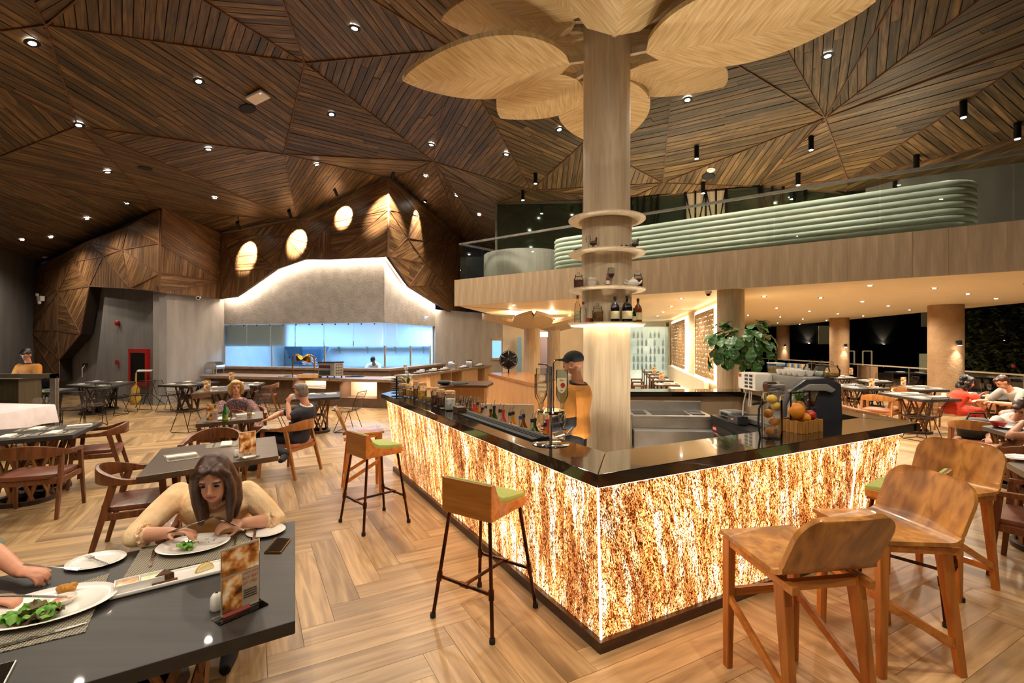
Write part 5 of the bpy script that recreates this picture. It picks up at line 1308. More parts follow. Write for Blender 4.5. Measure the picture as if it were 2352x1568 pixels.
    if collar:
        f = (J['shR']-J['shL']).cross(J['neck']-J['pelvis']).normalized(); R = (J['shR']-J['shL']).normalized(); c = J['neck']-(J['neck']-J['pelvis']).normalized()*0.01
        b = MB(); b.tube([c+R*math.cos(t)*0.085+f*(math.sin(t)*0.078)+Vector((0,0,-0.012*math.sin(t))) for t in [2*PI*k/20 for k in range(20)]], 0.012, 6, closed=True); b.v = [v-org for v in b.v]; b.build('collar', collar, o, smooth=50)
    if legs:
        def lg(b):
            b.loft(torso_rings(J, 1.1, 0.0, 0.2, fat=fat))
            for S in 'LR':
                if 'kn'+S not in J: continue
                h, k, a = J['hp'+S], J['kn'+S], J['an'+S]
                if legcov <= 1: limb(b, [h, h.lerp(k, legcov)], [0.1,0.085])
                else: limb(b, [h, k, k.lerp(a, legcov-1)], [0.098,0.072,0.056])
        part('trousers', lg, legs)
    if shoe:
        for S in 'LR':
            if 'an'+S not in J: continue
            a = J['an'+S]; ft = J.get('ft'+S, Vector((fd.x,fd.y,0)).normalized()*0.17)
            def sf(b, a=a, ft=ft): b.tube([a-ft*0.3-Vector((0,0,0.03)), a+Vector((0,0,-0.02)), a+ft*0.45-Vector((0,0,0.04)), a+ft*1.12-Vector((0,0,0.05))], [0.03,0.047,0.045,0.03], 10)
            part('shoe', sf, shoe)
    if hair:
        kind, hm = hair; 
        def hf(b):
            b.M = M
            if kind == 'cap':
                b.ball((0,-0.014,0.05), (0.084,0.104,0.08), 16, 10); b.ball((0,0.09,0.055), (0.062,0.06,0.012), 12, 6)
            else:
                b.ball((0,-0.03,0.045), (0.084,0.092,0.088), 16, 12); b.ball((0,-0.055,0.0), (0.078,0.068,0.085), 14, 10)
                if kind != 'long': b.ball((0,0.045,0.092), (0.058,0.045,0.03), 12, 8)
                else: [b.ball((s*0.03,0.035,0.088), (0.034,0.05,0.026), 12, 8) for s in (-1, 1)]
            if kind == 'long':
                for s in (-1, 1):
                    b.tube([(s*0.03,0.05,0.10),(s*0.072,0.040,0.05),(s*0.080,0.02,-0.03),(s*0.078,0.03,-0.13),(s*0.066,0.06,-0.25)], [0.022,0.026,0.027,0.028,0.014], 10)
                    b.tube([(s*0.05,-0.04,0.05),(s*0.085,-0.03,-0.05),(s*0.085,-0.03,-0.17),(s*0.07,-0.02,-0.28)], [0.04,0.042,0.04,0.025], 10)
                b.tube([(0,-0.08,0.02),(0,-0.095,-0.08),(0,-0.09,-0.2)], [0.06,0.06,0.04], 12)
            if kind == 'bob':
                for s in (-1, 1): b.tube([(s*0.045,0.03,0.10),(s*0.085,0.02,0.03),(s*0.09,0.005,-0.05),(s*0.075,0.0,-0.11)], [0.03,0.036,0.038,0.024], 10)
                b.tube([(0,-0.08,0.02),(0,-0.095,-0.1)], [0.07,0.06], 12)
            if kind == 'curly':
                rg = random.Random(4)
                for i in range(40):
                    a = rg.uniform(0.2, 2*PI-0.2)-PI/2+PI; b.ball((0.095*math.cos(a)*1.0, -0.03+0.085*math.sin(a), rg.uniform(-0.15,0.11)), rg.uniform(0.028,0.042), 8, 6)
            if kind in ('bun', 'pony'):
                b.ball((0,-0.125,0.05), 0.035, 10, 8)
                if kind == 'pony': b.tube([(0,-0.12,0.05),(0.03,-0.16,-0.02),(0.05,-0.15,-0.14),(0.05,-0.13,-0.22)], [0.03,0.04,0.035,0.012], 10)
            b.M = Matrix.Identity(4)
        part('hair', hf, hm, min(voxel, 0.009), 2)
    return o, J, M
V = Vector
H_BROWN = wood('hair_brown', '#2a1710', '#4d2a18', 0.4, scale=3, axis=2, bump=0.3); H_BLOND = wood('hair_blond', '#8a6a3c', '#c79f62', 0.45, scale=3, axis=2, bump=0.3)
H_GREY = wood('hair_grey', '#5e5348', '#8a8078', 0.5, scale=3, axis=2, bump=0.3); H_BLACK = plain('hair_black', '#0e0b0a', 0.5, col2='#1c1614', scale=20)
C_LACE = plain('lace_trim', '#f0d2b0', 0.85, col2='#c99768', scale=120, lo=0.45, hi=0.55)
C_PEACH = plain('peach_cotton', '#e0b98a', 0.85, col2='#eccfa4', scale=10, bump=0.9, bscale=11); C_ORANGE = plain('orange_tee', '#a0661e', 0.85, col2='#ac7026', scale=10, bump=0.2, bscale=16)
C_NAVY = plain('navy_polo', '#12121f', 0.8, col2='#1a1a2a', scale=10, bump=0.1); C_BLACK = plain('black_cloth', '#121113', 0.85, col2='#19181b'); C_WHITE = plain('white_cloth', '#d9d4ca', 0.8, col2='#e4e0d8', scale=10, bump=0.1)
C_RED = plain('red_dress', '#c8391f', 0.75, col2='#d4472b', scale=10, bump=0.1); C_GREY = plain('grey_tee', '#8f8a82', 0.85, col2='#9a958d', scale=10, bump=0.15)
C_PRINT = plain('printed_blouse', '#2b3446', 0.8, col2='#9a5a45', scale=55, lo=0.5, hi=0.56); C_TEAL = plain('sage_shirt', '#6f7a66', 0.85, col2='#7b8672')
C_ZEBRA = plain('zebra_cloth', '#e6dfce', 0.8, col2='#1c1714', scale=26, lo=0.48, hi=0.52, stretch=(1,0.3,1))
def P3(px, py, Y): return P(px, py, Y)
# --- woman in peach eating at the near table
hd = P(490,1100,2.56)
w1, J1, M1 = person('woman in a peach lace blouse with long brown hair bent over her plate', dict(head=hd, face=V((0.30,-0.85,-0.40)), neck=hd+V((-0.10,0.16,-0.14)), pelvis=V((-1.90,3.10,0.52)),
  shL=P(566,1130,2.82), shR=P(412,1134,2.80), elL=P(634,1194,2.82), elR=P(308,1232,2.50), wrL=P(562,1200,2.66), wrR=P(392,1222,2.50), hdL=V((-0.75,-0.45,0.05)), hdR=V((0.85,-0.1,0.1)),
  hpL=V((-1.79,3.06,0.50)), hpR=V((-2.02,3.12,0.50)), knL=V((-1.62,2.66,0.50)), knR=V((-1.92,2.72,0.50)), anL=V((-1.62,2.80,0.08)), anR=V((-1.95,2.85,0.08)), bow=V((0,0.05,0.03))),
  M_SKIN, 0.0075, ('long', H_BROWN), C_PEACH, C_BLACK, C_BLACK, 1.28, C_LACE, 2.0, 1.16, True, (0.75,0.65), palms=dict(L=(0,0.3,-1), R=(0,-0.2,-1)))
for S_ in 'LR':
    e_, w_ = J1['el'+S_], J1['wr'+S_]; c_ = e_.lerp(w_, 0.28); M_ = frame(w_-e_); org_ = w1.location
    b_ = MB(); b_.tube([c_-org_+M_.to_3x3() @ Vector((0.05*math.cos(t)*(1+0.06*math.sin(6*t)), 0.006*math.sin(9*t), 0.05*math.sin(t))) for t in [2*PI*k/28 for k in range(28)]], 0.009, 6, closed=True); b_.build('lace_cuff', C_LACE, w1, smooth=50)
# --- diner whose arms reach in from the table's end
person('diner in a sage shirt with both hands over the salad plate', dict(head=V((-2.72,1.86,1.34)), face=V((0.85,0.05,-0.5)), neck=V((-2.80,1.85,1.16)), pelvis=V((-2.95,1.80,0.52)),
  shL=V((-2.74,2.06,1.06)), shR=V((-2.72,1.62,1.06)), elL=V((-2.46,2.26,0.86)), elR=V((-2.42,1.66,0.86)), wrL=P(45,1312,2.13), wrR=P(-45,1382,1.90), hdL=V((0.9,-0.15,0.02)), hdR=V((0.95,0.2,0.02)),
  hpL=V((-2.93,1.93,0.50)), hpR=V((-2.93,1.67,0.50)), knL=V((-2.50,1.95,0.50)), knR=V((-2.50,1.66,0.50)), anL=V((-2.52,1.95,0.08)), anR=V((-2.52,1.66,0.08))),
  M_SKINR, 0.0075, ('short', H_BROWN), C_TEAL, C_BLACK, C_BLACK, 1.2, None, 2.0, 1.0, True, (0.8,0.8))
# --- the couple
hb_ = P(542,890,8.0)
person('blonde woman in a printed blouse sitting behind the beer bottle table', dict(head=hb_, face=V((0.55,-0.8,-0.1)), neck=hb_+V((-0.02,0.06,-0.17)), pelvis=V((-4.50,8.1,0.50)), shL=P(574,926,8.0), shR=P(510,928,8.08),
  elL=P(592,950,7.75), elR=P(505,955,7.8), wrL=P(575,952,7.55), wrR=P(535,953,7.55), hpL=V((-4.38,8.06,0.5)), hpR=V((-4.64,8.1,0.5)), knL=V((-4.25,7.62,0.5)), knR=V((-4.5,7.62,0.5)), anL=V((-4.2,7.6,0.08)), anR=V((-4.45,7.6,0.08))),
  M_SKIN, 0.011, ('bob', H_BLOND), C_PRINT, C_WHITE, C_BLACK, 1.3, None, 1.3)
hm_ = P(690,900,6.85)
person('grey haired man in a navy polo shirt leaning on his hand with a newspaper', dict(head=hm_, face=V((-0.85,0.40,-0.05)), neck=hm_+V((0.10,-0.03,-0.17)), pelvis=V((-2.98,6.72,0.50)), shL=hm_+V((0.06,-0.22,-0.27)), shR=hm_+V((0.09,0.20,-0.24)),
  elL=P(665,958,6.50), elR=P(640,950,7.0), wrL=P(661,926,6.62), wrR=P(618,962,6.75), hdL=V((0.25,0.25,0.9)), hdR=V((-0.9,-0.2,-0.3)), hpL=V((-3.04,6.60,0.5)), hpR=V((-3.02,6.86,0.5)), knL=V((-3.50,6.62,0.52)), knR=V((-3.48,6.88,0.55)), anL=P(655,1046,6.25)+V((0,0,0.02)), anR=V((-3.62,6.85,0.08)), ftL=V((0.02,-0.16,0.0))),
  M_SKINR, 0.011, ('short', H_GREY), C_NAVY, C_BLACK, C_BLACK, 0.75, C_WHITE, 2.0, 1.08, palms=dict(L=(0.3,0.8,0.1), R=(0,0,-1)))
# --- waiter at the left podium
hw = P(60,816,10.0)
person('waitress in an orange tee reading at the dark podium', dict(head=hw, face=V((0.1,-0.75,-0.6)), neck=hw+V((0,0.05,-0.16)), pelvis=V((hw.x,10.1,0.95)), shL=hw+V((0.19,0.05,-0.24)), shR=hw+V((-0.19,0.05,-0.24)), elL=hw+V((0.25,-0.02,-0.5)), elR=hw+V((-0.25,-0.02,-0.5)),
  wrL=hw+V((0.08,-0.22,-0.52)), wrR=hw+V((-0.10,-0.22,-0.52)), hpL=V((hw.x+0.1,10.1,0.9)), hpR=V((hw.x-0.1,10.1,0.9)), knL=V((hw.x+0.1,10.08,0.48)), knR=V((hw.x-0.1,10.08,0.48)), anL=V((hw.x+0.1,10.12,0.08)), anR=V((hw.x-0.1,10.12,0.08))),
  M_SKINT, 0.012, ('bun', H_BLACK), C_ORANGE, C_BLACK, C_BLACK, 0.9, C_BLACK, 2.0, 0.9)
# --- bartender
hbt = P(1316,836,4.62); hx = hbt.x
person('bartender in an orange tee with black arm sleeves and a black cap', dict(head=hbt, face=V((-0.85,0.45,-0.15)), neck=hbt+V((0.05,0.0,-0.17)), pelvis=V((hx+0.04,4.66,0.96)), shL=hbt+V((-0.08,-0.19,-0.27)), shR=hbt+V((0.12,0.17,-0.25)), elL=hbt+V((-0.04,-0.24,-0.53)), elR=hbt+V((0.02,0.2,-0.52)),
  wrL=hbt+V((-0.26,-0.12,-0.60)), wrR=hbt+V((-0.22,0.16,-0.58)), hpL=V((hx+0.0,4.57,0.92)), hpR=V((hx+0.06,4.76,0.92)), knL=V((hx-0.02,4.56,0.5)), knR=V((hx+0.05,4.78,0.5)), anL=V((hx+0.02,4.56,0.08)), anR=V((hx+0.08,4.78,0.08))),
  M_SKINT, 0.01, ('cap', C_BLACK), C_ORANGE, C_BLACK, C_BLACK, 0.72, C_BLACK, 2.0, 1.0, armsleeve=C_BLACK)
# --- cook behind the glass
hk = P(857,826,17.6)
person('cook with a dark cap bending over the bench behind the kitchen glass', dict(head=hk, face=V((-0.1,-0.6,-0.8)), neck=hk+V((0,0.1,-0.15)), pelvis=V((hk.x,18.05,0.85)), shL=hk+V((0.2,0.1,-0.2)), shR=hk+V((-0.2,0.1,-0.2)), elL=hk+V((0.27,-0.1,-0.4)), elR=hk+V((-0.27,-0.1,-0.4)), wrL=hk+V((0.1,-0.3,-0.3)), wrR=hk+V((-0.1,-0.3,-0.3)),
  hpL=V((hk.x+0.1,18.05,0.8)), hpR=V((hk.x-0.1,18.05,0.8)), knL=V((hk.x+0.1,17.98,0.45)), knR=V((hk.x-0.1,17.98,0.45)), anL=V((hk.x+0.1,18.1,0.08)), anR=V((hk.x-0.1,18.1,0.08))), M_SKINT, 0.014, ('cap', H_BLACK), C_WHITE, C_BLACK, C_BLACK, 1.1, None, 2.0)
# --- diners on the right
hr_ = P(2222,878,9.4)
person('woman in a red dress with dark curly hair eating by the plaster column', dict(head=hr_, face=V((0.6,-0.7,-0.3)), neck=hr_+V((-0.04,0.04,-0.16)), pelvis=V((hr_.x-0.18,9.55,0.50)), shL=hr_+V((0.05,0.2,-0.25)), shR=hr_+V((-0.05,-0.18,-0.25)), elL=hr_+V((0.25,0.2,-0.42)), elR=hr_+V((0.12,-0.2,-0.46)), wrL=hr_+V((0.30,0.05,-0.26)), wrR=hr_+V((0.30,-0.08,-0.30)),
  hpL=V((hr_.x-0.14,9.66,0.5)), hpR=V((hr_.x-0.16,9.42,0.5)), knL=V((hr_.x+0.30,9.62,0.5)), knR=V((hr_.x+0.26,9.40,0.5)), anL=V((hr_.x+0.32,9.62,0.08)), anR=V((hr_.x+0.30,9.40,0.08))), M_SKINR, 0.011, ('curly', H_BLACK), C_RED, C_RED, C_BLACK, 0.35, None, 1.7)
hg = P(2302,878,8.9)
person('man in a grey tee and shorts leaning over the table towards the woman in red', dict(head=hg, face=V((-0.75,0.25,-0.6)), neck=hg+V((0.14,-0.02,-0.12)), pelvis=V((hg.x+0.55,8.8,0.52)), shL=hg+V((0.15,-0.22,-0.17)), shR=hg+V((0.2,0.2,-0.17)), elL=hg+V((-0.05,-0.30,-0.38)), elR=hg+V((0.0,0.28,-0.38)), wrL=hg+V((-0.24,-0.10,-0.36)), wrR=hg+V((-0.25,0.2,-0.36)),
  hpL=V((hg.x+0.5,8.68,0.5)), hpR=V((hg.x+0.5,8.95,0.5)), knL=V((hg.x+0.05,8.5,0.50)), knR=V((hg.x+0.05,8.95,0.5)), anL=V((hg.x-0.25,8.15,0.10)), anR=V((hg.x+0.05,8.95,0.08))), M_SKINR, 0.011, ('short', H_BROWN), C_GREY, C_GREY, C_WHITE, 0.8, None, 0.9)
hp_ = P(2346,938,6.6)
person('woman with a brown ponytail and white top bending over a red bowl', dict(head=hp_, face=V((-0.6,-0.2,-0.75)), neck=hp_+V((0.06,0.1,-0.13)), pelvis=V((hp_.x+0.25,7.0,0.5)), shL=hp_+V((0.12,-0.08,-0.22)), shR=hp_+V((-0.08,0.25,-0.2)), elL=hp_+V((-0.10,-0.2,-0.4)), elR=hp_+V((-0.25,0.2,-0.38)), wrL=hp_+V((-0.32,-0.1,-0.42)), wrR=hp_+V((-0.4,0.05,-0.42)),
  hpL=V((hp_.x+0.3,6.9,0.5)), hpR=V((hp_.x+0.15,7.1,0.5)), knL=V((hp_.x-0.05,6.65,0.5)), knR=V((hp_.x-0.2,6.95,0.5)), anL=V((hp_.x-0.05,6.7,0.08)), anR=V((hp_.x-0.2,6.95,0.08))), M_SKIN, 0.01, ('pony', H_BROWN), C_WHITE, C_BLACK, C_BLACK, 0.5, None, 1.5)
hs = P(2440,945,5.6)
person('diner in a black tee and zebra print skirt at the frame edge', dict(head=hs, face=V((-0.85,0.3,-0.3)), neck=hs+V((0.06,-0.02,-0.17)), pelvis=V((hs.x+0.15,5.4,0.5)), shL=hs+V((0.0,-0.2,-0.25)), shR=hs+V((0.06,0.2,-0.25)), elL=P(2320,1000,5.35), elR=hs+V((-0.2,0.35,-0.45)), wrL=P(2350,970,5.75), wrR=hs+V((-0.4,0.3,-0.45)),
  hpL=V((hs.x+0.1,5.28,0.5)), hpR=V((hs.x+0.1,5.52,0.5)), knL=V((hs.x-0.38,5.25,0.5)), knR=V((hs.x-0.38,5.5,0.5)), anL=V((hs.x-0.42,5.1,0.08)), anR=V((hs.x-0.42,5.5,0.08))), M_SKIN, 0.01, ('short', H_BROWN), C_BLACK, C_ZEBRA, None, 0.6, None, 0.95)
# ================================================================== things on and in the bar
M_GLASS = glass('clear_glass', (0.96,0.98,0.97,1), 0.02, clear=0.90); M_GLASSG = glass('green_glass', (0.04,0.35,0.08,1), 0.03, clear=0.9)
M_CORK = plain('cork_lid', '#c79a62', 0.7, col2='#b98a52', scale=30); M_BROWNG = plain('amber_liquor', '#6b3208', 0.12, col2='#7d3c0b', coat=0.5); M_DARKB = plain('black_bottle', '#0c0b10', 0.12, col2='#14131a', coat=0.5)
M_LABEL = plain('cream_label', '#e4d6ac', 0.6, col2='#dccb9c', scale=20); M_REDL = plain('red_label', '#a8231c', 0.5, col2='#b42c22'); M_BLUEG = glass('blue_liquor', (0.74,0.90,1.0,1), 0.02, clear=0.93)
M_INK = plain('ink', '#3a2a1c', 0.7)
def text(body, size, mat, parent, loc, rot=(PI/2,0,0), align='CENTER', name='lettering', ext=0.0004):
    c = bpy.data.curves.new('t', 'FONT'); c.body = body; c.size = size; c.align_x = align; c.align_y = 'CENTER'; c.extrude = ext
    o = bpy.data.objects.new('t', c); COL.objects.link(o); dg = bpy.context.evaluated_depsgraph_get(); me = bpy.data.meshes.new_from_object(o.evaluated_get(dg)); bpy.data.objects.remove(o)
    me.materials.clear(); return link(name, me, mat, parent, loc, rot)
def ct(px, py, z=CZ): return G(px, py, z)
# ---- preserve jars with clip lids
def jar(p, r, h, fill, label, lidm=None, level=0.75):
    t = thing('storage_jar', label, 'jar', p, 0.4, 'storage jars on the bar')
    MB().lathe([(r*0.95,0.0),(r,0.01),(r,h*0.72),(r*0.82,h*0.84),(r*0.84,h*0.88)], 20).build('glass_body', M_GLASS, t, smooth=40)
    MB().lathe([(r*0.9,0.012),(r*0.92,0.02),(r*0.92,h*level*0.72),(r*0.7,h*level*0.74)], 16).build('contents', fill, t, smooth=40)
    MB().lathe([(r*0.88,h*0.88),(r*0.92,h*0.89),(r*0.92,h*0.96),(r*0.8,h)], 20).build('lid', lidm or M_CORK, t, smooth=40)
    m = MB(); m.tube([(r*0.9*math.cos(a), r*0.9*math.sin(a), h*0.87) for a in [2*PI*k/18 for k in range(18)]], 0.003, 5, closed=True); m.tube([(0,-r*0.95,h*0.70),(0,-r*1.12,h*0.80),(0,-r*0.95,h*0.93)], 0.003, 5); m.build('clip', M_STEEL, t)
def fillm(n, a, b): return plain('fill_'+n, a, 0.7, col2=b, scale=45, bump=0.6, bscale=50)
FM = [fillm('sugar','#d9d7d2','#e6e4df'), fillm('star_anise','#4a230f','#6b3416'), fillm('cinnamon','#6e3516','#3a1a0a'), fillm('pale_sticks','#b89a62','#8a6b38'), fillm('yellow_sticks','#c08a2c','#dcae52'), fillm('nuts','#9a6a22','#5a3510'), fillm('seeds','#8a6128','#c79a4a')]
for px, py, r, h, k, lab in ((1034,942,0.062,0.215,0,'largest clip-top jar, full of white sugar'), (1013,937,0.050,0.215,2,'tall clip-top jar of dark cinnamon sticks beside the sugar jar'), (1000,932,0.050,0.215,1,'tall clip-top jar of star anise'), (986,927,0.050,0.20,3,'clip-top jar of pale dried sticks'),
   (970,922,0.060,0.24,4,'wide tall clip-top jar of yellow sticks'), (957,917,0.045,0.24,5,'slim tall clip-top jar of brown nuts'), (948,914,0.040,0.17,6,'short cork jar of seeds'), (939,912,0.040,0.17,4,'short cork jar of golden crumbs'), (930,910,0.042,0.18,5,'short cork jar of nuts next to the spiral rack'), (921,911,0.035,0.18,3,'nearly empty little jar at the end of the jar row')):
    jar(ct(px,py), r, h, FM[k], lab, None, 0.6 if k == 3 else 0.8)
t = thing('spiral_rack', 'black spiral napkin rack at the far end of the bar top', 'rack', ct(911,906))
for k in range(7): MB().lathe([(0.075,0.02+k*0.034),(0.08,0.024+k*0.034),(0.075,0.03+k*0.034),(0.02,0.026+k*0.034)], 14).build('disc', M_MATTE, t)
MB().tube([(0,0,0),(0,0,0.26)], 0.012, 8).build('post', M_MATTE, t)
# tumblers upside down
tm = MB().lathe([(0.040,0.0),(0.042,0.004),(0.034,0.10),(0.030,0.105),(0.0,0.105)], 14).mesh('tumbler', smooth=40); tm.materials.append(M_GLASS)
for px, py in ((1053,936),(1064,938),(1059,931),(1070,933),(1080,938),(1087,934),(1096,937),(1076,929)):
    o = link('tumbler', tm, None, None, ct(px,py)); tag(o, 'clear ribbed tumbler standing upside down beside the jars', 'glass', 'tumblers upside down on the bar')
t = thing('bar_box', 'dark leather box next to the black bar mat', 'box', ct(1056,949), BANG)
MB().box((0,0,0.03), (0.10,0.15,0.06)).build('box', M_WAL, t, bevel=0.01); MB().box((0,0,0.065), (0.104,0.154,0.012)).build('lid', M_WAL, t, bevel=0.005)
q = [ct(*c) for c in ((1048,950),(1078,945),(1262,1005),(1224,1013))]; c = sum(q, Vector())/4; t = thing('bar_mat', 'long black rubber bar mat on the granite top', 'bar mat', c)
MB().prism([(p.x-c.x,p.y-c.y) for p in q], 0, 0.014).build('mat', M_MATTE, t, bevel=0.004); b0, b1 = (q[0]+q[1])/2-c, (q[2]+q[3])/2-c
for k in (-0.3, 0, 0.3):
    dd = (q[0]-q[1])*0.5*k; MB().bar(b0+dd+Vector((0,0,0.017)), b1+dd+Vector((0,0,0.017)), 0.012, 0.006).build('rib', M_MATTE, t)
# speed rail with bottles
t = thing('speed_rail', 'steel bottle rail fixed to the inner face of the bar', 'rack', bar(0.56,2.2,0.0), BANG+PI/2)
MB().box((0,0,0.80), (2.3,0.28,0.02)).build('tray', M_STEEL, t); MB().box((0,-0.13,0.85), (2.3,0.012,0.1)).build('front', M_STEEL, t)
for s in (-1.1, 1.1): MB().box((s,0,0.40), (0.03,0.25,0.8)).build('leg', M_STEEL, t)
BK = [('clear', M_GLASS, M_MATTE), ('brown', M_BROWNG, M_MATTE), ('green', M_GLASSG, M_MATTE), ('blue capped', M_GLASS, plain('cap_blue','#27406b',0.4)), ('red capped', M_REDL, M_REDL), ('amber', plain('amber_syrup','#b06a16',0.2,coat=0.4), M_MATTE)]
def bottle_me(r, h, gm, cm, pour, tip=None):
    body = MB().lathe([(r*0.95,0),(r,0.01),(r,h*0.62),(r*0.38,h*0.78),(r*0.34,h*0.93)], 14).mesh('bottle_body', smooth=40); body.materials.append(gm); return body
rb = random.Random(3)
def rail_bottle(loc, kind, h, label, tip=None, r=0.038):
    t = thing('bottle', label, 'bottle', loc, 0, 'bottles in the speed rail'); n, gm, cm = BK[kind]
    link('body', bottle_me(r, h, gm, cm, 0), None, t); MB().lathe([(r*0.45,h*0.9),(r*0.45,h*0.99)], 10).build('cap', cm, t)
    if tip: MB().lathe([(0.013,h*0.99),(0.014,h+0.01),(0.004,h+0.05)], 10).build('nozzle', tip, t, smooth=40)
    else: MB().tube([(0,0,h*0.97),(0,0,h+0.03),(0.012,-0.01,h+0.06)], [0.006,0.005,0.003], 6).build('pourer', M_STEEL, t)
    MB().lathe([(r*1.01,h*0.2),(r*1.01,h*0.5)], 14).build('label', M_LABEL if kind != 4 else M_WHITE, t)
names = ['clear', 'brown', 'green', 'blue capped', 'red capped', 'amber']
seq = [0,1,0,5,4,3,0,2,1,4,0,5,0,1,3,2,0,4,5,0]
for i, k in enumerate(seq):
    b = 3.2-i*0.104; rail_bottle(bar(0.50+0.09*(i % 2), b, 0.812), k, 0.315+0.03*rb.random(), '%s glass spirit bottle with pourer in the speed rail behind the bar mat' % names[k])
M_TIP = plain('red_nozzle', '#d8211c', 0.4)
for px, py in ((1083,955),(1092,960),(1106,965)):
    p = ct(px, py, 0.95); a, b = wb(p.x, p.y); rail_bottle(bar(max(a, 0.52), b, 0.812), 5, 0.25, 'squat syrup bottle with a red nozzle at the head of the speed rail', M_TIP, 0.03)
# spirit dispenser stand
p = ct(1265,1019); t = thing('optic_stand', 'chrome spirit dispenser stand on a round base', 'dispenser', p); f = 3.51/FPX
MB().lathe([(0.0,0),(0.135,0),(0.137,0.004),(0.13,0.008),(0.03,0.012)], 36).build('base', M_CHROME, t, smooth=40); MB().tube([(0,0,0.01),(0,0,0.56)], 0.012, 12).build('pole', M_CHROME, t, smooth=40)
MB().lathe([(0.012,0.215),(0.10,0.222),(0.105,0.235),(0.10,0.245),(0.012,0.245)], 24).build('collar', M_CHROME, t, smooth=40)
m = MB(); m.tube([(0.02,0,0.24),(0.02,0,0.58),(0.035,0,0.605),(0.09,0,0.61)], 0.006, 6); m.tube([(-0.02,0,0.24),(-0.02,0,0.56),(-0.04,0,0.575),(-0.09,0,0.575)], 0.006, 6); m.build('bottle_arm', M_CHROME, t, smooth=40)
for k, (x, y, h, gm, lab, lb) in enumerate(((-0.077,-0.05,0.245,M_GLASS,'clear tequila bottle hung upside down with a square cream label',0), (0.078,-0.045,0.275,M_BLUEG,'pale blue gin bottle hung upside down with a shield label and red seal',1), (-0.06,0.075,0.28,M_GLASS,'plain clear bottle hung upside down behind the tequila bottle',2))):
    o = thing('optic_bottle', lab, 'bottle', p+Vector((x,y,0.262)), 0.25 if k == 0 else -0.2)
    MB().lathe([(0.014,0.0),(0.016,0.04),(0.04,0.085),(0.043,0.10),(0.043,h-0.005),(0.038,h),(0.0,h)], 20, sx=1, sy=0.8).build('glass', gm, o, smooth=40)
    MB().lathe([(0.012,-0.005),(0.015,0.0),(0.015,0.035)], 12).build('cork', M_CORK, o)
    if lb == 0:
        MB().box((0.0,-0.0355,0.155), (0.062,0.003,0.05)).build('label', M_LABEL, o); text('TEQUILA', 0.015, M_REDL, o, (0,-0.0375,0.155)); MB().box((0,-0.0355,0.215), (0.04,0.003,0.02)).build('label', M_LABEL, o); MB().lathe([(0.0,0),(0.016,0),(0.016,0.003)], 12, (0,0,0)).build('seal', M_LABEL, o, loc=(0,-0.035,0.10), rot=(PI/2,0,0))
    if lb == 1:
        MB().at((0,-0.037,0.165),(PI/2,0,0)).prism([(-0.032,0.055),(0.032,0.055),(0.035,0.0),(0.02,-0.04),(0,-0.055),(-0.02,-0.04),(-0.035,0.0)], -0.002, 0.002).build('label', M_LABEL, o)
        MB().lathe([(0.0,0),(0.016,0),(0.016,0.004)], 14).build('seal', M_REDL, o, loc=(0.008,-0.039,0.17), rot=(PI/2,0,0)); text('GIN', 0.016, M_INK, o, (0,-0.0395,0.202)); text('DRY', 0.012, M_INK, o, (0,-0.0395,0.13))
    MB().lathe([(0.022,-0.008),(0.022,-0.035),(0.026,-0.04),(0.024,-0.11),(0.008,-0.13),(0.006,-0.15)], 14).build('optic_valve', M_GLASS, o, smooth=40); MB().tube([(0,0,-0.148),(0.03,-0.02,-0.15)], 0.004, 6).build('lever', M_MATTE, o)
p = ct(1292,1004); t = thing('ice_scoop', 'shiny steel ice scoop lying beside the dispenser base', 'scoop', p, 0.9)
MB().grid(lambda u, v: Vector(((u-0.5)*0.14, (v-0.5)*0.1, 0.004+0.03*(2*(v-0.5))**2*(1 if True else 0)+0.0)), 6, 8).build('bowl', M_CHROME, t, smooth=60); MB().tube([(0.07,0,0.012),(0.15,0,0.05)], 0.01, 8).build('handle', M_STEEL, t, smooth=40)
# orchid + card at the far end
p = ct(935,901); t = thing('orchid', 'small orchid with strap leaves in a glass pot by the jars', 'plant', p)
MB().lathe([(0.04,0),(0.06,0.01),(0.065,0.12),(0.05,0.13)], 16).build('pot', M_GLASS, t, smooth=40); M_LG = plain('leaf_green', '#2f5a22', 0.45, col2='#3f7030', scale=8)
for a in range(5):
    d = Vector((math.cos(a*1.3), math.sin(a*1.3), 0)); sd = Vector((-d.y, d.x, 0))
    MB().grid(lambda u, v, d=d, sd=sd: d*(0.02+0.16*u)+sd*(v-0.5)*0.05*math.sin(PI*min(1, 0.15+u*0.85))+Vector((0,0,0.13+0.10*math.sin(u*2.2))), 8, 2).build('leaf', M_LG, t, smooth=60)
MB().tube([(0,0,0.1),(0.02,0,0.3),(-0.03,0.0,0.42)], 0.004, 6).build('stem', M_LG, t)
for k in range(4): MB().ball((-0.03+0.012*k,0.02*(k % 2),0.40-0.05*k), (0.03,0.012,0.025), 8, 6).build('flower', M_WHITE, t, smooth=60)
t = thing('card_holder', 'tall clear acrylic card holder behind the orchid', 'card holder', ct(957,902)); MB().box((0,0,0.15), (0.1,0.006,0.3)).build('panel', M_GLASS, t); MB().box((0,0,0.004), (0.11,0.07,0.008)).build('foot', M_GLASS, t)
t = thing('card_terminal', 'black rounded card terminal on the waiter station', 'machine', G(1022,884,0.951))
MB().ball((0,0,0.055), (0.16,0.12,0.055), 18, 10).build('body', M_MATTE, t, smooth=60); MB().box((0.12,0,0.04), (0.06,0.16,0.08)).build('end_cap', plain('taupe_plastic','#7b7264',0.5), t, bevel=0.01)
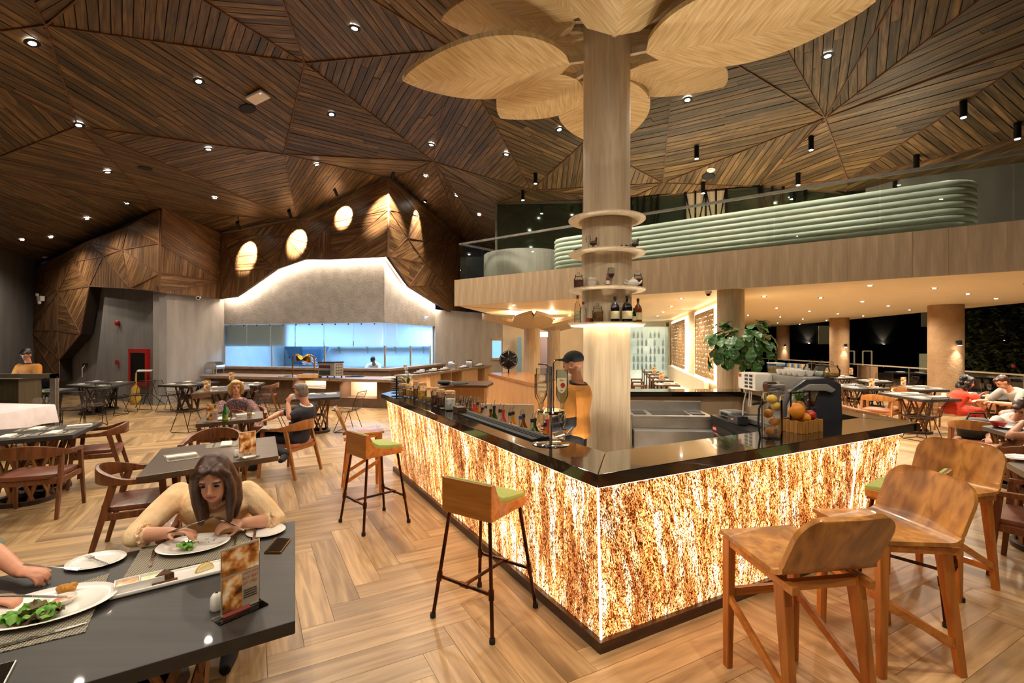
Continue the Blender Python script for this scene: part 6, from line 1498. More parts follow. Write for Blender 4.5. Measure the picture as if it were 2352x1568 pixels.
t = thing('serving_tray', 'round black tray lying on the waiter station shelf', 'tray', G(1055,881,0.951), 0); MB().lathe([(0.0,0),(0.18,0),(0.2,0.02),(0.19,0.02),(0.175,0.006),(0.0,0.006)], 28).build('tray', M_MATTE, t, smooth=40)
# ---- back bar: fridge with coffee machine
kb = thing('undercounter_fridge', 'black undercounter fridge with steel door handle inside the bar', 'fridge', (2.85,5.25,0))
fq = [(2.36,4.40),(3.30,4.86),(3.36,6.05),(2.48,6.05)]; fq = [(x-2.85,y-5.25) for x, y in fq]
MB().prism([(x*0.96,y*0.97) for x, y in fq], 0.0, 0.88).build('body', plain('charcoal_steel','#2c2a29',0.4,0.6,col2='#34312f'), kb); MB().prism(fq, 0.88, 0.92).build('top', M_BLACK, kb)
for t0, t1 in ((0.06,0.46), (0.52,0.94)):
    a = Vector(fq[3]+(0,)).lerp(Vector(fq[0]+(0,)), t0); b = Vector(fq[3]+(0,)).lerp(Vector(fq[0]+(0,)), t1); a.z = b.z = 0.45
    dr_ = MB().bar(a, b, 0.02, 0.74).build('door', M_MDARK if False else plain('fridge_door_%d' % int(t0*10),'#3a3734',0.35,0.7), kb); h = Vector((-0.03,0,0.28)); MB().tube([a.lerp(b,0.15)+h, a.lerp(b,0.85)+h], 0.012, 8).build('handle', M_CHROME, dr_)
a = Vector(fq[3]+(0.78,)).lerp(Vector(fq[0]+(0.78,)), 0.12); MB().box(a+Vector((-0.016,0,0)), (0.006,0.08,0.03)).build('display', glow('display_red',(1,0.1,0.08,1),0.6), kb)
M_MGREY = plain('machine_grey', '#8d8a84', 0.35, 0.2, col2='#98958e'); M_MWHITE = plain('machine_white', '#cfc9bd', 0.35, col2='#d8d2c6'); M_MDARK = plain('machine_charcoal', '#34343a', 0.35, 0.2, col2='#3c3c42')
EMR = -PI/2+0.06; EML = Vector((2.86,5.08,0.92))
em = thing('espresso_machine', 'two-tone espresso machine with white button panel, cups on top and dark arched side', 'coffee machine', EML, EMR)
MB().box((-0.02,0.1,0.46), (0.86,0.34,0.20)).build('body', M_MGREY, em, bevel=0.03, smooth=40)
MB().box((0,0.14,0.20), (0.80,0.22,0.34)).build('backplate', M_STEEL, em); MB().box((0,-0.02,0.04), (0.84,0.46,0.06)).build('drip_tray', M_STEEL, em, bevel=0.01)
bpn = MB().box((-0.28,-0.16,0.47), (0.36,0.20,0.19)).build('button_panel', M_MWHITE, em, bevel=0.035, smooth=40)
for r in range(4):
    for c in range(2): MB().box((-0.27+0.09*c,-0.262,0.535-0.04*r), (0.06,0.004,0.024)).build('button', M_MDARK, bpn)
MB().box((-0.40,-0.262,0.53), (0.05,0.004,0.035)).build('button', M_REDL, bpn)
m = MB(); m.at((0.45,0,0), (PI/2,0,PI/2)); ot = [(-0.28,0.0),(-0.30,0.30),(-0.25,0.44),(-0.10,0.545),(0.12,0.555),(0.25,0.50),(0.27,0.0)]
m.prism(ot, -0.04, 0.04); m.build('arched_side', M_MDARK, em, bevel=0.015, smooth=40)
m = MB(); m.at((0.505,-0.03,0), (PI/2,0,PI/2)); arc = [(-0.26,0.10),(-0.26,0.30),(-0.20,0.42),(-0.05,0.50),(0.12,0.50),(0.20,0.45),(0.16,0.42),(0.10,0.44),(-0.03,0.44),(-0.14,0.37),(-0.20,0.28),(-0.20,0.10)]; m.prism(arc, -0.02, 0.02); m.build('arch_trim', M_MGREY, em, bevel=0.006, smooth=40)
for x in (-0.10, 0.20): MB().lathe([(0.05,0.27),(0.055,0.29),(0.055,0.36),(0.045,0.37)], 16, (x,-0.13,0)).build('group_head', M_CHROME, em, smooth=40); MB().tube([(x,-0.13,0.26),(x,-0.29,0.24)], 0.014, 8).build('portafilter', M_MATTE, em, smooth=40)
MB().tube([(0.06,-0.06,0.44),(0.06,-0.24,0.44)], 0.055, 16).build('boiler_cover', M_CHROME, em, smooth=40)
MB().tube([(-0.40,-0.18,0.38),(-0.40,-0.22,0.2),(-0.38,-0.24,0.08)], 0.008, 8).build('steam_wand', M_MWHITE, em); MB().tube([(-0.24,-0.18,0.38),(-0.24,-0.24,0.36),(-0.24,-0.25,0.2),(-0.20,-0.25,0.2),(-0.20,-0.24,0.36)], 0.006, 8).build('bracket', M_MWHITE, em)
def emw(x, y, z): return EML+Matrix.Rotation(EMR, 3, 'Z') @ Vector((x, y, z))
cupm = MB().lathe([(0.022,0.0),(0.034,0.02),(0.038,0.055),(0.034,0.055),(0.02,0.01)], 14).mesh('coffee_cup', smooth=40); cupm.materials.append(M_PLATE)
for i in range(5):
    for j in range(2):
        o = link('coffee_cup', cupm, None, None, emw(-0.04+0.085*i, -0.02+0.085*j, 0.562)); tag(o, 'white coffee cup standing on top of the espresso machine', 'cup', 'cups on the espresso machine')
t = thing('sachet_caddy', 'white caddy of coloured sugar sachets on the espresso machine', 'caddy', emw(-0.10,0.20,0.562), EMR)
MB().box((0,0,0.004), (0.30,0.1,0.008)).build('tray', M_WHITE, t)
for k in range(3):
    for sx in (-1, 1): MB().box((-0.1+0.1*k+sx*0.045,0,0.035), (0.006,0.1,0.06)).build('divider', M_WHITE, t)
    for sy_ in (-1, 1): MB().box((-0.1+0.1*k,sy_*0.047,0.035), (0.09,0.006,0.06)).build('wall', M_WHITE, t)
for k in range(9): MB().box((-0.135+0.034*k,0.0,0.065), (0.018,0.06,0.085)).build('sachet', plain('sachet_%d' % k, ('#3f7bc4','#d9a23a','#e8e2d4')[k % 3], 0.6), t)
t = thing('tissue_box', 'clear plastic box of stirrers on the espresso machine', 'box', emw(-0.34,0.12,0.562), EMR); MB().box((0,0,0.05), (0.16,0.11,0.10)).build('box', M_GLASS, t); MB().box((0,0,0.04), (0.13,0.09,0.07)).build('stirrers', FM[3], t); MB().box((0,0,0.105), (0.165,0.115,0.012)).build('lid', M_WHITE, t, bevel=0.004)
for k, (x, fm, nm) in enumerate(((0.14,FM[2],'brown sugar'), (0.30,FM[0],'white sugar'), (0.44,FM[6],'biscuits'))):
    t = thing('cookie_jar', 'round glass jar of %s with knob lid on the coffee machine' % nm, 'jar', emw(x,0.19,0.562))
    MB().lathe([(0.05,0),(0.068,0.015),(0.07,0.07),(0.05,0.10)], 20).build('body', M_GLASS, t, smooth=40); MB().lathe([(0.05,0.006),(0.062,0.018),(0.062,0.045)], 16).build('contents', fm, t); MB().lathe([(0.055,0.10),(0.05,0.115),(0.012,0.125),(0.018,0.145),(0.0,0.155)], 16).build('lid', M_GLASS, t, smooth=40)
t = thing('kitchen_scale', 'low grey digital scale on the black fridge top', 'scale', (2.66,5.82,0.921), EMR); MB().box((0,0,0.04), (0.26,0.22,0.07)).build('body', M_MGREY, t, bevel=0.012); MB().box((0,-0.112,0.04), (0.16,0.004,0.03)).build('display', M_MATTE, t); MB().box((0,0.01,0.078), (0.22,0.17,0.008)).build('plate', M_STEEL, t)
t = thing('knock_box', 'dark coffee knock box beside the digital scale', 'box', (2.50,5.36,0.921), EMR); MB().box((0,0,0.045), (0.22,0.12,0.09)).build('box', M_MDARK, t, bevel=0.008); MB().box((0.0,-0.062,0.05), (0.05,0.004,0.015)).build('badge', plain('badge_orange','#b8792c',0.4), t); MB().tube([(-0.11,0,0.085),(0.11,0,0.085)], 0.01, 8).build('bar', M_MATTE, t)
t = thing('coffee_grinder', 'dark coffee grinder with a clear bean hopper behind the fruit', 'grinder', bar(2.60,0.34,1.081), BANG); t.scale = (0.72,0.72,0.72)
MB().box((0,0,0.12), (0.13,0.09,0.24)).build('body', M_MDARK, t, bevel=0.02, smooth=40); MB().lathe([(0.04,0.25),(0.075,0.36),(0.085,0.43)], 20).build('hopper', M_GLASS, t, smooth=40); MB().lathe([(0.035,0.25),(0.055,0.31),(0.05,0.315)], 16).build('beans', FM[1], t); MB().lathe([(0.088,0.43),(0.088,0.445),(0.0,0.45)], 20).build('lid', M_MATTE, t)
# fruit basket
M_LEMON = plain('lemon', '#d8b13a', 0.45, col2='#c99d2a', bump=0.15, bscale=60); M_ORANGEF = plain('orange_fruit', '#d98a1e', 0.45, col2='#c97a18', bump=0.15, bscale=60); M_APPLE = plain('red_apple', '#9c1f14', 0.3, col2='#b83a22', scale=7)
M_PINE = plain('pineapple_skin', '#a8742a', 0.6, col2='#6b4a18', scale=60, bump=0.8, bscale=60)
bk = ct(1838,989); fb = thing('fruit_basket', 'small square basket of split bamboo with a twig handle', 'basket', bk, BANG)
M_BAMB = wood('bamboo', '#8a5a22', '#c08a44', 0.5, scale=2, axis=2, bump=0.2)
for sx, sy, L, ax in ((0,-0.1,0.28,0), (0,0.1,0.28,0), (-0.14,0,0.2,1), (0.14,0,0.2,1)):
    n = 8 if ax == 0 else 6
    for k in range(n):
        d = -L/2+L*(k+0.5)/n; MB().box((sx+(d if ax == 0 else 0), sy+(d if ax else 0), 0.05), ((L/n*0.92 if ax == 0 else 0.012), (L/n*0.92 if ax else 0.012), 0.095+0.008*(k % 2))).build('slat', M_BAMB, fb)
MB().box((0,0,0.006), (0.28,0.2,0.012)).build('bottom', M_BAMB, fb)
for sx in (-0.13, 0.13): MB().tube([(sx,0,0.03),(sx,0,0.33)], 0.007, 6).build('handle_post', M_PIPE, fb)
MB().tube([(-0.15,0,0.32),(0.15,0,0.32)], 0.007, 6).build('handle_bar', M_PIPE, fb)
def fruit(name, label, loc, r, mat, cat='fruit', sq=0.9, stem=True, group=None):
    o = thing(name, label, cat, loc, random.uniform(0,3), group); MB().ball((0,0,r*sq), (r,r,r*sq), 16, 10).build('flesh', mat, o, smooth=60)
    if stem: MB().tube([(0,0,r*sq*1.92),(0.004,0,r*sq*2.1)], 0.004, 5).build('stem', M_PIPE, o)
    return o
def bkp(x, y, z): 
    M = Matrix.Rotation(BANG, 3, 'Z'); return bk+M @ Vector((x,y,z))
fruit('mango', 'large yellow mango on top of the bamboo fruit basket', bkp(-0.085,-0.02,0.105), 0.062, M_ORANGEF, sq=1.1); fruit('mango', 'smaller orange mango at the front of the basket', bkp(-0.01,-0.045,0.075), 0.045, M_ORANGEF)
fruit('apple', 'shiny red apple in the bamboo fruit basket', bkp(0.075,-0.04,0.09), 0.045, M_APPLE)
o = thing('pineapple', 'pineapple with green crown standing in the fruit basket', 'fruit', bkp(0.02,0.03,0.05)); MB().lathe([(0.0,0.0),(0.05,0.02),(0.062,0.08),(0.058,0.15),(0.035,0.19),(0.0,0.20)], 18).build('flesh', M_PINE, o, smooth=60)
for k in range(16):
    a = k*2.4; d = Vector((math.cos(a), math.sin(a), 0)); s = 0.03+0.03*(k/16); MB().tube([(0,0,0.19), d*0.02+Vector((0,0,0.23)), d*(0.065-0.03*k/16)+Vector((0,0,0.25+0.05*k/16))], [0.008,0.009,0.001], 5).build('crown_leaf', M_LG, o)
vz = ct(1773,1004); o = thing('glass_vase', 'tall clear cylinder vase filled with citrus fruit', 'vase', vz)
MB().lathe([(0.0,0.006),(0.066,0.006),(0.068,0.0),(0.075,0.005),(0.075,0.29),(0.071,0.29),(0.071,0.012)], 28).build('glass', M_GLASS, o, smooth=40); MB().tube([(-0.075,0,0.28),(-0.10,0,0.22),(-0.105,0,0.1),(-0.09,0,-0.0)], 0.008, 8).build('strap', M_MATTE, o)
for k, (x, y, z, m_, nm) in enumerate(((-0.02,-0.015,0.013,M_ORANGEF,'lowest orange'), (0.022,0.01,0.085,M_ORANGEF,'second orange'), (-0.03,0.0,0.150,M_ORANGEF,'upper orange'), (0.028,-0.01,0.205,M_LEMON,'lemon'), (0.0,0.0,0.262,M_LEMON,'topmost lemon'))):
    fruit('citrus_fruit', '%s inside the clear cylinder vase' % nm, vz+Vector((x,y,z)), 0.038, m_, group='citrus in the glass vase')
# steel cocktail station
ss = thing('cocktail_station', 'stainless steel cocktail station with ice well and bottle trough inside the bar', 'sink unit', (2.07,6.45,0), -0.10)
MB().box((0,0,0.86), (1.02,0.62,0.05)).build('top', M_STEEL, ss, bevel=0.006); MB().box((0,-0.02,0.74), (1.0,0.56,0.2)).build('ice_well', M_STEEL, ss); MB().box((0,0.29,0.94), (1.02,0.03,0.14)).build('splashback', M_STEEL, ss)
MB().box((0,-0.42,0.62), (1.02,0.2,0.22)).build('bottle_trough', M_STEEL, ss, bevel=0.004)
for x in (-0.38, 0.36): MB().box((x,-0.03,0.889), (0.16,0.30,0.012)).build('bin_lid', M_MDARK, ss)
MB().box((0,-0.02,0.888), (0.48,0.4,0.012)).build('well_cover', M_CHROME, ss, bevel=0.004)
for sx in (-1, 1):
    for sy in (-1, 1): MB().tube([(sx*0.47,sy*0.25,0.0),(sx*0.47,sy*0.25,0.7)], 0.018, 8).build('leg', M_STEEL, ss)
s2 = thing('steel_cabinet', 'stainless steel cabinet beside the cocktail station, behind the tree column', 'cabinet', (1.30,6.35,0), -0.10); MB().box((0,0,0.47), (0.46,0.56,0.86)).build('body', M_STEEL, s2); MB().box((0,-0.29,0.47), (0.42,0.012,0.76)).build('door', M_STEEL, s2, bevel=0.004); MB().box((0,0,0.91), (0.48,0.6,0.02)).build('top', M_STEEL, s2)
# ---- on the column shelves
def cs(px, z, r=0.335):
    dx = (px-1393.5)/FPX*(TY-0.25); dx = max(-r*0.98, min(r*0.98, dx)); return Vector((TX+dx, TY-math.sqrt(r*r-dx*dx), z))
def bott(px, z, r, h, gm, label, neck=0.3, cap=M_MATTE, lab=None, sq=1.0):
    o = thing('liquor_bottle', label, 'bottle', cs(px, z)); MB().lathe([(r*0.95,0),(r,0.008),(r,h*0.55),(r*0.8,h*0.66),(r*neck,h*0.78),(r*neck,h*0.94)], 16).build('glass', gm, o, smooth=40); MB().lathe([(r*neck*1.2,h*0.88),(r*neck*1.2,h)], 10).build('cap', cap, o)
    if lab: MB().lathe([(r*1.01,h*0.12),(r*1.01,h*0.42)], 16).build('label', lab, o)
z1, z2, z3 = DZ[0]+0.0125, DZ[1]+0.0125, DZ[2]+0.0125
M_REDC = plain('cork_stopper', '#6b3a1e', 0.6)
bott(1316,z1,0.034,0.30,M_GLASS,'tall clear bottle with dark stopper on the lowest shelf ring',cap=M_REDC,lab=M_BLUEG); bott(1331,z1,0.036,0.22,M_GLASS,'shorter clear flask on the lowest shelf ring',cap=M_REDC)
o = thing('match_box', 'small red and brown boxes on the lowest shelf ring', 'box', cs(1345,z1,0.36)); MB().box((0,0,0.02), (0.03,0.03,0.04)).build('box', M_WAL, o); MB().box((-0.03,0.0,0.022), (0.03,0.03,0.045)).build('lid', M_REDL, o)
def cjar(px, z, fm, label, r=0.055, h=0.2):
    o = thing('cookie_jar', label, 'jar', cs(px, z)); MB().lathe([(r*0.9,0),(r,0.01),(r,h*0.55),(r*0.75,h*0.68),(r*0.78,h*0.72)], 18).build('body', M_GLASS, o, smooth=40); MB().lathe([(r*0.85,0.01),(r*0.9,0.02),(r*0.88,h*0.5),(r*0.6,h*0.53)], 16).build('contents', fm, o); MB().lathe([(r*0.8,h*0.72),(r*0.8,h*0.8),(r*0.2,h*0.86),(r*0.28,h*0.94),(0,h)], 16).build('lid', M_GLASS, o, smooth=40)
cjar(1360,z1,FM[5],'jar of round brown cookies on the lowest shelf ring'); bott(1398,z1,0.045,0.26,M_DARKB,'black liqueur bottle with an arched cream label',lab=M_LABEL); bott(1427,z1,0.055,0.27,M_DARKB,'round black liqueur bottle with a red seal',neck=0.22,lab=M_LABEL)
bott(1446,z1,0.024,0.15,M_GLASSG,'little green bottle between black bottle and whisky',lab=M_LABEL); bott(1462,z1,0.042,0.26,M_BROWNG,'amber whisky bottle with a pale label on the lowest shelf ring',lab=M_LABEL)
cjar(1323,z2,FM[1],'jar of dark spice on the second shelf ring',0.052,0.18); cjar(1461,z2,FM[2],'jar of chocolate pieces behind the white teapot',0.05,0.19)
for k in range(2):
    o = thing('tea_bowl', ('lower white tea bowl resting on the second shelf ring', 'white tea bowl tipped inside the lower bowl')[k], 'bowl', cs(1349,z2+0.035*k)); MB().lathe([(0.02,0),(0.035,0.01),(0.05,0.055),(0.046,0.055),(0.03,0.012)], 16).build('bowl', M_PLATE, o, smooth=50); MB().lathe([(0.018,0),(0.02,-0.004 if k else 0.0),(0.0,0.002)], 12).build('foot', M_PLATE, o)
bott(1382,z2,0.018,0.13,plain('hot_sauce','#7a1c10',0.3,coat=0.3),'small red hot sauce bottle with a diamond label',cap=M_REDL,lab=M_WHITE)
o = thing('teapot', 'white porcelain teapot on the second shelf ring', 'teapot', cs(1444,z2)); MB().lathe([(0.03,0),(0.055,0.02),(0.058,0.05),(0.035,0.075)], 18).build('body', M_PLATE, o, smooth=50); MB().lathe([(0.037,0.075),(0.02,0.085),(0.008,0.09),(0.01,0.1),(0,0.104)], 14).build('lid', M_PLATE, o, smooth=50); MB().tube([(-0.05,0,0.06),(-0.085,0,0.075),(-0.09,0,0.045),(-0.055,0,0.025)], 0.006, 8).build('handle', M_PLATE, o, smooth=50); MB().tube([(0.05,0,0.03),(0.08,0,0.05),(0.09,0,0.07)], [0.012,0.009,0.006], 8).build('spout', M_PLATE, o, smooth=50)
def wineglass(p, label, group=None, wine=None, s=1.0):
    o = thing('wine_glass', label, 'glass', p, 0, group); MB().lathe([(0.0,0.001),(0.034*s,0.0),(0.034*s,0.003),(0.005,0.008),(0.004,0.085*s),(0.03*s,0.11*s),(0.04*s,0.15*s),(0.034*s,0.2*s)], 16).build('glass', M_GLASS, o, smooth=50)
    if wine: MB().lathe([(0.006,0.092*s),(0.029*s,0.112*s),(0.036*s,0.135*s),(0.0,0.135*s)], 14).build('wine', wine, o)
    return o
M_WINE = plain('red_wine', '#2a0710', 0.1, coat=0.5)
wineglass(cs(1391,z2,0.30), 'glass of dark red wine on the second shelf ring', None, M_WINE, 0.95); o = wineglass(cs(1341,z3), 'wine glass beside the small bird on the third shelf ring', None, None, 0.7)
for px, lab in ((1351,'dark carved bird perched on the third shelf ring'), (1450,'brown carved bird on the far side of the third shelf ring')):
    o = thing('bird_figure', lab, 'figurine', cs(px, z3)); MB().ball((0,0,0.055), (0.04,0.022,0.025), 10, 8).build('body', M_WAL, o, smooth=60); MB().tube([(0.02,0,0.065),(0.03,0,0.10),(0.033,0,0.115)], [0.014,0.012,0.010], 8).build('neck', M_WAL, o, smooth=60)
    for s in (-1, 1): MB().tube([(0.005*s,0.008*s,0.04),(0.006*s,0.01*s,0.0)], 0.003, 5).build('foot', M_PIPE, o)
for px, lab, w in ((1322,'dark bunch of grapes on the third shelf ring',0.05), (1432,'black plate of grapes on the third shelf ring',0.08)):
    o = thing('grape_bunch', lab, 'fruit', cs(px, z3)); rg = random.Random(px)
    m = MB(); [m.ball((rg.uniform(-w,w), rg.uniform(-0.03,0.03), 0.012+rg.random()*0.012), 0.011, 7, 5) for _ in range(24)]; m.build('grapes', M_DARKB, o, smooth=60); MB().tube([(0,0,0.02),(0.02,0,0.045)], 0.003, 5).build('stalk', M_PIPE, o)
# ---- fiddle leaf fig
fg = thing('fiddle_leaf_fig', 'big fiddle leaf fig with broad glossy leaves in a timber pot behind the coffee machine', 'potted plant', (P(1702,790,8.25).x,8.25,0))
MB().lathe([(0.20,0),(0.22,0.02),(0.26,0.98),(0.24,0.98),(0.22,0.93),(0.0,0.93)], 28).build('pot', M_PLY, fg, smooth=40); MB().tube([(0,0,0.9),(0.03,0,1.3),(-0.02,0,1.7)], 0.022, 8).build('trunk', M_PIPE, fg, smooth=40)
def fleaf(u, v):
    w = (0.62*math.sin(PI*u**0.8)**0.7*(0.72+0.28*math.cos(2*PI*(u-0.75)))); x = u*0.24; y = (v-0.5)*0.24*w*1.35
    return Vector((x, y, -0.05*u*u+0.25*abs(y)+0.006*math.sin(20*u)))
flm = MB().grid(fleaf, 10, 4).mesh('leaf', smooth=70); 
M_FIG = plain('fig_leaf', '#2a5526', 0.35, col2='#4a7a38', scale=6, coat=0.3); flm.materials.append(M_FIG); sol = None
rg = random.Random(11)
for i in range(170):
    a = rg.uniform(0, 2*PI); e = rg.uniform(-0.5, 1.2); R = rg.uniform(0.22, 0.56); c = Vector((math.cos(a)*math.cos(e)*R, math.sin(a)*math.cos(e)*R*0.9, 1.74+math.sin(e)*R*0.9))
    out = (c-Vector((0,0,1.50))).normalized(); o = link('leaf', flm, None, fg, c); Mx = Matrix.Rotation(a+rg.uniform(-0.5,0.5), 4, 'Z') @ Matrix.Rotation(PI/2-0.5-e*0.9+rg.uniform(-0.45,0.45), 4, 'Y') @ Matrix.Rotation(rg.uniform(-0.5,0.5), 4, 'X')
    o.rotation_euler = Mx.to_euler(); k = rg.uniform(0.75, 1.15); o.scale = (k, k, k)
# ================================================================== left side, kitchen, buffet
M_REDP = plain('red_paint', '#b01c16', 0.35, col2='#a0160f'); M_BRASS = plain('brass', '#b98a3a', 0.2, 1.0, col2='#a87a30'); M_CLOTH = plain('white_linen', '#c9bfc0', 0.85, col2='#d4cacb', scale=6, bump=0.2, bscale=9)
def lw(px, py, off=0.02): return onwall(px, py, LW0, LW1, off)
LANG = math.atan2((LW0-LW1).y, (LW0-LW1).x)
p = lw(322,885); t = thing('fire_cabinet', 'red wall cabinet with a hose reel behind its glass door', 'fire cabinet', p, LANG); top = lw(322,801).z-p.z; wd = (lw(343,800)-lw(301,800)).length
MB().box((0,0.08,top/2), (wd,0.02,top)).build('back', plain('dark_red','#4a0d0a',0.5), t)
for x in (-1, 1): MB().box((x*(wd/2-0.05),-0.0,top/2), (0.1,0.16,top)).build('frame', M_REDP, t)
for z in (0.06, top-0.06): MB().box((0,0.0,z), (wd-0.2,0.16,0.12)).build('frame', M_REDP, t)
MB().at((0.06,0.02,top*0.66),(PI/2,0,0)).lathe([(0.05,-0.03),(0.16,-0.03),(0.16,0.03),(0.05,0.03)], 20).build('hose_reel', M_REDP, t, smooth=40); MB().box((0,-0.06,top/2), (wd-0.18,0.006,top-0.2)).build('glass_door', M_PANE, t)
p = lw(272,742); t = thing('fire_bell', 'round red fire alarm bell on the dark grey wall', 'alarm bell', p, LANG); MB().at((0,-0.03,0),(PI/2,0,0)).lathe([(0.0,0.06),(0.06,0.05),(0.09,0.02),(0.09,-0.02)], 20).build('gong', M_REDP, t, smooth=40); MB().box((0,0.005,0), (0.1,0.03,0.1)).build('mount', M_MATTE, t)
p = lw(270,832); t = thing('call_point', 'small red fire call point on the dark grey wall', 'call point', p, LANG); MB().box((0,-0.02,0), (0.12,0.05,0.15)).build('box', M_REDP, t, bevel=0.008); MB().box((0,-0.047,0), (0.06,0.004,0.06)).build('window', M_MATTE, t)
p = lw(197,838); t = thing('wall_socket', 'black double wall socket with a white cable', 'socket', p, LANG); MB().box((0,-0.015,0), (0.32,0.04,0.1)).build('plate', M_MATTE, t, bevel=0.006); MB().tube([(0.04,-0.04,0),(0.06,-0.12,-0.12),(0.03,-0.1,-0.4)], 0.012, 6).build('cable', M_WHITE, t)
p = onwall(97,686,LW0,LW1,0.45); t = thing('emergency_light', 'white emergency light with two swivel heads on the left cladding', 'emergency light', p, LANG); MB().box((0,-0.04,0), (0.34,0.12,0.18)).build('box', M_WHITE, t, bevel=0.015)
for s in (-1, 1): MB().at((s*0.1,-0.09,0.14 if s < 0 else -0.15),(PI/2,0,0)).lathe([(0.0,0.05),(0.06,0.05),(0.05,-0.02)], 14).build('lamp_head', M_WHITE, t, smooth=40)
# podium with monitor
pp = G(40,905,0.3); pod = thing('host_podium', 'timber host podium with a black screen and menus on top', 'podium', (P(14,860,9.5).x,9.5,0)); MB().box((0,0,0.55), (0.95,0.45,1.10)).build('body', wood('podium_wood','#5a4630','#6f5a40',0.5,axis=2), pod); MB().box((0,0,1.115), (1.0,0.5,0.03)).build('top', M_WAL, pod)
t = thing('monitor', 'black monitor standing on the host podium', 'monitor', pod.location+Vector((-0.35,0,1.131))); MB().box((0,0,0.13), (0.36,0.03,0.24)).build('screen', M_MATTE, t, bevel=0.006); MB().box((0,0,0.01), (0.16,0.12,0.02)).build('stand', M_MATTE, t); MB().box((0,0.017,0.13), (0.33,0.004,0.2)).build('display', glow('screen_glow',(0.7,0.8,1,1),2.0), t)
area(t, (0,0.05,0.15), (0.35,1.0,0.35), 3, 0.3, 0.2, (0.65,0.75,1.0))
t = thing('open_menu', 'white menu sheet lying open on the host podium', 'menu', pod.location+Vector((0.15,0,1.131))); MB().box((-0.11,0,0.003), (0.21,0.28,0.006)).build('page', M_WHITE, t); MB().box((0.11,0,0.003), (0.21,0.28,0.006)).build('page', M_WHITE, t)
# framed glass screen
sx0 = G(-80,858,1.05); sx1 = G(133,858,1.05); gsY = 8.95; a, b = P(-90,858,gsY), P(131,858,gsY); t = thing('glass_screen', 'low glass screen in a grey metal frame behind the tablecloth', 'partition', (a.x,gsY,0)); L = b.x-a.x; zt = a.z
M_GFR = plain('taupe_frame', '#6f675d', 0.4, 0.5, col2='#7a7267')
MB().box((L/2,0,zt-0.04), (L,0.08,0.08)).build('frame', M_GFR, t); MB().box((L-0.05,0,zt/2), (0.1,0.08,zt)).build('frame', M_GFR, t); MB().box((L/2,0,0.06), (L,0.08,0.12)).build('frame', M_GFR, t); MB().box((L/2,0,zt/2), (L,0.015,zt-0.1)).build('pane', M_PANE2, t)
# tablecloth table
q = [G(-160,980,0.76), G(124,929,0.76), G(30,925,0.76)]; q = [G(124,928,0.76), G(-150,975,0.76), G(-260,962,0.76), G(-20,925,0.76)]; c = sum(q, Vector())/4
t = thing('covered_table', 'table fully draped in a pale tablecloth beside the glass screen', 'table', (c.x,c.y,0)); MB().prism([(p.x-c.x,p.y-c.y) for p in q], 0.70, 0.755).build('table_top', M_TTOP, t)
for p in q: MB().box(((p.x-c.x)*0.85,(p.y-c.y)*0.85,0.35), (0.05,0.05,0.70)).build('leg', M_SLATD, t)
m = MB(); n = 40; ring0 = []; per = []
for i in range(4):
    for k in range(10): per.append(q[i].lerp(q[(i+1) % 4], k/10)-c)
top = [Vector((p.x*1.005,p.y*1.005,0.758)) for p in per]; mid = [Vector((p.x*1.02,p.y*1.02,0.74)) for p in per]; low = [Vector((p.x*(1.07+0.02*math.sin(i*1.9)),p.y*(1.07+0.02*math.sin(i*1.9)),0.44+0.03*math.sin(i*0.8))) for i, p in enumerate(per)]
m.add([Vector((0,0,0.758))]+top+mid+low, [[0, 1+i, 1+(i+1) % n] for i in range(n)]+[[1+i+n*r, 1+i+n*(r+1), 1+(i+1) % n+n*(r+1), 1+(i+1) % n+n*r] for r in range(2) for i in range(n)])
o = m.build('tablecloth', M_CLOTH, None, smooth=60, loc=(c.x,c.y,0)); tag(o, 'pale linen cloth hanging over the table by the glass screen', 'tablecloth')
# music stand and guitar bag
p = G(340,932); t = thing('music_stand', 'black tripod music stand before the grey wall corner', 'music stand', p)
for a in range(3): MB().tube([(0,0,0.45),(0.42*math.cos(a*2.1+0.4),0.42*math.sin(a*2.1+0.4),0.01)], 0.011, 6).build('leg', M_BLACK, t)
MB().tube([(0,0,0.3),(0,0,1.02)], 0.012, 6).build('pole', M_BLACK, t); MB().box((-0.1,0,1.02), (0.42,0.1,0.03), (0.5,0,0)).build('tray', M_STEEL, t)
p = G(330,927); t = thing('guitar_bag', 'yellow guitar shaped bag leaning behind the music stand', 'bag', p+Vector((-0.15,-0.12,0))); MB().lathe([(0.12,0),(0.17,0.04),(0.18,0.2),(0.12,0.36),(0.13,0.46),(0.06,0.56)], 16, sy=0.45).build('bag', plain('yellow_canvas','#b8903a',0.7,col2='#c9a24a'), t, smooth=50); MB().tube([(0,0,0.5),(0.02,0,0.95)], [0.03,0.02], 8).build('neck', MATS['yellow_canvas'], t, smooth=50)
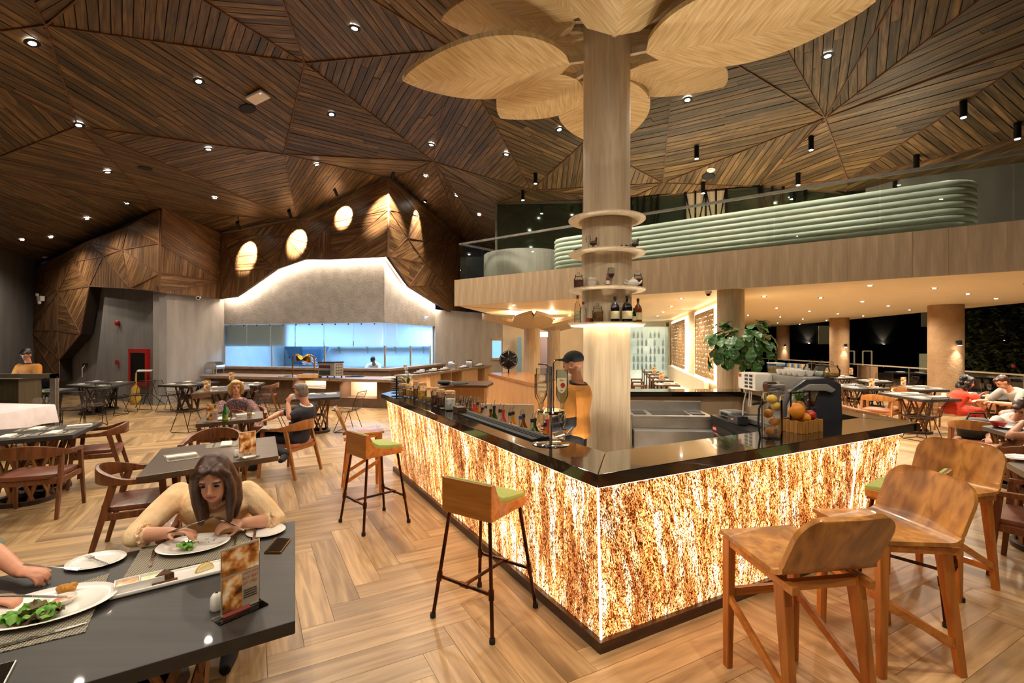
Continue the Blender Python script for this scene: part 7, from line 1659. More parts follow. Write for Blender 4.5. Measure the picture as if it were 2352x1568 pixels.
# ---- kitchen glass and fittings
kg_ = thing('kitchen_glazing', 'row of tall glass panes with steel posts closing the kitchen opening', 'glazing', (KB.x,KB.y,1.06)); ko2 = kg_.location
M_BLUEP = glass('kitchen_pane', (0.80,0.90,0.98,1), 0.03, clear=0.97)
M_FROST, _N, _L, _b = newmat('frosted_pane'); _tr = _N.new('ShaderNodeBsdfTransparent'); _tl = _N.new('ShaderNodeBsdfTranslucent'); _mx = _N.new('ShaderNodeMixShader'); _mx.inputs[0].default_value = 0.55; _tl.inputs[0].default_value = (0.85,0.93,1,1); _L.new(_tr.outputs[0], _mx.inputs[1]); _L.new(_tl.outputs[0], _mx.inputs[2]); _L.new(_mx.outputs[0], _N['Material Output'].inputs[0])
M_BLIND = plain('grey_blind', '#7f8279', 0.8, col2='#888b82')
pk = lambda px, off=0.02: (lambda v: Vector((v.x,v.y)))(onwall(px, 790, KA, KB, off)); pr_ = lambda px, off=0.02: (lambda v: Vector((v.x,v.y)))(onwall(px, 790, KB, KC, off))
def pane(A, B, z0, z1, mat, nm='glass_pane', th=0.012): MB().bar(Vector((A.x,A.y,(z0+z1)/2))-ko2, Vector((B.x,B.y,(z0+z1)/2))-ko2, th, z1-z0).build(nm, mat, kg_)
xs = [514,568,622,678,744,812,881]
for i in range(6): pane(pk(xs[i]+1), pk(xs[i+1]-1), 1.72, 2.48, M_FROST)
pane(pk(516,-0.12), pk(666,-0.12), 1.74, 2.47, M_BLIND, 'roller_blind', 0.01)
xr = [886,912,940,968,993]
for i in range(4): pane(pr_(xr[i]), pr_(xr[i+1]-1), 1.72, 2.48, M_FROST)
for x in (516,625,746): A = pk(x, 0.05); MB().tube([Vector((A.x,A.y,1.055))-ko2, Vector((A.x,A.y,1.75))-ko2], 0.03, 10).build('post', M_STEEL, kg_)
for x in (884,943,988): A = pr_(x, 0.05); MB().tube([Vector((A.x,A.y,1.055))-ko2, Vector((A.x,A.y,1.75))-ko2], 0.03, 10).build('post', M_STEEL, kg_)
for x in range(530, 880, 30): A = pk(x, 0.06); MB().ball(Vector((A.x,A.y,2.44))-ko2, 0.025, 8, 6).build('glass_clamp', M_BLACK, kg_)
# kitchen interior
t = thing('kitchen_shelf', 'long wall shelf on brackets at the back of the kitchen', 'shelf', (-5.0,20.6,1.72)); MB().box((0,0,0), (5.6,0.32,0.04)).build('board', M_STEEL, t)
for k in range(5): MB().add([(-2.4+k*1.2,0.15,-0.02),(-2.4+k*1.2,0.15,-0.32),(-2.4+k*1.2,-0.12,-0.02),(-2.37+k*1.2,0.15,-0.02),(-2.37+k*1.2,0.15,-0.32),(-2.37+k*1.2,-0.12,-0.02)], [[0,1,2],[3,5,4],[0,3,4,1],[1,4,5,2],[2,5,3,0]]).build('bracket', M_STEEL, t)
for k in range(9):
    o = thing('kitchen_pot', 'small container on the shelf at the back of the kitchen', 'container', (-7.4+k*0.62,20.6,1.742), 0, 'containers on the kitchen shelf'); h = 0.12+0.12*((k*7) % 3)/2
    MB().lathe([(0.07,0),(0.08,0.02),(0.07,h*0.7),(0.03,h)], 10).build('body', (M_WHITE, M_GLASSG, M_STEEL)[k % 3], o, smooth=40); MB().lathe([(0.035,h),(0.035,h+0.03)], 8).build('lid', (M_MATTE, M_REDL, M_ORANGEF)[k % 3], o)
t = thing('kitchen_bench', 'steel work bench behind the kitchen glass', 'work bench', (-6.4,18.9,0)); MB().box((0,0,0.9), (5.2,0.8,0.05)).build('top', M_STEEL, t); MB().box((0,0,0.3), (5.0,0.7,0.03)).build('under_shelf', M_STEEL, t)
for sx in (-2.5, 0, 2.5):
    for sy in (-0.35, 0.35): MB().box((sx,sy,0.44), (0.05,0.05,0.88)).build('leg', M_STEEL, t)
t = thing('kitchen_door', 'pale steel door at the left of the kitchen room', 'door', (-9.3,20.85,0)); MB().box((0,0,1.05), (0.95,0.05,2.1)).build('leaf', plain('steel_blue_door','#9fb0bd',0.4), t); MB().box((-0.2,-0.03,1.5), (0.22,0.02,0.6)).build('window', M_MATTE, t); MB().box((0,0,2.13), (1.1,0.07,0.07)).build('frame', M_STEEL, t)
t = thing('hood_box', 'dark cooker hood hanging behind the sun logo', 'hood', P(705,800,19.9)); MB().lathe([(0.9,0.25),(0.9,0.0),(0.55,-0.65)], 4, sy=0.5).build('shell', plain('hood_blue','#3d5568',0.5,col2='#46607a'), t); MB().box((0,0,0.3), (1.2,0.6,0.1)).build('rim', M_STEEL, t)
# EAST sun logo on the glass
pc_ = onwall(712,835,KA,KB,0.03); t = thing('sun_logo', 'white rising sun logo with the word EAST on the kitchen glass', 'logo', pc_, math.atan2((KB-KA).y,(KB-KA).x)); MB().box((0,0.008,0.12), (0.85,0.006,0.66)).build('glass_plate', M_BLUEP, t)
for k in range(15):
    a = math.radians(8+k*164/14); r0, r1 = 0.185, (0.33 if k % 2 else 0.29); d = Vector((math.cos(a), 0, math.sin(a))); MB().bar(d*r0+Vector((0,0,-0.05)), d*r1+Vector((0,0,-0.05)), 0.006, 0.022, (0,0,1) if abs(d.x) > 0.5 else (1,0,0)).build('ray', M_WHITE, t)
m = MB(); m.tube([(0.155*math.cos(a),0,0.155*math.sin(a)-0.05) for a in [PI*k/20 for k in range(21)]], 0.007, 6); m.build('arc', M_WHITE, t); text('EAST', 0.085, M_WHITE, t, (0,-0.004,0.0), ext=0.002)
# heat lamps, toaster, trays on the serving counter
def kct(px, py, z=0.83): return G(px, py, z)
for px, s, nm in ((672,1,'bending to the right'), (722,-1,'bending to the left')):
    t = thing('heat_lamp', 'brass carving lamp with bell shade %s over the wooden board' % nm, 'lamp', kct(px,866)); MB().lathe([(0.06,0),(0.06,0.015),(0.02,0.02)], 14).build('base', M_BRASS, t); MB().tube([(0,0,0.01),(0,0,0.52),(0.02*s,0,0.60),(0.10*s,0,0.66),(0.16*s,0,0.66)], 0.018, 8).build('stem', M_BRASS, t, smooth=40)
    MB().at((0.19*s,-0.02,0.58),(0.3,0.5*s*-1,0)).lathe([(0.13,-0.08),(0.12,-0.04),(0.07,0.04),(0.05,0.09),(0.02,0.11)], 18).build('shade', M_BRASS, t, smooth=40)
    MB().at((0.19*s,-0.02,0.57),(0,0,0)).ball((0,0,-0.04), 0.035, 8, 6).build('bulb', glow('heat_bulb_%d' % s,(1,0.6,0.3,1),4), t)
p = kct(706,868); t = thing('carving_board', 'thick pale wooden carving board under the brass lamps', 'board', p+Vector((0,0.15,0))); MB().box((0,0,0.05), (0.62,0.3,0.1)).build('board', M_CORK, t, bevel=0.01); MB().box((0,0,0.108), (0.4,0.2,0.014)).build('tray', M_STEEL, t)
p = kct(757,868); t = thing('toaster_oven', 'steel conveyor toaster with perforated side on the serving counter', 'toaster', p+Vector((0,0.1,0)), -0.3); MB().box((0,0,0.25), (0.55,0.4,0.38)).build('body', M_STEEL, t, bevel=0.01)
MB().box((-0.05,-0.21,0.16), (0.36,0.02,0.13)).build('outlet', M_MATTE, t); MB().box((-0.05,-0.21,0.33), (0.36,0.02,0.08)).build('heater', plain('heater_dark','#3a0d08',0.5), t); MB().box((0,0,0.45), (0.57,0.42,0.03)).build('top', M_MATTE, t)
for k in range(4):
    for j in range(4): MB().at((0.278,-0.12+0.08*k,0.14+0.08*j),(0,PI/2,0)).lathe([(0.018,0),(0.018,0.004)], 8).build('vent_hole', M_MATTE, t)
for sx in (-1, 1):
    for sy in (-1, 1): MB().lathe([(0.02,0),(0.02,0.06)], 8, (sx*0.24,sy*0.16,0)).build('foot', M_MATTE, t)
for k, (px, py, w_) in enumerate(((812,866,0.5), (892,868,0.35), (655,866,0.4))):
    t = thing('serving_tray', ('flat black slate tray on the serving counter', 'folded cloth tray at the counter corner', 'silver tray of tongs beside the carving board')[k], 'tray', kct(px,py)+Vector((0,0.12,0))); MB().box((0,0,0.012), (w_,0.28,0.024)).build('tray', (M_MATTE, M_WHITE, M_STEEL)[k], t, bevel=0.006); MB().box((0.03,0,0.03), (w_*0.5,0.16,0.016)).build('contents', (M_MATTE, M_CLOTH, M_CHROME)[k], t, bevel=0.004)
def chafing(p, label, rz=0, s=1.0, grp=None):
    t = thing('chafing_dish', label, 'chafing dish', p, rz, grp); t.scale = (s, s, s); MB().box((0,0,0.2), (0.5,0.34,0.1)).build('pan', M_STEEL, t, bevel=0.02); m = MB()
    m.at((0,0,0.25),(PI/2,0,0)); pts = [(-0.25,0)]+[(0.25*math.cos(PI-PI*k/10), 0.16*math.sin(PI*k/10)) for k in range(11)]; m.prism(pts[1:], -0.16, 0.16); m.build('lid', M_CHROME, t, smooth=50)
    MB().tube([(-0.06,-0.17,0.33),(-0.05,-0.21,0.35),(0.05,-0.21,0.35),(0.06,-0.17,0.33)], 0.008, 6).build('handle', M_CHROME, t)
    for sx in (-1, 1):
        for sy in (-1, 1): MB().tube([(sx*0.23,sy*0.15,0),(sx*0.22,sy*0.14,0.18)], 0.01, 6).build('leg', M_STEEL, t)
pa = A1.lerp(KR, 0.02); chafing(Vector((pa.x+0.25,pa.y-0.5,0.831)), 'steel chafing dish at the left end of the serving counter', -0.25)
for k in range(7):
    s = 1.0+k*0.85; p = g0+dG*s-nG*0.27; v = Vector((p.x,p.y,0.901))
    if k in (3, 5): chafing(v, 'steel chafing dish on the timber buffet counter', math.atan2(dG.y,dG.x), 0.7, 'chafing dishes on the buffet')
    else:
        t = thing('plate_stack', 'tray of white cups and plates on the timber buffet counter', 'crockery', v, math.atan2(dG.y,dG.x), 'crockery trays on the buffet'); MB().box((0,0,0.01), (0.6,0.3,0.02)).build('tray', M_MATTE, t)
        for j in range(3): MB().lathe([(0.05,0.021),(0.08,0.03),(0.085,0.05+0.03*j),(0.0,0.05+0.03*j)], 14, (-0.2+0.2*j,0,0)).build('plates', M_PLATE, t, smooth=40)
# pedestal fan
p = P(1168,826,13.2); t = thing('pedestal_fan', 'black pedestal fan standing by the service island', 'fan', (p.x,p.y,0)); zc = p.z
MB().lathe([(0.22,0),(0.22,0.03),(0.04,0.05)], 20).build('base', M_BLACK, t); MB().tube([(0,0,0.03),(0,0.1,zc)], 0.02, 8).build('pole', M_BLACK, t)
for k in range(6):
    a = k*PI/3; MB().at((0,0,zc),(0,-a,0)).grid(lambda u, v: Vector(((0.05+0.17*u), 0.03*(v-0.5), (v-0.5)*0.14*(0.5+u))), 4, 3).build('blade', M_BLACK, t)
m = MB()
for y in (-0.08, 0.08): m.tube([(0.245*math.cos(b),y*0.6,zc+0.245*math.sin(b)) for b in [2*PI*k/28 for k in range(28)]], 0.008, 5, closed=True)
for k in range(24): b = 2*PI*k/24; m.tube([(0.03*math.cos(b),-0.09,zc+0.03*math.sin(b)),(0.15*math.cos(b),-0.09,zc+0.15*math.sin(b)),(0.245*math.cos(b),-0.05,zc+0.245*math.sin(b))], 0.002, 4)
m.build('guard', M_BLACK, t); MB().ball((0,0,zc), (0.05,0.09,0.05), 12, 8).build('motor', M_BLACK, t, smooth=60)
# small kitchen hatch
a = onwall(1131,822,KC,KD,0.01); b = onwall(1151,782,KC,KD,0.01); hd_ = (KD-KC).normalized(); t = thing('kitchen_hatch', 'small lit blue hatch window in the concrete wall beside the fan', 'hatch', (a+b)/2, math.atan2(hd_.y,hd_.x)); w_ = (Vector((a.x,a.y))-Vector((b.x,b.y))).length
MB().box((0,0,0), (w_,0.03,b.z-a.z)).build('opening', glow('hatch_blue',(0.22,0.55,0.95,1),0.75), t); 
for z in (a.z-t.location.z-0.05, b.z-t.location.z+0.05): MB().box((0,0,z), (w_+0.2,0.1,0.1)).build('frame', M_BUF, t)
# ---- hedge and tree in the night courtyard
M_NL = plain('night_leaf', '#2a3a1c', 0.6, col2='#3b4a24', scale=5)
M_BLOS = plain('blossom_red', '#b8324a', 0.6)
def nleaf(u, v): w = math.sin(PI*u)**0.8*0.35; return Vector((u*0.2-0.1, (v-0.5)*0.2*w*2, 0.07*abs(v-0.5)))
nlm = MB().grid(nleaf, 4, 2).mesh('leaf'); nlm.materials.append(M_NL)
def courttree(px0, px1, py0, py1, Y, n, label, trunk=True):
    a, b = P(px0,py1,Y), P(px1,py0,Y); c = (a+b)/2; t = thing('courtyard_tree', label, 'tree', (c.x,Y,-0.15)); m = MB(); rg = random.Random(px0)
    W_, H_ = (b.x-a.x)/2, (b.z-a.z)/2
    for i in range(n):
        th, ph, r = rg.uniform(0,2*PI), rg.uniform(-1,1), rg.uniform(0.4,1)**0.5; p = Vector((W_*r*math.cos(th)*math.sqrt(1-ph*ph), 1.3*r*math.sin(th)*math.sqrt(1-ph*ph), c.z+0.15+H_*r*ph)); R = Euler((rg.uniform(-0.8,0.8), rg.uniform(-0.8,0.8), rg.uniform(0,6.3))).to_matrix()
        vs = [p+R @ Vector(v.co) for v in nlm.vertices]; m.add(vs, [list(q.vertices) for q in nlm.polygons])
    o = m.build('foliage', M_NL, t); o['kind'] = 'stuff'
    if n > 1000:
        for k in range(14): MB().ball((rg.uniform(-0.8,0.8)*W_, -1.2, c.z+0.15+rg.uniform(-0.8,0.8)*H_), 0.06, 7, 5).build('blossom', M_BLOS, t, smooth=60)
    if trunk: MB().tube([(0,0,0),(0.1,0,max(0.5,c.z*0.5)),(0.0,0.1,c.z+H_*0.5)], [0.1,0.07,0.03], 8).build('trunk', M_PIPE, t)
courttree(2210,2420,690,870,15.5,2600,'leafy tree with red blossoms in the dark courtyard beyond the rail'); courttree(1842,1872,828,852,26,160,'left of two small potted bushes outside the rail'); courttree(1872,1890,828,852,26.5,160,'right of two small potted bushes outside the rail')
# ================================================================== tableware
M_MAT = None
def weave(name, c1, c2):
    m, N, L, b = newmat(name); tc = N.new('ShaderNodeTexCoord'); ck = N.new('ShaderNodeTexChecker'); ck.inputs['Scale'].default_value = 130; ck.inputs['Color1'].default_value = srgb(c1); ck.inputs['Color2'].default_value = srgb(c2)
    mp = N.new('ShaderNodeMapping'); mp.inputs['Rotation'].default_value = (0,0,BANG); L.new(tc.outputs['Object'], mp.inputs[0]); L.new(mp.outputs[0], ck.inputs['Vector']); L.new(ck.outputs[0], b.inputs['Base Color']); b.inputs['Roughness'].default_value = 0.75; return m
M_MAT = weave('woven_mat', '#4a463f', '#a49a85'); M_NAP = plain('napkin', '#e3ddd2', 0.85, col2='#d9d2c6', scale=12); M_CUT = plain('cutlery_steel', '#c9c7c4', 0.15, 1.0, col2='#b9b7b4')
ZT1 = 0.7505
def mat_quad(qs, label, z=ZT1, group=None):
    q = [G(x, y, z) for x, y in qs]; c = sum(q, Vector())/len(q); o = MB().prism([(p.x-c.x,p.y-c.y) for p in q], 0, 0.003).build('placemat', M_MAT, None, loc=(c.x,c.y,z)); return tag(o, label, 'placemat', group)
def disc_plate(p, rx, ry, rz, label, h=0.022):
    o = thing('plate', label, 'plate', p, rz); MB().lathe([(0.0,0.003),(0.55,0.003),(0.62,0.0),(0.66,0.004),(0.80,h*0.5),(1.0,h),(0.985,h+0.003),(0.78,h*0.6),(0.62,0.008),(0.0,0.007)], 40, sx=1, sy=1).build('dish', M_PLATE, o, smooth=50)
    me = o.children[0].data
    for v in me.vertices: v.co.x *= rx; v.co.y *= ry
    return o
def knife(p, rz, label, group=None, L=0.22, tilt=0):
    o = thing('knife', label, 'knife', p, rz, group); MB().at((0,0,0.003)).prism([(-0.008,-L/2),(0.008,-L/2),(0.006,0.0),(-0.006,0.0)], 0, 0.005).build('handle', M_CUT, o, bevel=0.0015); MB().at((0,0,0.003)).prism([(-0.007,0.0),(0.007,0.0),(0.009,L*0.3),(0.003,L/2),(-0.007,L*0.45)], 0.001, 0.003).build('blade', M_CUT, o); return o
def fork(p, rz, label, group=None, L=0.20):
    o = thing('fork', label, 'fork', p, rz, group); MB().at((0,0,0.003)).prism([(-0.006,-L/2),(0.006,-L/2),(0.003,L*0.2),(-0.003,L*0.2)], 0, 0.003).build('handle', M_CUT, o); MB().at((0,0,0.003)).prism([(-0.003,L*0.2),(0.003,L*0.2),(0.012,L*0.27),(0.012,L*0.32),(-0.012,L*0.32),(-0.012,L*0.27)], 0, 0.003).build('neck', M_CUT, o)
    for k in range(4): MB().box((-0.0105+0.007*k,L*0.41,0.005), (0.003,L*0.18,0.002)).build('tine', M_CUT, o)
    return o
def g1(px, py, z=ZT1): return G(px, py, z)
def ang_px(x0, y0, x1, y1): a, b = g1(x0,y0), g1(x1,y1); return math.atan2(-(b-a).x, (b-a).y)
mat_quad([(326,1258),(588,1213),(562,1272),(281,1331)], 'woven grey placemat under the woman in peach\'s plate'); mat_quad([(-90,1425),(252,1317),(196,1452),(-190,1545)], 'woven grey placemat under the salad plate')
zp = ZT1+0.0035
p = g1(445,1257,zp); disc_plate(p, 0.165, 0.135, 0.35, 'white oval plate with crumbs and parsley before the woman in peach')
M_PARS = plain('salad_green', '#4f8a26', 0.5, col2='#7db040', scale=20); M_PURP = plain('salad_dark', '#5a5a28', 0.5, col2='#6b3a2a', scale=20)
def greens(p, n, r, label, mats, sz=0.03, seed=1, name='salad'):
    o = thing(name, label, 'salad', p); rg = random.Random(seed)
    for k in range(n):
        a, d = rg.uniform(0,6.3), r*math.sqrt(rg.random()); c = Vector((d*math.cos(a), d*math.sin(a)*0.7, 0.004+rg.random()*0.02)); s = sz*rg.uniform(0.7,1.2); ph = rg.uniform(0,6)
        f = lambda u, v, s=s, ph=ph: Vector(((u-0.5)*2*s*math.sin(PI*(0.2+0.6*v)), (v-0.5)*2*s, 0.25*s*math.sin(9*u+ph)+0.25*s*math.sin(8*v+ph)+0.3*s))
        q = MB().grid(f, 7, 7).build('lettuce_leaf' if sz > 0.02 else 'herb_leaf', mats[k % len(mats)], o, smooth=70, loc=c, rot=(rg.uniform(-0.5,0.5), rg.uniform(-0.5,0.5), a))
    return o
greens(g1(425,1266,zp)+Vector((0,0,0.008)), 10, 0.035, 'sprig of parsley left on the oval plate', [M_PARS], 0.016, 2, 'parsley_garnish')
o = thing('food_crumbs', 'brown sauce streaks and crumbs on the oval plate', 'food', g1(462,1245,zp)+Vector((0,0,0.008))); rg = random.Random(5)
for k in range(14): MB().ball((rg.uniform(-0.07,0.07), rg.uniform(-0.035,0.035), 0.002), (rg.uniform(0.002,0.007),0.0025,0.002), 6, 4).build('crumb', M_LEATH, o)
disc_plate(g1(611,1223), 0.10, 0.10, 0, 'small white side plate beside the phone', 0.014); disc_plate(g1(221,1292), 0.118, 0.105, 0.2, 'small white side plate with a fork, between the two diners', 0.014)
disc_plate(g1(112,1400,zp), 0.215, 0.165, 0.55, 'big white oval plate with salad and sauce')
fork(g1(224,1296)+Vector((0,0,0.016)), ang_px(205,1287,250,1306)+PI, 'fork lying on the small side plate between the diners'); knife(g1(350,1283,zp), ang_px(345,1300,356,1262)+PI, 'table knife with dark shadow left of the oval plate'); fork(g1(540,1246,zp), ang_px(537,1258,542,1225)+PI, 'fork lying right of the oval plate'); knife(g1(585,1234)+Vector((0,0,0.012)), ang_px(582,1245,588,1210)+PI, 'knife resting on the small plate by the phone', L=0.18)
knife(g1(92,1462,zp), ang_px(10,1484,172,1440), 'long table knife in front of the salad plate', L=0.26)
pz = g1(112,1400,zp)
greens(g1(72,1428,zp)+Vector((0.0,0,0.012)), 34, 0.085, 'heap of green and red lettuce on the big plate', [M_PARS, M_PARS, M_PURP], 0.027, 8)
o = thing('sauce_dish', 'little white dish of ketchup and mayonnaise on the big plate', 'bowl', g1(146,1388,zp)+Vector((0,0,0.010))); MB().lathe([(0.0,0.002),(0.03,0.0),(0.045,0.02),(0.042,0.021),(0.03,0.005),(0,0.005)], 24).build('dish', M_PLATE, o, smooth=50); MB().lathe([(0.0,0.014),(0.035,0.012)], 16).build('sauce', plain('ketchup','#b3341c',0.3,col2='#e8c9a0',scale=30), o)
o = thing('sauce_dish', 'empty little white dish sunk in the salad', 'bowl', g1(88,1402,zp)+Vector((0,0,0.010))); MB().lathe([(0.0,0.002),(0.03,0.0),(0.045,0.02),(0.042,0.021),(0.03,0.005),(0,0.005)], 24).build('dish', M_PLATE, o, smooth=50); MB().lathe([(0.0,0.010),(0.032,0.009)], 16).build('sauce', M_NAP, o)
o = thing('fried_fish', 'golden fried piece on the big plate beside the ketchup', 'food', g1(152,1366,zp)+Vector((0,0,0.010))); MB().ball((0,0,0.018), (0.04,0.024,0.018), 14, 8).build('piece', plain('golden_crust','#c98a2a',0.6,col2='#b06f1c',scale=60,bump=0.6,bscale=80), o, smooth=60); MB().ball((0.02,0.012,0.028), (0.018,0.014,0.010), 10, 6).build('crumb_crust', MATS['golden_crust'], o, smooth=60)
# long platter
pa_, pb_ = g1(252,1366), g1(512,1303); c = (pa_+pb_)/2; an = math.atan2((pb_-pa_).y, (pb_-pa_).x); Lp = (pb_-pa_).length
o = thing('long_platter', 'long white platter with sauces, cake and lemon', 'platter', c, an); MB().prism([(-Lp/2,-0.06),(Lp/2,-0.06),(Lp/2,0.06),(-Lp/2,0.06)], 0.0, 0.012).build('base', M_PLATE, o, bevel=0.005)
for y in (-0.06, 0.06): MB().box((0,y,0.012), (Lp,0.012,0.014)).build('rim', M_PLATE, o, bevel=0.004)
def onp(px, py): v = g1(px, py, ZT1+0.013); return v
s = thing('sauce_tray', 'white two-part tray of orange and green sauce on the long platter', 'tray', onp(321,1343), an); MB().box((0,0,0.004), (0.17,0.075,0.008)).build('base', M_PLATE, s)
for y in (-0.036, 0.036): MB().box((0,y,0.016), (0.17,0.005,0.028)).build('wall', M_PLATE, s)
for x in (-0.083, 0, 0.083): MB().box((x,0,0.016), (0.005,0.075,0.028)).build('wall', M_PLATE, s)
MB().box((-0.042,0,0.014), (0.075,0.065,0.012)).build('sauce', plain('orange_sauce','#d98a35',0.35,col2='#f0dcc0',scale=40), s); MB().box((0.042,0,0.014), (0.075,0.065,0.012)).build('sauce', plain('lime_sauce','#c9d49a',0.35,col2='#e8e6c8',scale=40), s)
s = thing('cake_slice', 'dark brown cake slice on the long platter', 'food', onp(378,1330), an); MB().prism([(-0.035,-0.03),(0.035,-0.03),(0.0,0.035)], 0, 0.034).build('slice', plain('brown_cake','#4a2a14',0.8,col2='#5f3a1c',scale=40,bump=0.4,bscale=60), s, bevel=0.004); MB().box((0.0,-0.04,0.004), (0.09,0.02,0.008)).build('crust', MATS['brown_cake'], s)
s = thing('lemon_wedge', 'pale lemon wedge at the end of the long platter', 'fruit', onp(470,1309), an+0.3); MB().at((0,0,0.0),(PI/2,0,0)).prism([(0.035*math.cos(PI*k/10), 0.03*math.sin(PI*k/10)) for k in range(11)], -0.01, 0.01).build('flesh', plain('lemon_flesh','#e4cf8e',0.4,col2='#f0e4b8'), s, bevel=0.003); MB().tube([(0.036*math.cos(PI*k/10), 0, 0.031*math.sin(PI*k/10)) for k in range(11)], 0.004, 6).build('peel', M_LEMON, s)
# phone
q = [g1(606,1271), g1(645,1271), g1(668,1240), g1(632,1237)]; c = sum(q, Vector())/4; o = thing('smartphone', 'black smartphone in a gold case on the table corner', 'phone', c); MB().prism([(p.x-c.x,p.y-c.y) for p in q], 0, 0.009).build('case', M_BRASS, o, bevel=0.003); MB().prism([((p.x-c.x)*0.93,(p.y-c.y)*0.93) for p in q], 0.0092, 0.0102).build('screen', M_TOP, o)
o = thing('smartphone', 'grey phone at the near edge of the table', 'phone', g1(-12,1560), 0.6); MB().box((0,0,0.005), (0.07,0.15,0.01)).build('case', M_STEEL, o, bevel=0.003); MB().box((0,0,0.0105), (0.062,0.138,0.001)).build('screen', M_TOP, o)
# menu stands
def card_mat(name, cols, scale=16):
    m, N, L, b = newmat(name); tc = N.new('ShaderNodeTexCoord'); nz = N.new('ShaderNodeTexNoise'); nz.inputs['Scale'].default_value = scale; nz.inputs['Detail'].default_value = 6; L.new(tc.outputs['Object'], nz.inputs[0]); r = N.new('ShaderNodeValToRGB'); e = r.color_ramp.elements
    while len(e) < len(cols): e.new(0.5)
    for i, (p_, c_) in enumerate(cols): e[i].position = p_; e[i].color = srgb(c_)
    L.new(nz.outputs[0], r.inputs[0]); L.new(r.outputs[0], b.inputs['Base Color']); b.inputs['Roughness'].default_value = 0.35; return m
M_CARDP = card_mat('card_photo_print', [(0.38,'#4a2a10'),(0.48,'#b8702c'),(0.55,'#e8b878'),(0.64,'#fff2dc')]); M_CARD = plain('card_stock', '#e9d9c4', 0.5, col2='#e4d2ba'); M_CARDR = plain('card_red', '#b04a3a', 0.5)
M_ACR = glass('acrylic', (0.97,0.98,0.98,1), 0.02, clear=0.94)
def menu(base, rz, label, w=0.13, h=0.20, rich=False, group=None, back=False):
    o = thing('menu_stand', label, 'menu stand', base, rz, group); MB().box((0,0,0.0025), (w+0.04,0.08,0.005)).build('foot', M_ACR, o); MB().box((0,0,h/2+0.005), (w+0.006,0.006,h)).build('acrylic', M_ACR, o); cd = MB().box((0,0,h/2+0.008), (w,0.002,h-0.008)).build('card', M_CARD, o)
    y = -0.0045
    MB().box((0,y,h*0.80), (w*0.98,0.001,h*0.36)).build('picture', M_CARDP, cd)
    if rich:
        MB().box((-w*0.22,y,h*0.33), (w*0.5,0.001,h*0.5)).build('picture', M_CARDP, cd)
        for k, (tx, sz) in enumerate((('HAPPY HOUR',0.0105), ('BUY ANY',0.0145), ('GET 1 FREE',0.0115))): text(tx, sz, M_CARDR, cd, (w*0.26,y-0.001,h*(0.56-0.075*k)), ext=0.0002)
        for k in range(4): MB().box((w*0.26,y,h*(0.30-0.035*k)), (w*0.36,0.001,0.003)).build('print_line', M_INK, cd)
        MB().box((-w*0.1,y-0.0004,h*0.05), (w*0.7,0.001,h*0.05)).build('ribbon', M_CARDR, cd)
    else:
        text('YOUR', 0.022*w/0.13, M_INK, cd, (0,y-0.001,h*0.12), ext=0.0002) if back else [MB().box((w*0.2,y,h*(0.5-0.07*k)), (w*0.4,0.001,0.004)).build('print_line', M_CARDR, cd) for k in range(6)]
        MB().box((-w*0.22,y,h*0.34) if not back else (0,y,h*0.42), (w*0.44,0.001,h*0.5) if not back else (w*0.98,0.001,h*0.4)).build('picture', M_CARDP, cd)
    return o
a, b = g1(507,1424), g1(594,1387); c = (a+b)/2; menu(c, math.atan2((b-a).y,(b-a).x), 'acrylic menu stand with a happy hour card on the near table', (b-a).length-0.0, 0.262, True)
o = thing('salt_shaker', 'small white salt shaker behind the happy hour card', 'shaker', g1(498,1398)); MB().lathe([(0.022,0),(0.026,0.01),(0.022,0.05),(0.014,0.062),(0.0,0.066)], 18).build('body', M_PLATE, o, smooth=50); MB().lathe([(0.006,0.0655),(0.004,0.068)], 8).build('holes', M_MATTE, o)
# glass prop in the woman's hands: fork and knife
o = fork(P(528,1204,2.60), 1.2, 'fork held in the left hand of the woman in peach'); o.rotation_euler = (0.25, 0.1, 1.25); o = knife(P(440,1206,2.48), -1.2, 'knife held in the right hand of the woman in peach'); o.rotation_euler = (0.3, 0, -1.3)
o = fork(P(118,1304,2.10), -1.3, 'fork in the hand over the salad plate'); o.rotation_euler = (-0.25,0,-1.25); o = knife(P(75,1372,1.88), -1.3, 'knife in the hand over the salad plate'); o.rotation_euler = (-0.2,0,-1.2)
# ---- laid tables
def bil(w, u, v): return w[0].lerp(w[1], u).lerp(w[3].lerp(w[2], u), v)
nap_me = MB().box((0,0,0.008), (0.10,0.24,0.016)).mesh('napkin', bevel=0.004); nap_me.materials.append(M_NAP)
def setting(w, u, v, du, dv, where, s=1.0):
    """placemat, napkin and cutlery; (du,dv) points to the diner"""
    z = Vector((0,0,0.0008)); c = bil(w, u, v)+z; d = bil(w, u+du*0.1, v+dv*0.1)-bil(w, u, v); rz = math.atan2(d.y, d.x)+PI/2
    o = MB().box((0,0,0.0015), (0.40*s,0.28*s,0.003)).build('placemat', M_MAT, None, loc=c, rot=(0,0,rz)); tag(o, 'woven placemat on %s' % where, 'placemat', 'placemats on laid tables')
    o = link('napkin', nap_me, None, None, c+Vector((0,0,0.0035)), (0,0,rz)); tag(o, 'white folded napkin on %s' % where, 'napkin', 'napkins on laid tables')
    if c.y < 8:
        R = Matrix.Rotation(rz, 3, 'Z'); knife(c+R @ Vector((0.11,0,0.0035)), rz, 'table knife beside a napkin on %s' % where, 'cutlery on laid tables'); fork(c+R @ Vector((-0.11,0,0.0035)), rz, 'fork beside a napkin on %s' % where, 'cutlery on laid tables')
def lay_table(t, where, spots=((0.25,0.2,0,-1),(0.75,0.2,0,-1),(0.25,0.8,0,1),(0.75,0.8,0,1)), s=0.9):
    for u, v, du, dv in spots: setting(TQ[t.name], u, v, du, dv, where, s)
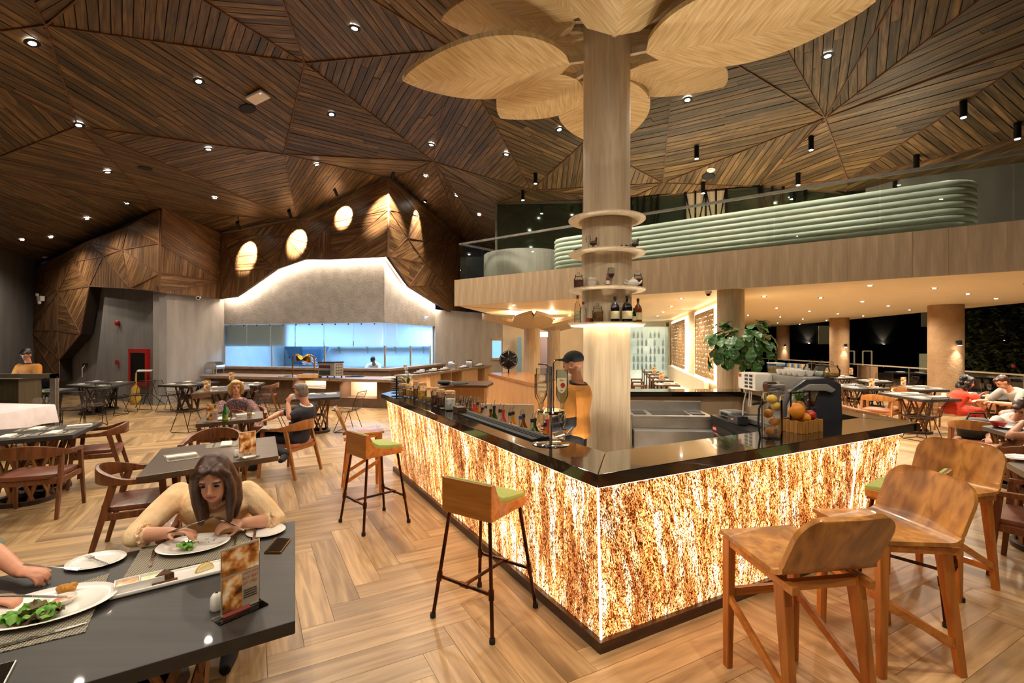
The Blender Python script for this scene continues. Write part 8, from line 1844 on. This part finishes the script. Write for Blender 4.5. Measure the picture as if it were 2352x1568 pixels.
lay_table(T2, 'the empty table with the menu card', ((0.22,0.52,-1,0),(0.55,0.82,0,1)))
lay_table(T3, 'the laid table by the tablecloth', ((0.35,0.25,0,-1),(0.75,0.25,0,-1),(0.45,0.75,0,1),(0.85,0.72,1,0)))
for t, wh in ((T4,'the table before the fire cabinet'), (T5,'the table behind the glass screen'), (T6,'the table by the grey wall corner'), (T7,'the brown table behind the blonde woman'), (T7b,'the table close to the serving counter')): lay_table(t, wh)
lay_table(T9, 'the table behind the grey haired man', ((0.4,0.7,0,1),(0.8,0.6,1,0)), 0.8)
for t, wh in ((T10,'the table between armchair and wire chair'), (T11,'the table behind the coffee machine'), (T12,'the table before the nearest column'), (T13,'the table near the terrace rail'), (T14,'the table at the middle column'), (T18,'the table near the farthest column')): lay_table(t, wh)
lay_table(T8, 'the couple\'s table', ((0.35,0.3,0,-1),(0.7,0.6,1,0)), 0.8)
def on(px, py, z=0.7545): return G(px, py, z)
a, b = on(550,1053), on(586,1047); menu((a+b)/2, math.atan2((b-a).y,(b-a).x)+0.05, 'menu stand with a golden picture card on the empty table', 0.15, 0.235, back=True); o = thing('salt_shaker', 'white salt shaker behind the golden picture card', 'shaker', on(543,1047)); MB().lathe([(0.022,0),(0.026,0.01),(0.022,0.05),(0.014,0.062),(0.0,0.066)], 18).build('body', M_PLATE, o, smooth=50); MB().lathe([(0.006,0.0655),(0.004,0.068)], 8).build('holes', M_MATTE, o)
menu(on(487,969), -0.05, 'menu stand on the couple\'s table beside the beer bottle', 0.16, 0.24)
for px, py, lab in ((476,900,'menu stand on the brown table behind the blonde woman'), (532,875,'menu stand at the table close to the serving counter'), (37,899,'menu stand behind the framed glass screen'), (2002,894,'menu stand on the table by the coffee machine'), (1900,862,'menu stand on the table at the middle column'), (1955,862,'menu stand before the middle column'), (2075,890,'menu stand on the table before the nearest column')): menu(G(px, py-1, 0.754), 0.1, lab, 0.14, 0.24)
o = thing('beer_bottle', 'green beer bottle on the couple\'s table', 'bottle', on(517,968)); MB().lathe([(0.032,0),(0.034,0.01),(0.034,0.13),(0.015,0.18),(0.013,0.235)], 16).build('glass', plain('beer_green','#0f5a1c',0.1,col2='#14692a',coat=0.5), o, smooth=40); MB().lathe([(0.0345,0.03),(0.0345,0.1)], 16).build('label', plain('beer_label','#1d6b2a',0.5,col2='#c9b23a',scale=14), o); MB().lathe([(0.016,0.232),(0.016,0.242)], 10).build('cap', M_BRASS, o)
for px, py, lab, bm in ((573,957,'pilsner glass of pale beer on the couple\'s table',plain('pale_beer','#c9a84a',0.2,coat=0.3)), (528,957,'glass of dark drink behind the beer bottle',M_WINE)):
    o = thing('beer_glass', lab, 'glass', on(px,py)); MB().lathe([(0.028,0),(0.030,0.005),(0.038,0.15)], 16).build('glass', M_GLASS, o, smooth=40); MB().lathe([(0.026,0.008),(0.030,0.06),(0.0,0.06)], 14).build('drink', bm, o)
# right tables
for px, py in ((2255,903),(2272,906)): wineglass(G(px,py,0.752), 'clear wine glass on the table of the woman in red', 'wine glasses of the right diners', None, 1.1)
for px, py, lab in ((2225,904,'white plate before the woman in red'), (2262,911,'white plate before the man in grey'), (2330,908,'white plate beside the wine glasses')): disc_plate(G(px,py,0.752), 0.13, 0.13, 0, lab)
o = thing('red_bowl', 'red bowl on the table beside the green bag', 'bowl', G(2293,981,0.752)); MB().lathe([(0.04,0),(0.05,0.01),(0.085,0.07),(0.08,0.07),(0.05,0.015),(0,0.012)], 20).build('bowl', M_REDL, o, smooth=50); MB().lathe([(0.0,0.045),(0.066,0.043)], 16).build('soup', FM[5], o)
disc_plate(G(2325,985,0.752), 0.12, 0.12, 0, 'white plate next to the red bowl'); disc_plate(G(2345,1055,0.752), 0.15, 0.12, 0.3, 'pale blue rimmed plate on the table at the frame edge')
o = thing('salt_shaker', 'white cube shaker on the table between armchair and wire chair', 'shaker', G(2168,909,0.754)); MB().box((0,0,0.03), (0.06,0.06,0.06)).build('body', M_PLATE, o, bevel=0.01); MB().box((0,0,0.062), (0.03,0.03,0.004)).build('lid', M_STEEL, o)
cb = cg(2243,1008); o = thing('green_bag', 'dark green soft bag on the light armchair', 'bag', (cb[0]+0.02,cb[1]+0.02,0.455)); rg = random.Random(2)
M_BAG = plain('dark_green_nylon', '#15231f', 0.6, col2='#1d2f29', scale=8, bump=0.3, bscale=12)
MB().loft([[Vector((0.24*k*math.cos(a)*(1+0.08*math.sin(3*a)), 0.16*k*math.sin(a), z)) for a in [2*PI*i/20 for i in range(20)]] for k, z in ((0.7,0.0),(0.95,0.04),(1.0,0.14),(0.85,0.24),(0.5,0.29))]).build('body', M_BAG, o, smooth=60); MB().tube([(-0.15,0,0.26),(-0.1,0,0.36),(0.1,0,0.36),(0.15,0,0.26)], 0.012, 6).build('strap', M_BAG, o)
# newspaper on the man's lap
def news(u, v): return Vector(((u-0.5)*0.42, (v-0.5)*0.34, 0.03*math.sin(5*u)+0.04*math.sin(3*v+1)-0.35*max(0, 0.35-u)))
o = MB().grid(news, 12, 8); pn_ = P(625,975,6.62); o = o.build('newspaper', plain('newsprint','#b9b2a6',0.8,col2='#6e6a64',scale=60), None, smooth=60, loc=(pn_.x-0.02,pn_.y,0.64), rot=(0.15,0.0,0.2)); tag(o, 'crumpled grey newspaper on the lap of the grey haired man', 'newspaper')
# bench tables under the screens: settings and a row of slatted chairs
SL = thing('slat_chair', 'dark slatted wooden chair facing the cream bench tables', 'chair', sw(0.25,1.5,0), math.atan2(swd.y,swd.x)+(PI if sy < 0 else 0), 'slatted chairs along the bench tables')
MB().box((0,0,0.44), (0.46,0.44,0.03)).build('seat', M_CHW, SL)
for k in range(7): MB().box((-0.2+k*0.066,0.21,0.68), (0.035,0.018,0.46)).build('slat', M_CHW, SL)
for x in (-1, 1):
    for y in (-1, 1): MB().box((x*0.2,y*0.19,0.215), (0.04,0.04,0.43)).build('leg', M_CHW, SL)
for i in range(1, 5): dup(SL, None, sw(0.25+0.125*i,1.5,0))
for i in range(5):
    c = sw(0.25+0.125*i, 0.95, 0.7505)
    for sgn in (-1, 1):
        o = link('napkin', nap_me, None, None, c+Vector((swn.x*0.16*sgn,swn.y*0.16*sgn,0)), (0,0,math.atan2(swd.y,swd.x)+PI/2)); tag(o, 'white folded napkin on a small table by the cream bench', 'napkin', 'napkins on the bench tables')
    if i in (1, 3): menu(c+Vector((0.02,0.05,0)), -0.2, 'menu stand on a small table along the cream bench', 0.14, 0.22, group='menu stands on the bench tables')
